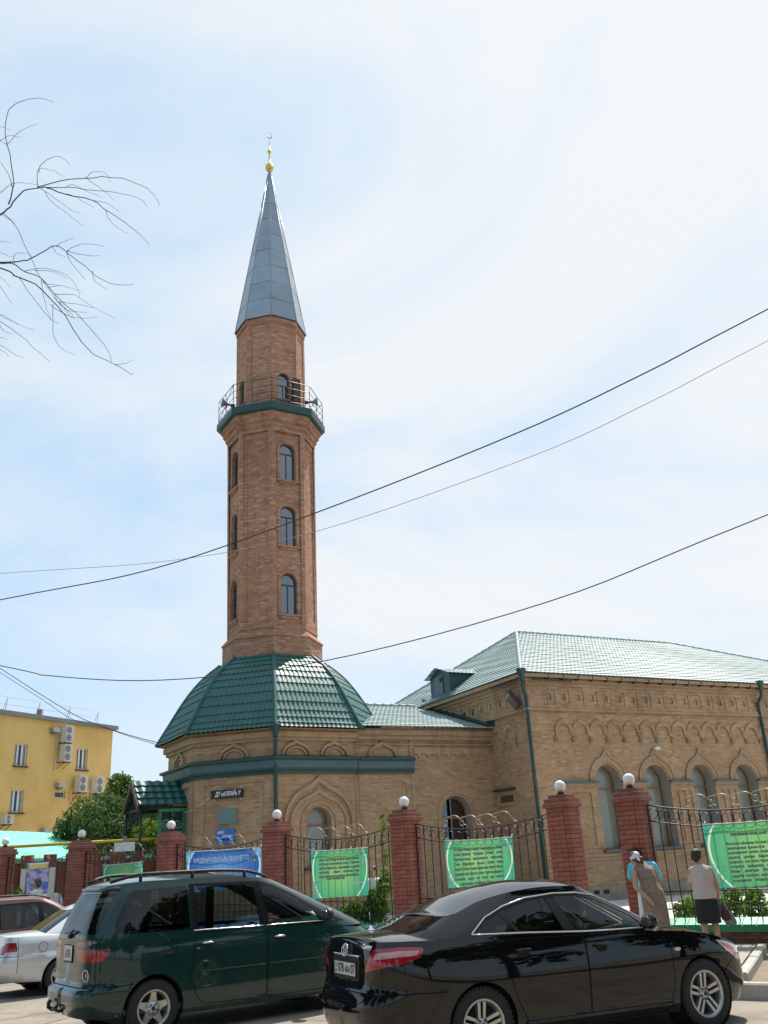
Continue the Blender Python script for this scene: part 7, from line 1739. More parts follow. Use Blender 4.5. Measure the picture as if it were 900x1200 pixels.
def handle(root, wrap, x, z, mat, L=.20, cup=True):
    for sd_ in (1, -1):
        mb = MB()
        pts = []
        for t in np.linspace(-.5, .5, 7): p = wrap.S(*wrap.side(x+t*L, z)); n = wrap.N(*wrap.side(x+t*L, z)); p = p+n*(.034 if abs(t) < .4 else .006); pts.append(Vector((p.x, p.y*sd_, p.z)))
        mb.tube(pts, [.008, .013, .014, .014, .014, .013, .008], 6, flat=1.0); mb.build('door_handle', mat, root)
        if cup:
            mb = MB(); a_ = [wrap.S(*wrap.side(x+.07*math.cos(q), z-.022+.042*math.sin(q)))+wrap.N(*wrap.side(x, z))*.0025 for q in np.linspace(0, 2*math.pi, 15)[:-1]]
            mb.add([Vector((p.x, p.y*sd_, p.z)) for p in a_], [tuple(range(14))]); mb.build('handle_recess', M['under'], root)
def side_strip(name, wrap, pts, r, mat, root, off=.006, flat=1.0, n=6, sides=(1, -1), closed=False):
    for sd_ in sides:
        mb = MB(); P_ = []
        for x, z in (dens(pts, .08, closed)): cz = wrap.side(x, z); p = wrap.S(*cz)+wrap.N(*cz)*off; P_.append(Vector((p.x, p.y*sd_, p.z)))
        mb.tube(P_, r, n, closed=closed, flat=flat); o = mb.build(name, mat, root)
    return o
def number_plate(root, wrap, z, text, y=0, w=.52, h=.112, kz=True, reg=None, off=.02, rows2=None, tilt=None):
    p = wrap.S(*wrap.rear(abs(y), z)); n = wrap.N(*wrap.rear(abs(y), z)); n.y = 0; n.normalize()
    q = Matrix.Translation(Vector((p.x, y, p.z))+n*off) @ Matrix(((0, n.z*-1*-1, n.x, 0), (-1, 0, 0, 0), (0, -n.x, n.z, 0), (0, 0, 0, 1)))
    q = Matrix.Translation(Vector((p.x, y, p.z))+n*off) @ Matrix.Rotation(R(-90), 4, 'Z') @ Matrix.Rotation(R(90)+(math.asin(max(-1, min(1, n.z))) if tilt is None else -tilt)*-1, 4, 'X')
    mb = MB(); mb.box(-w/2-.012, w/2+.012, -h/2-.022, h/2+.012, -.012, .0, q); o = mb.build('number_plate', M['plastic'], root)
    mb = MB(); mb.box(-w/2, w/2, -h/2, h/2, .001, .004, q); mb.build('plate_face', M['plate'], o)
    def tx(body, size, xc, yc, wd, mat='print_black', bold=.002):
        me = text_mesh(body, size, M[mat], width=wd, bold=bold); link_mesh('lettering', me, o, M=q @ Matrix.Translation((xc, yc, .0055)))
    if kz:
        mb = MB(); mb.box(-w/2+.012, -w/2+.062, .0, h/2-.012, .0042, .0052, q); mb.build('flag', M['print_flag'], o)
        mb = MB(); mb.lathe([(0, .0056), (.011, .0056)], 12, q @ Matrix.Translation((-w/2+.037, h/4-.003, 0))); mb.build('flag_sun', M['print_yellow'], o)
        tx('KZ', .036, -w/2+.037, -.032, .042); tx(text[0], .115, -.095, -.002, .15, bold=.003); tx(text[1], .08, .070, -.008, .13, bold=.0025); tx(text[2], .115, .205, -.002, .092, bold=.003)
        mb = MB(); mb.box(.148, .151, -h/2+.008, h/2-.008, .0042, .005, q); mb.build('divider', M['print_black'], o)
    else:
        tx(text[0], .055, .0, .022, w*.62); tx(text[1], .07, .0, -.028, w*.7)
    return o, q
def underside(root, x0, x1, w, z=.21, name='underbody'):
    mb = MB(); mb.box(x0, x1, -w, w, z, z+.06); return mb.build(name, M['under'], root)
def wells(root, xs, W_, r, z):
    for x in xs:
        for s_ in (-1, 1):
            mb = MB(); q = Matrix.Translation((x, s_*(W_-.30), z)) @ Matrix.Rotation(R(-90)*s_, 4, 'X')
            mb.lathe([(0, -.02), (r, -.02), (r, .255)], 28, q, smooth=False); mb.build('wheel_well', M['under'], root)
# ================================================================== black saloon
def make_saloon(name, label, paint, C_, wheels='twin', detailed=True, root_loc=(0, 0), rz=0, cat='car'):
    root = thing(name, (*root_loc, 0), rz, label, cat, 'parked cars')
    b = Wrap(C_['xm'], C_['xr'], C_['xf'], C_['W'], C_['nr'], C_['nf'], C_['zb'], C_['zs'], .55)
    RA_, FA, AR = C_['ra'], C_['fa'], C_['ar']
    S_ = lambda pl_, cl=True, st=.04: [b.side(x, z) for x, z in dens(pl_, st, cl)]
    E_ = lambda pl_, cl=True, st=.04: [b.rear(y, z) for y, z in dens(pl_, st, cl)]
    reg = []
    for pts in C_['doors']: reg.append((pts[0], S_(rounded(pts[1], .05)))); reg.append(('gap', S_(rounded(pts[1], .05)), True))
    for g_ in C_.get('gaps', []): reg.append(('gap', S_(g_, False), False))
    for g_ in C_.get('rear_gaps', []): reg.append(('gap', E_(g_, False), False))
    for nm, mt, pl_, kind in C_['lamps']:
        if kind == 'mix': dom = [(b.rear(-p[0], p[1]) if p[0] < 0 else b.side(p[0], p[1])) for p in pl_]; dom = dens(dom, .03)
        elif kind == 'photo': dom = dens(on_photo(b, root_loc, rz, pl_), .03)
        elif kind == 'front': dom = [(b.front(-p[0], p[1]) if p[0] < 0 else b.side(p[0], p[1])) for p in pl_]; dom = dens(dom, .03)
        else: dom = S_(pl_, True, .025)
        reg.append((nm, dom))
    for nm, mt, pl_ in C_.get('rear_regs', []): reg.append((nm, E_(pl_)))
    for x in (RA_, FA): reg.append(('hole', S_(arch_poly(x, C_['tr'], AR), True, .03)))
    out = b.build(reg, drop=('hole',)); mats = {'body': paint}
    for d in C_['doors']: mats[d[0]] = paint
    for l in C_['lamps']: mats[l[0]] = M[l[1]]
    for l in C_.get('rear_regs', []): mats[l[0]] = M[l[1]] if isinstance(l[1], str) else l[1]
    inner = []
    par = {}
    for nm, tr in out.items():
        if nm in ('hole',): continue
        inner += tr
        if nm == 'gap': continue
        if nm == 'body': b.obj('body_shell', tr, mats[nm], root)
        elif nm.startswith('flap') or nm.startswith('boot'): b.obj(nm, tr, mats[nm], root)
        else:
            for sd_ in (1, -1): b.obj(nm, tr, mats[nm], root, (sd_,), off=.0015 if nm.endswith(('lens', 'lamp')) or 'lamp' in nm else 0)
    b.obj('inner_panel', inner, M['under'], root, off=-.012)
    for x in (RA_, FA): arch_lip('arch_lip', b, x, C_['tr'], AR, paint, root)
    wells(root, (RA_, FA), C_['W'](.5), AR-.002, C_['tr'])
    # bonnet, cowl and boot lid over the shoulder edge
    for nm, x0, x1 in C_['lids']: cap_surface(nm, b, C_['crown'], paint, root, x0, x1, nt_=12)
    underside(root, .40, C_['L']-.85, C_['W'](.5)-.10)
    # greenhouse
    G = C_['G']; g = Wrap(G['xm'], G['xr'], G['xf'], G['W'], G['nr'], G['nf'], G['zlo'], G['zr'], G['zref'])
    Sg = lambda pl_, cl=True, st=.035: [g.side(x, z) for x, z in dens(pl_, st, cl)]
    reg = []; gm = {}
    if 'belt' in G: reg.append(('pillar_trim', Sg(G['belt'])))
    for nm, mt, pl_, r in G['windows']: reg.append((nm, Sg(rounded(pl_, r)))); gm[nm] = mt
    rw = G['rear']; reg.append(('rear_window', [g.rear(y, z) for y, z in dens([(0, rw[0])]+rw[2]+[(0, rw[1])], .04, False)])); gm['rear_window'] = rw[3]
    fw_ = G['front']; reg.append(('windscreen', [g.front(y, z) for y, z in dens([(0, fw_[0])]+fw_[2]+[(0, fw_[1])], .04, False)])); gm['windscreen'] = fw_[3]
    for g_ in G.get('gaps', []): reg.append(('gap', Sg(g_, False), False))
    out = g.build(reg, drop=tuple(gm)); solid = []
    for nm, tr in out.items():
        if nm in gm:
            if nm in ('rear_window', 'windscreen'): g.obj(nm, tr, M[gm[nm]], root, off=-.004)
            else:
                for sd_ in (1, -1): g.obj(nm, tr, M[gm[nm]], root, (sd_,), off=-.005)
        else:
            solid += tr
            if nm == 'gap': continue
            g.obj('cabin_shell' if nm == 'body' else nm, tr, M['gloss_black'] if nm == 'pillar_trim' else paint, root, off=.001 if nm == 'pillar_trim' else 0)
    g.obj('inner_trim', solid, C_.get('trim', M['seat']), root, off=-.018)
    cap_surface('roof_panel', g, G['crown'], paint, root, nt_=12, p=2.0)
    cap_surface('headlining', g, G['crown'], C_.get('trim', M['seat']), root, nt_=6, p=2.0, off=-.03)
    mb = MB(); mb.box(G['xr'](G['zref'])+.25, G['xf'](G['zref'])-.1, -C_['W'](.5)+.09, C_['W'](.5)-.09, .28, .34); mb.build('cabin_floor', M['seat'], root)
    seats(root, C_['seats'], C_.get('seatmat', M['seat']))
    fx = C_['dash']; mb = MB(); mb.tube([(fx, -.68, .80), (fx, .68, .80)], .17, 10, flat=.75); mb.box(fx, fx+.35, -.68, .68, .6, .86); mb.build('dashboard', M['dash'], root)
    mb = MB(); c_ = Vector((fx-.28, .36, .86)); q = Matrix.Translation(c_) @ Matrix.Rotation(R(-65), 4, 'Y'); mb.tube([q @ Vector((.185*math.cos(2*math.pi*k/20), .185*math.sin(2*math.pi*k/20), 0)) for k in range(20)], .014, 6, closed=True); mb.tube([q @ Vector((-.18, 0, 0)), q @ Vector((.18, 0, 0))], .02, 5); mb.tube([c_, c_+Vector((.3, 0, -.12))], .03, 6); mb.build('steering_wheel', M['plastic'], root)
    for x in (RA_, FA):
        for s_ in (-1, 1): wheel(root, x, s_*(C_['W'](.5)-.115), C_['tr'], C_['rim'], wheels)
    return root, b, g
# ------------------------------------------------------------------ parameters of the black car
CB = dict(L=4.82, xm=2.45, xr=lerp_tab([(.2, .12), (.32, .045), (.48, .0), (.60, .012), (.66, .045), (.72, .075), (.85, .075), (1.0, .085), (1.14, .13)]), xf=lerp_tab([(.2, 4.74), (.4, 4.82), (.6, 4.80), (.74, 4.75), (1.0, 4.45)]),
  W=lerp_tab([(.18, .84), (.30, .885), (.50, .905), (.66, .912), (.82, .902), (.95, .88), (1.03, .848), (1.14, .78)]), nr=lin_tab([(.2, 5.5), (.6, 6.0), (1.0, 7.5)]), nf=lin_tab([(.2, 4.2), (.6, 4.2), (1.0, 5)]),
  zb=lin_tab([(0, .25), (.3, .23), (.8, .21), (4.2, .20), (4.6, .19), (4.8, .20)]), zs=lerp_tab([(.08, 1.11), (.5, 1.10), (1.2, 1.055), (2.2, 1.02), (3.3, .985), (3.8, .94), (4.3, .84), (4.6, .73), (4.82, .61)]),
  ra=1.10, fa=3.875, ar=.372, tr=.332, rim=.228, crown=lerp_tab([(.1, .035), (.6, .065), (1.2, .07), (3.3, .055), (3.9, .06), (4.5, .05), (4.8, .01)]),
  lids=[('boot_lid', .0, 1.0), ('scuttle', .96, 3.60), ('bonnet', 3.58, 4.9)],
  doors=[('rear_door', [(1.48, 1.06), (1.40, .85), (1.48, .54), (1.60, .30), (2.34, .285), (2.365, 1.03)]), ('front_door', [(2.375, 1.03), (2.352, .285), (3.38, .28), (3.46, .50), (3.46, .84), (3.43, .985)])],
  gaps=[[(.03, .665), (.40, .665), (.74, .655)], [(4.22, .52), (4.36, .60), (4.50, .66)], [(1.64, .235), (3.34, .225)]],
  rear_gaps=[[(.0, .57), (.40, .57), (.54, .63), (.56, .78)]],
  lamps=[('tail_lamp', 'red_lens', [(437.8, 1112.5), (466, 1110.5), (493.5, 1110), (496.5, 1113), (492, 1122.5), (474, 1130), (456, 1133), (426.5, 1139.5), (430, 1129), (434, 1119)], 'photo'),
         ('tail_lamp_lens', 'pink_lens', [(441, 1117.5), (466, 1114.8), (491, 1114), (489, 1119.5), (464, 1122.5), (438, 1125)], 'photo'),
         ('head_lamp', 'clear_lens', [(-.42, .66), (-.60, .60), (4.52, .60), (4.30, .72), (4.16, .83), (4.28, .815), (4.46, .765), (-.66, .71)], 'front'),
         ('head_lamp_amber', 'amber_lens', [(4.28, .755), (4.24, .80), (4.40, .768), (4.52, .70), (4.50, .655)], 'side'),
         ('side_repeater', 'clear_lens', circ(3.62, .775, .0, 4) and [(3.555+.045*math.cos(t)+.0, .79+.018*math.sin(t)) for t in np.linspace(0, 2*math.pi, 17)[:-1]], 'side')],
  rear_regs=[('plate_recess', 'paint_recess', rounded([(0, .76), (.32, .76), (.33, .96), (0, .97)], .03))],
  seats=[1.75, 2.85], dash=3.25, trim=M['seat_pale'], seatmat=M['seat_pale'])
M['paint_recess'] = pm('recess_black', (0.006, 0.006, 0.006), 0.5)
zrB = lerp_tab([(1.0, 1.28), (1.3, 1.385), (1.7, 1.46), (2.15, 1.488), (2.5, 1.475), (2.85, 1.425), (3.1, 1.34), (3.3, 1.24)])
CB['G'] = dict(xm=2.2, xr=lerp_tab([(.95, .22), (1.12, .46), (1.25, .79), (1.44, 1.30), (1.54, 1.60)]), xf=lerp_tab([(.95, 3.74), (1.06, 3.54), (1.25, 3.16), (1.42, 2.82), (1.52, 2.62)]),
  W=lerp_tab([(.94, .868), (1.02, .845), (1.15, .78), (1.30, .695), (1.46, .595)]), nr=lin_tab([(.95, 5), (1.45, 4.2)]), nf=lin_tab([(.95, 4.6), (1.45, 4.0)]), zlo=lambda x: .96, zr=zrB, zref=1.2,
  crown=lerp_tab([(1.3, .03), (1.9, .075), (2.4, .08), (2.85, .04), (3.1, .02)]),
  belt=rounded([(1.14, 1.10), (1.07, 1.118), (1.30, 1.235), (1.55, 1.325), (1.84, 1.385), (2.2, 1.408), (2.5, 1.398), (2.75, 1.352), (3.0, 1.25), (3.24, 1.13), (3.44, 1.02), (2.4, 1.04)], .03),
  windows=[('quarter_window', 'glass_tint', [(1.20, 1.117), (1.18, 1.14), (1.35, 1.23), (1.47, 1.272), (1.60, 1.103)], .012), ('rear_door_window', 'glass_tint', [(1.64, 1.10), (1.525, 1.292), (1.68, 1.335), (1.86, 1.368), (2.08, 1.388), (2.17, 1.066)], .015),
           ('front_door_window', 'glass_clear', [(2.31, 1.062), (2.20, 1.395), (2.48, 1.38), (2.71, 1.338), (2.95, 1.235), (3.14, 1.14), (3.22, 1.04)], .015)],
  rear=(1.145, 1.425, [(.64, 1.14), (.52, 1.42)], 'glass_tint'), front=(1.04, 1.40, [(.66, 1.03), (.50, 1.395)], 'glass_clear'))
saloon, b, g = make_saloon('black_saloon', 'glossy black saloon car parked in front with number plate 078 AKA 07', M['paint_black'], CB, 'twin', root_loc=(-.70, 9.94), rz=R(26.3))
# chrome line round the side windows
side_strip('window_chrome', g, [(1.09, 1.108), (1.30, 1.245), (1.55, 1.335), (1.84, 1.395), (2.2, 1.418), (2.5, 1.408), (2.75, 1.364), (3.0, 1.262), (3.24, 1.142), (3.46, 1.02)], .0085, M['chrome'], saloon, .004)
side_strip('belt_chrome', g, [(1.09, 1.106), (1.7, 1.082), (2.4, 1.043), (3.46, 1.013)], .0085, M['chrome'], saloon, .006)
handle(saloon, b, 1.60, .935, M['paint_black']); handle(saloon, b, 2.56, .91, M['paint_black'])
side_strip('sill_trim', b, [(1.58, .30), (3.40, .285)], .022, M['paint_black'], saloon, .004)
mirror(saloon, (3.20, -.83, 1.06), M['paint_black'], s=1.1); mo_ = mirror(saloon, (3.20, .83, 1.06), M['paint_black'], s=1.1)
for c_ in [mo_]+list(mo_.children): c_.scale = (1, -1, 1) if c_ is mo_ else c_.scale
mo_.data = mo_.data.copy(); mo_.scale = (1, 1, 1); 
for vv in mo_.data.vertices: vv.co.y = 1.66-vv.co.y
for vv in mo_.children[0].data.vertices: vv.co.y = 1.66-vv.co.y
mo_.data.flip_normals(); mo_.children[0].data.flip_normals()
po, pq = number_plate(saloon, b, .855, ('078', 'AKA', '07'), off=.012)
mb = MB(); 
def on_rear(wrap, y, z, e): p = wrap.S(*wrap.rear(abs(y), z)); n = wrap.N(*wrap.rear(abs(y), z)); return Vector((p.x, y, p.z))+Vector((n.x, n.y*(1 if y < 0 else -1), n.z))*e
mb.tube([on_rear(b, y, .975, .010) for y in np.linspace(-.34, .34, 11)], .009, 6); mb.build('boot_garnish', M['chrome'], saloon)
em = MB()
def oval(cx, cz, rx, rz_, n=24): return [on_rear(b, cx+rx*math.cos(2*math.pi*k/n), cz+rz_*math.sin(2*math.pi*k/n), .022) for k in range(n)]
for o_ in ((0, 1.015, .072, .052), (0, 1.025, .026, .042), (0, 1.037, .048, .020)): em.tube(oval(*o_), .0075 if o_[2] > .06 else .0055, 5, closed=True)
em.build('emblem', M['chrome'], saloon)
me = text_mesh('Camry', .06, M['chrome'], width=.19, shear=.25, bold=.001)
p = on_rear(b, -.47, 1.065, .006); n = b.N(*b.rear(.47, 1.065)); yaw = math.atan2(n.y, n.x)
link_mesh('model_lettering', me, saloon, M=Matrix.Translation(p) @ Matrix.Rotation(yaw+R(90), 4, 'Z') @ Matrix.Rotation(R(80), 4, 'X'))
# boot lid shut line, aerial, exhaust
mb = MB(); q = Matrix.Translation((.50, .30, 1.165)) @ Matrix.Scale(.42, 4); mb.lathe([(0, .075), (.03, .07), (.045, .04), (.05, .015), (.09, .008), (.095, -.03)], 14, q); mb.tube([(.50, .30, 1.20), (.49, .30, 1.33)], .003, 5); mb.build('boot_aerial', M['chrome'], saloon)
mb = MB(); mb.tube([(.3, -.45, .235), (.035, -.45, .235)], .032, 10); mb.build('exhaust', M['chrome'], saloon)
# ------------------------------------------------------------------ green people carrier
CV = dict(L=4.62, xm=2.3, xr=lerp_tab([(.2, .16), (.30, .06), (.40, .012), (.52, .0), (.575, .02), (.60, .07), (.75, .085), (1.12, .09)]), xf=lerp_tab([(.2, 4.52), (.4, 4.62), (.6, 4.60), (.78, 4.52), (1.12, 4.0)]),
  W=lerp_tab([(.18, .84), (.30, .885), (.55, .905), (.84, .905), (1.0, .895), (1.14, .868)]), nr=lin_tab([(.2, 5.5), (1.0, 6.5)]), nf=lin_tab([(.2, 4), (1, 4)]),
  zb=lin_tab([(0, .27), (.4, .25), (.9, .22), (4.2, .20), (4.6, .22)]), zs=lerp_tab([(.0, 1.125), (2.4, 1.10), (3.4, 1.08), (3.9, 1.03), (4.2, .95), (4.5, .80), (4.62, .70)]),
  ra=.88, fa=3.72, ar=.375, tr=.318, rim=.208, crown=lerp_tab([(.1, .02), (3.4, .05), (3.9, .09), (4.4, .05), (4.6, .01)]), lids=[('scuttle', .0, 3.5), ('bonnet', 3.48, 4.7)],
  doors=[('rear_door', [(1.40, 1.10), (1.37, .80), (1.34, .62), (1.42, .40), (1.52, .30), (2.40, .28), (2.42, 1.09)]), ('front_door', [(2.432, 1.09), (2.412, .28), (3.28, .28), (3.36, .45), (3.42, .80), (3.42, 1.08)])],
  gaps=[[(.22, .60), (.62, .612)], circ(1.06, .965, .085, 24)+[(1.145, .965)], [(3.45, .62), (3.47, 1.04)]],
  rear_gaps=[[(.0, .60), (.66, .60), (.72, .64), (.735, 1.115)]],
  lamps=[('tail_lamp', 'red_lens', [(91, 1103), (102.6, 1103.3), (102.6, 1128.5), (90, 1126)], 'photo'), ('tail_lamp_smoke', 'smoke_lens', [(93.5, 1104.5), (100, 1104.7), (100, 1112.5), (93.2, 1112)], 'photo'),
         ('side_lamp', 'red_lens', [(103.6, 1113.8), (128.6, 1114), (126, 1121), (120, 1126), (112, 1128.5), (103.6, 1129)], 'photo'), ('side_lamp_lens', 'smoke_lens', [(103.6, 1103.4), (120, 1103.6), (126.5, 1107), (128.6, 1113.5), (103.6, 1113.3)], 'photo'),
         ('head_lamp', 'clear_lens', [(-.40, .70), (-.62, .64), (4.35, .66), (4.15, .82), (4.36, .80)], 'front')],
  seats=[.95, 1.75, 2.65], dash=3.2)
zrV = lerp_tab([(.26, 1.70), (.5, 1.735), (.9, 1.755), (1.6, 1.755), (2.2, 1.73), (2.6, 1.685), (2.9, 1.615), (3.2, 1.51)])
CV['G'] = dict(xm=1.95, xr=lerp_tab([(1.0, .085), (1.12, .095), (1.35, .17), (1.62, .30), (1.78, .42)]), xf=lerp_tab([(1.0, 4.25), (1.1, 4.05), (1.35, 3.50), (1.60, 2.93), (1.78, 2.50)]),
  W=lerp_tab([(.98, .888), (1.10, .87), (1.35, .815), (1.60, .745), (1.77, .685)]), nr=lin_tab([(1.0, 6.5), (1.75, 5.0)]), nf=lin_tab([(1.0, 5), (1.75, 4.2)]), zlo=lambda x: 1.02, zr=zrV, zref=1.35,
  crown=lerp_tab([(.3, .02), (.8, .05), (2.0, .055), (2.6, .04), (3.0, .02)]),
  windows=[('rear_quarter_window', 'glass_tint', [(.40, 1.17), (.38, 1.27), (.53, 1.56), (.61, 1.645), (1.33, 1.665), (1.335, 1.155)], .05), ('rear_door_window', 'glass_mid', [(1.44, 1.15), (1.43, 1.66), (2.28, 1.64), (2.335, 1.14)], .025),
           ('front_door_window', 'glass_clear', [(2.46, 1.135), (2.40, 1.63), (2.58, 1.60), (2.86, 1.475), (3.18, 1.275), (3.28, 1.13)], .03), ('front_quarter_window', 'glass_clear', [(3.38, 1.125), (3.35, 1.215), (3.50, 1.135), (3.62, 1.085)], .012)],
  belt=rounded([(1.36, 1.11), (1.36, 1.69), (2.38, 1.675), (2.62, 1.62), (2.90, 1.495), (3.24, 1.295), (3.72, 1.085)], .02),
  gaps=[[(2.405, 1.10), (2.355, 1.67)], [(1.375, 1.10), (1.37, 1.68)]],
  rear=(1.17, 1.63, [(.70, 1.17), (.60, 1.63)], 'glass_mid'), front=(1.10, 1.63, [(.70, 1.10), (.56, 1.625)], 'glass_clear'))
van, b, g = make_saloon('green_people_carrier', 'dark green people carrier with roof rails and five spoke wheels, second from the front', M['paint_green'], CV, 'star', root_loc=(-4.34, 12.38), rz=R(36.4))
handle(van, b, 1.56, .985, M['chrome'], .17); handle(van, b, 2.60, .975, M['chrome'], .17)
side_strip('belt_chrome', g, [(1.38, 1.138), (2.38, 1.122)], .009, M['chrome'], van, .004); side_strip('belt_chrome', g, [(2.42, 1.122), (3.32, 1.112)], .007, M['chrome'], van, .004)
side_strip('side_moulding', b, [(1.46, .665), (2.38, .665)], .011, M['paint_green'], van, .002); side_strip('side_moulding', b, [(2.44, .665), (3.36, .665)], .011, M['paint_green'], van, .002)
side_strip('bumper_moulding', b, [(.10, .555), (.56, .56)], .016, M['paint_green'], van, .002)
mirror(van, (3.32, -.85, 1.16), M['plastic'], s=1.25)
for s_ in (-1, 1):
    mb = MB(); P_ = []
    for x in np.linspace(.42, 2.55, 14): z = zrV(x); p = g.S(*g.side(x, z)); P_.append(Vector((x, s_*(abs(p.y)-.05), z+.035+.05*min(1, (x-.42)/.25, (2.55-x)/.3))))
    mb.tube(P_, [.018]+[.021]*12+[.018], 8); mb.build('roof_rail', M['plastic'], van)
    for x in (.75, 1.44, 2.2): mb = MB(); p = g.S(*g.side(x, zrV(x))); mb.tube([(x, s_*(abs(p.y)-.05), zrV(x)), (x, s_*(abs(p.y)-.05), zrV(x)+.09)], .022, 6); mb.build('rail_foot', M['plastic'], van)
number_plate(van, b, .965, ('A 491', 'KZ BT'), w=.30, h=.17, kz=False, off=.012)
# tailgate details: spoiler lip, wiper, tow hook, keyhole, round badge
mb = MB(); mb.tube([on_rear(g, y, 1.675, .012) for y in np.linspace(-.60, .60, 13)], .02, 6); mb.build('tailgate_spoiler', M['paint_green'], van)
mb = MB(); mb.tube([on_rear(g, 0.0, 1.145, .02), on_rear(g, -.10, 1.22, .03)], .012, 5); mb.tube([on_rear(g, .18, 1.175, .03), on_rear(g, -.22, 1.21, .03)], .008, 4); mb.build('rear_wiper', M['plastic'], van)
mb = MB(); mb.ball(on_rear(g, 0.0, 1.15, .015), .03, 8, 6); mb.build('wiper_boss', M['plastic'], van)
bd = MB(); n = 22; bd.tube([on_rear(b, -.60+.052*math.cos(2*math.pi*k/n), .735+.062*math.sin(2*math.pi*k/n), .007) for k in range(n)], .006, 5, closed=True); bo = bd.build('round_badge', M['print_white'], van)
for y_ in (-.585, -.615): mb = MB(); mb.tube([on_rear(b, y_, .715, .006), on_rear(b, y_, .76, .006)], .006, 4); mb.build('badge_stroke', M['print_red'] if y_ > -.6 else M['print_white'], bo)
mb = MB(); mb.tube([(.14, .25, .33), (.0, .25, .33), (-.045, .25, .36), (-.045, .25, .41), (-.02, .25, .43)], .024, 8); mb.tube([(.14, -.02, .33), (.0, -.02, .33), (-.03, .02, .35), (-.03, .12, .35)], .02, 6); mb.build('tow_hook', M['plastic'], van)
mb = MB(); mb.ball(on_rear(b, .12, .66, .004), .026, 10, 6, (.3, 1, 1)); mb.build('lock', M['chrome'], van)
mb = MB(); mb.box(.55, .58, -.86, -.62, .10, .34); mb.box(.55, .58, .62, .86, .10, .34); mb.build('mud_flap', M['plastic'], van)
# ------------------------------------------------------------------ silver saloon at the left edge
CN = dict(CB); CN.update(L=4.48, xm=2.25, xr=lerp_tab([(.2, .12), (.35, .03), (.52, .0), (.62, .03), (.68, .06), (.98, .12)]), xf=lerp_tab([(.2, 4.40), (.4, 4.48), (.6, 4.45), (.9, 4.2)]),
  W=lerp_tab([(.18, .78), (.3, .82), (.5, .835), (.64, .838), (.66, .825), (.75, .822), (.88, .80), (.98, .74)]), nr=lin_tab([(.2, 6), (1, 8)]), zb=lin_tab([(0, .27), (.8, .22), (4.4, .2)]), zs=lerp_tab([(.08, .955), (.6, .95), (1.3, .925), (2.2, .90), (3.2, .87), (4.0, .78), (4.48, .62)]),
  ra=1.05, fa=3.57, ar=.335, tr=.285, rim=.185, lids=[('boot_lid', 0, .98), ('scuttle', .94, 3.3), ('bonnet', 3.28, 4.6)],
  doors=[('rear_door', [(1.50, .93), (1.40, .78), (1.44, .50), (1.52, .30), (2.18, .29), (2.20, .91)]), ('front_door', [(2.21, .91), (2.19, .29), (3.08, .28), (3.16, .5), (3.16, .88)])],
  gaps=[[(.05, .655), (.72, .645)], [(.30, .40), (.30, .80), (.29, .935)], circ(.70, .775, .075, 22)+[(.775, .775)]], rear_gaps=[[(0, .60), (.55, .60), (.58, .92)]],
  lamps=[('tail_lamp', 'red_lens', [(-.35, .70), (-.42, .80), (-.58, .83), (.12, .865), (.265, .87), (.285, .73), (.12, .72), (-.60, .68)], 'mix'), ('head_lamp', 'clear_lens', [(-.4, .62), (-.6, .58), (4.25, .6), (4.05, .72), (4.2, .73)], 'front')],
  rear_regs=[], seats=[1.6, 2.6], dash=3.0, trim=M['seat'], seatmat=M['seat'])
zrN = lerp_tab([(1.0, 1.18), (1.25, 1.31), (1.6, 1.385), (2.0, 1.405), (2.35, 1.395), (2.7, 1.32), (3.0, 1.2)])
CN['G'] = dict(CB['G']); CN['G'].update(xm=2.1, xr=lerp_tab([(.85, .48), (.95, .64), (1.15, .97), (1.38, 1.40), (1.46, 1.58)]), xf=lerp_tab([(.85, 3.40), (.95, 3.2), (1.15, 2.9), (1.34, 2.6), (1.42, 2.45)]), W=lerp_tab([(.84, .79), (.95, .765), (1.1, .70), (1.35, .57)]), zr=zrN, zlo=lambda x: .86, zref=1.1,
  belt=rounded([(1.08, .97), (1.02, 1.0), (1.26, 1.18), (1.5, 1.285), (1.95, 1.34), (2.35, 1.335), (2.62, 1.25), (3.1, .93), (2.2, .935)], .02),
  windows=[('rear_door_window', 'glass_tint', [(1.14, .98), (1.12, 1.01), (1.36, 1.20), (1.6, 1.28), (2.08, 1.315), (2.14, .95)], .02), ('front_door_window', 'glass_mid', [(2.24, .95), (2.17, 1.315), (2.34, 1.31), (2.58, 1.235), (2.98, .94)], .02)],
  rear=(.975, 1.345, [(.60, .965), (.47, 1.34)], 'glass_mid'), front=(.94, 1.3, [(.6, .93), (.46, 1.29)], 'glass_clear'))
hd = R(36); dv = Vector((math.cos(hd), math.sin(hd), 0)); lv = Vector((-dv.y, dv.x, 0)); pc = at_z(21.5, 1110, .80)
p0 = pc-dv*.285+lv*.79
silver, b, g = make_saloon('silver_saloon', 'silver saloon car at the left edge, its right rear corner showing', M['paint_silver'], CN, 'star', root_loc=(p0.x, p0.y), rz=hd)
side_strip('side_moulding', b, [(.32, .655), (.70, .65)], .014, M['paint_silver'], silver, .002)
mb = MB(); mb.tube([(1.72, -.3, 1.385), (1.60, -.3, 1.41), (1.25, -.3, 1.60)], [.012, .008, .003], 5); mb.build('roof_aerial', M['plastic'], silver)
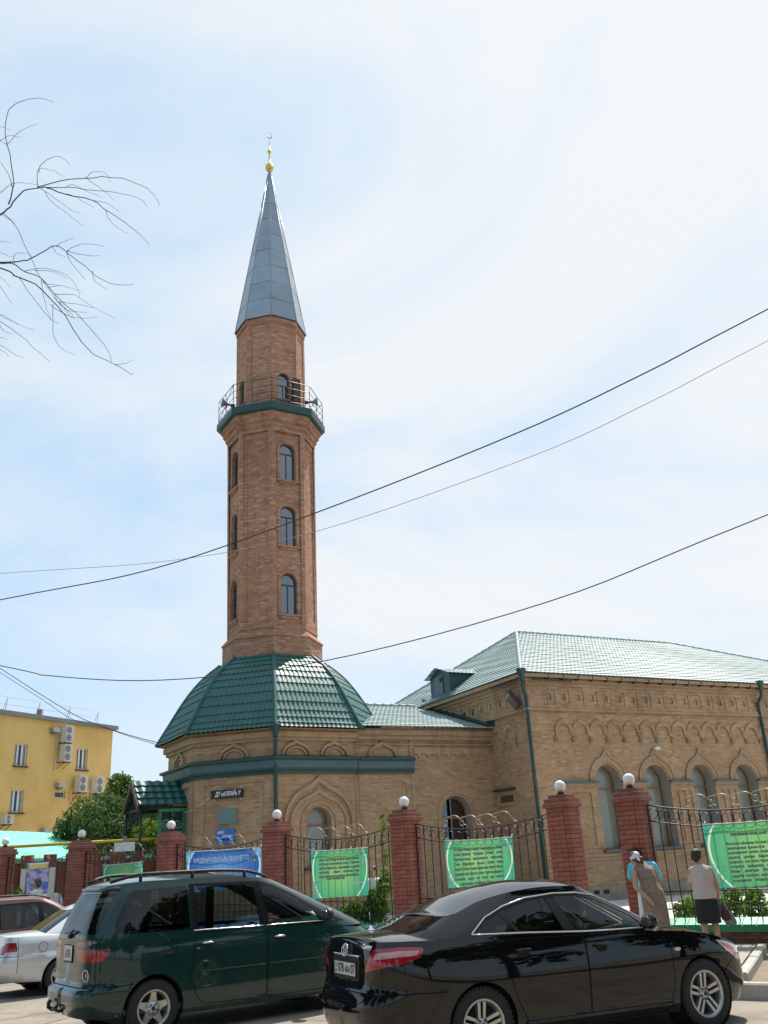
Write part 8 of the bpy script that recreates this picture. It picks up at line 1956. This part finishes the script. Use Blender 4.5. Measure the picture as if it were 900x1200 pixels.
# ------------------------------------------------------------------ maroon estate behind it
CM = dict(CV); CM.update(L=4.4, xf=lerp_tab([(.2, 4.3), (.4, 4.4), (.6, 4.38), (.75, 4.3), (.95, 3.8)]), W=lerp_tab([(.18, .78), (.3, .82), (.55, .85), (.8, .845), (1.0, .80)]), zs=lerp_tab([(0, .95), (2.4, .93), (3.3, .90), (4.0, .80), (4.4, .62)]), ra=.9, fa=3.5, tr=.30, ar=.35, rim=.19, lids=[('scuttle', 0, 3.2), ('bonnet', 3.18, 4.5)],
  doors=[('rear_door', [(1.3, .93), (1.28, .6), (1.4, .3), (2.1, .28), (2.12, .93)]), ('front_door', [(2.13, .93), (2.11, .28), (3.0, .28), (3.08, .6), (3.05, .91)])], gaps=[], rear_gaps=[],
  lamps=[('tail_lamp', 'red_lens', [(-.6, .75), (-.6, .92), (.18, .92), (.18, .75)], 'mix')], seats=[1.6, 2.5], dash=2.9)
zrM = lerp_tab([(.3, 1.42), (.6, 1.48), (1.2, 1.505), (2.0, 1.495), (2.35, 1.46), (2.6, 1.39), (2.9, 1.25)])
CM['G'] = dict(CV['G']); CM['G'].update(xm=1.7, xr=lerp_tab([(.85, .09), (1.0, .14), (1.4, .45)]), xf=lerp_tab([(.85, 3.30), (.95, 3.12), (1.3, 2.68), (1.52, 2.25)]), W=lerp_tab([(.84, .80), (.95, .77), (1.2, .70), (1.52, .57)]), zlo=lambda x: .86, zr=zrM, zref=1.1,
  belt=rounded([(.3, .96), (.4, 1.28), (.55, 1.42), (2.1, 1.44), (2.36, 1.38), (2.95, .95)], .03),
  windows=[('rear_quarter_window', 'glass_mid', [(.42, .98), (.58, 1.39), (1.2, 1.41), (1.22, .97)], .03), ('rear_door_window', 'glass_mid', [(1.3, .97), (1.28, 1.41), (2.02, 1.405), (2.06, .96)], .03), ('front_door_window', 'glass_clear', [(2.16, .96), (2.12, 1.40), (2.34, 1.35), (2.82, .955)], .03)],
  gaps=[], rear=(.98, 1.4, [(.55, .98), (.48, 1.4)], 'glass_mid'), front=(.95, 1.4, [(.58, .94), (.46, 1.39)], 'glass_clear'), crown=lerp_tab([(.3, .02), (.8, .05), (2.2, .05), (2.6, .02)]))
hm = R(36); dv = Vector((math.cos(hm), math.sin(hm), 0)); pc = at_y(64, 1052, 20.6); p0 = pc-dv*2.75
maroon, b, g = make_saloon('maroon_estate', 'maroon estate car with roof rails, mostly hidden behind the silver saloon', M['paint_maroon'], CM, 'star', root_loc=(p0.x, p0.y+.6), rz=hm)
for s_ in (-1, 1):
    mb = MB(); mb.tube([Vector((x, s_*.50, zrM(x)+.02+.055*min(1, (x-.4)/.2, (2.3-x)/.3))) for x in np.linspace(.4, 2.3, 12)], .016, 6); mb.build('roof_rail', M['chrome'] if 0 else M['plastic'], maroon)
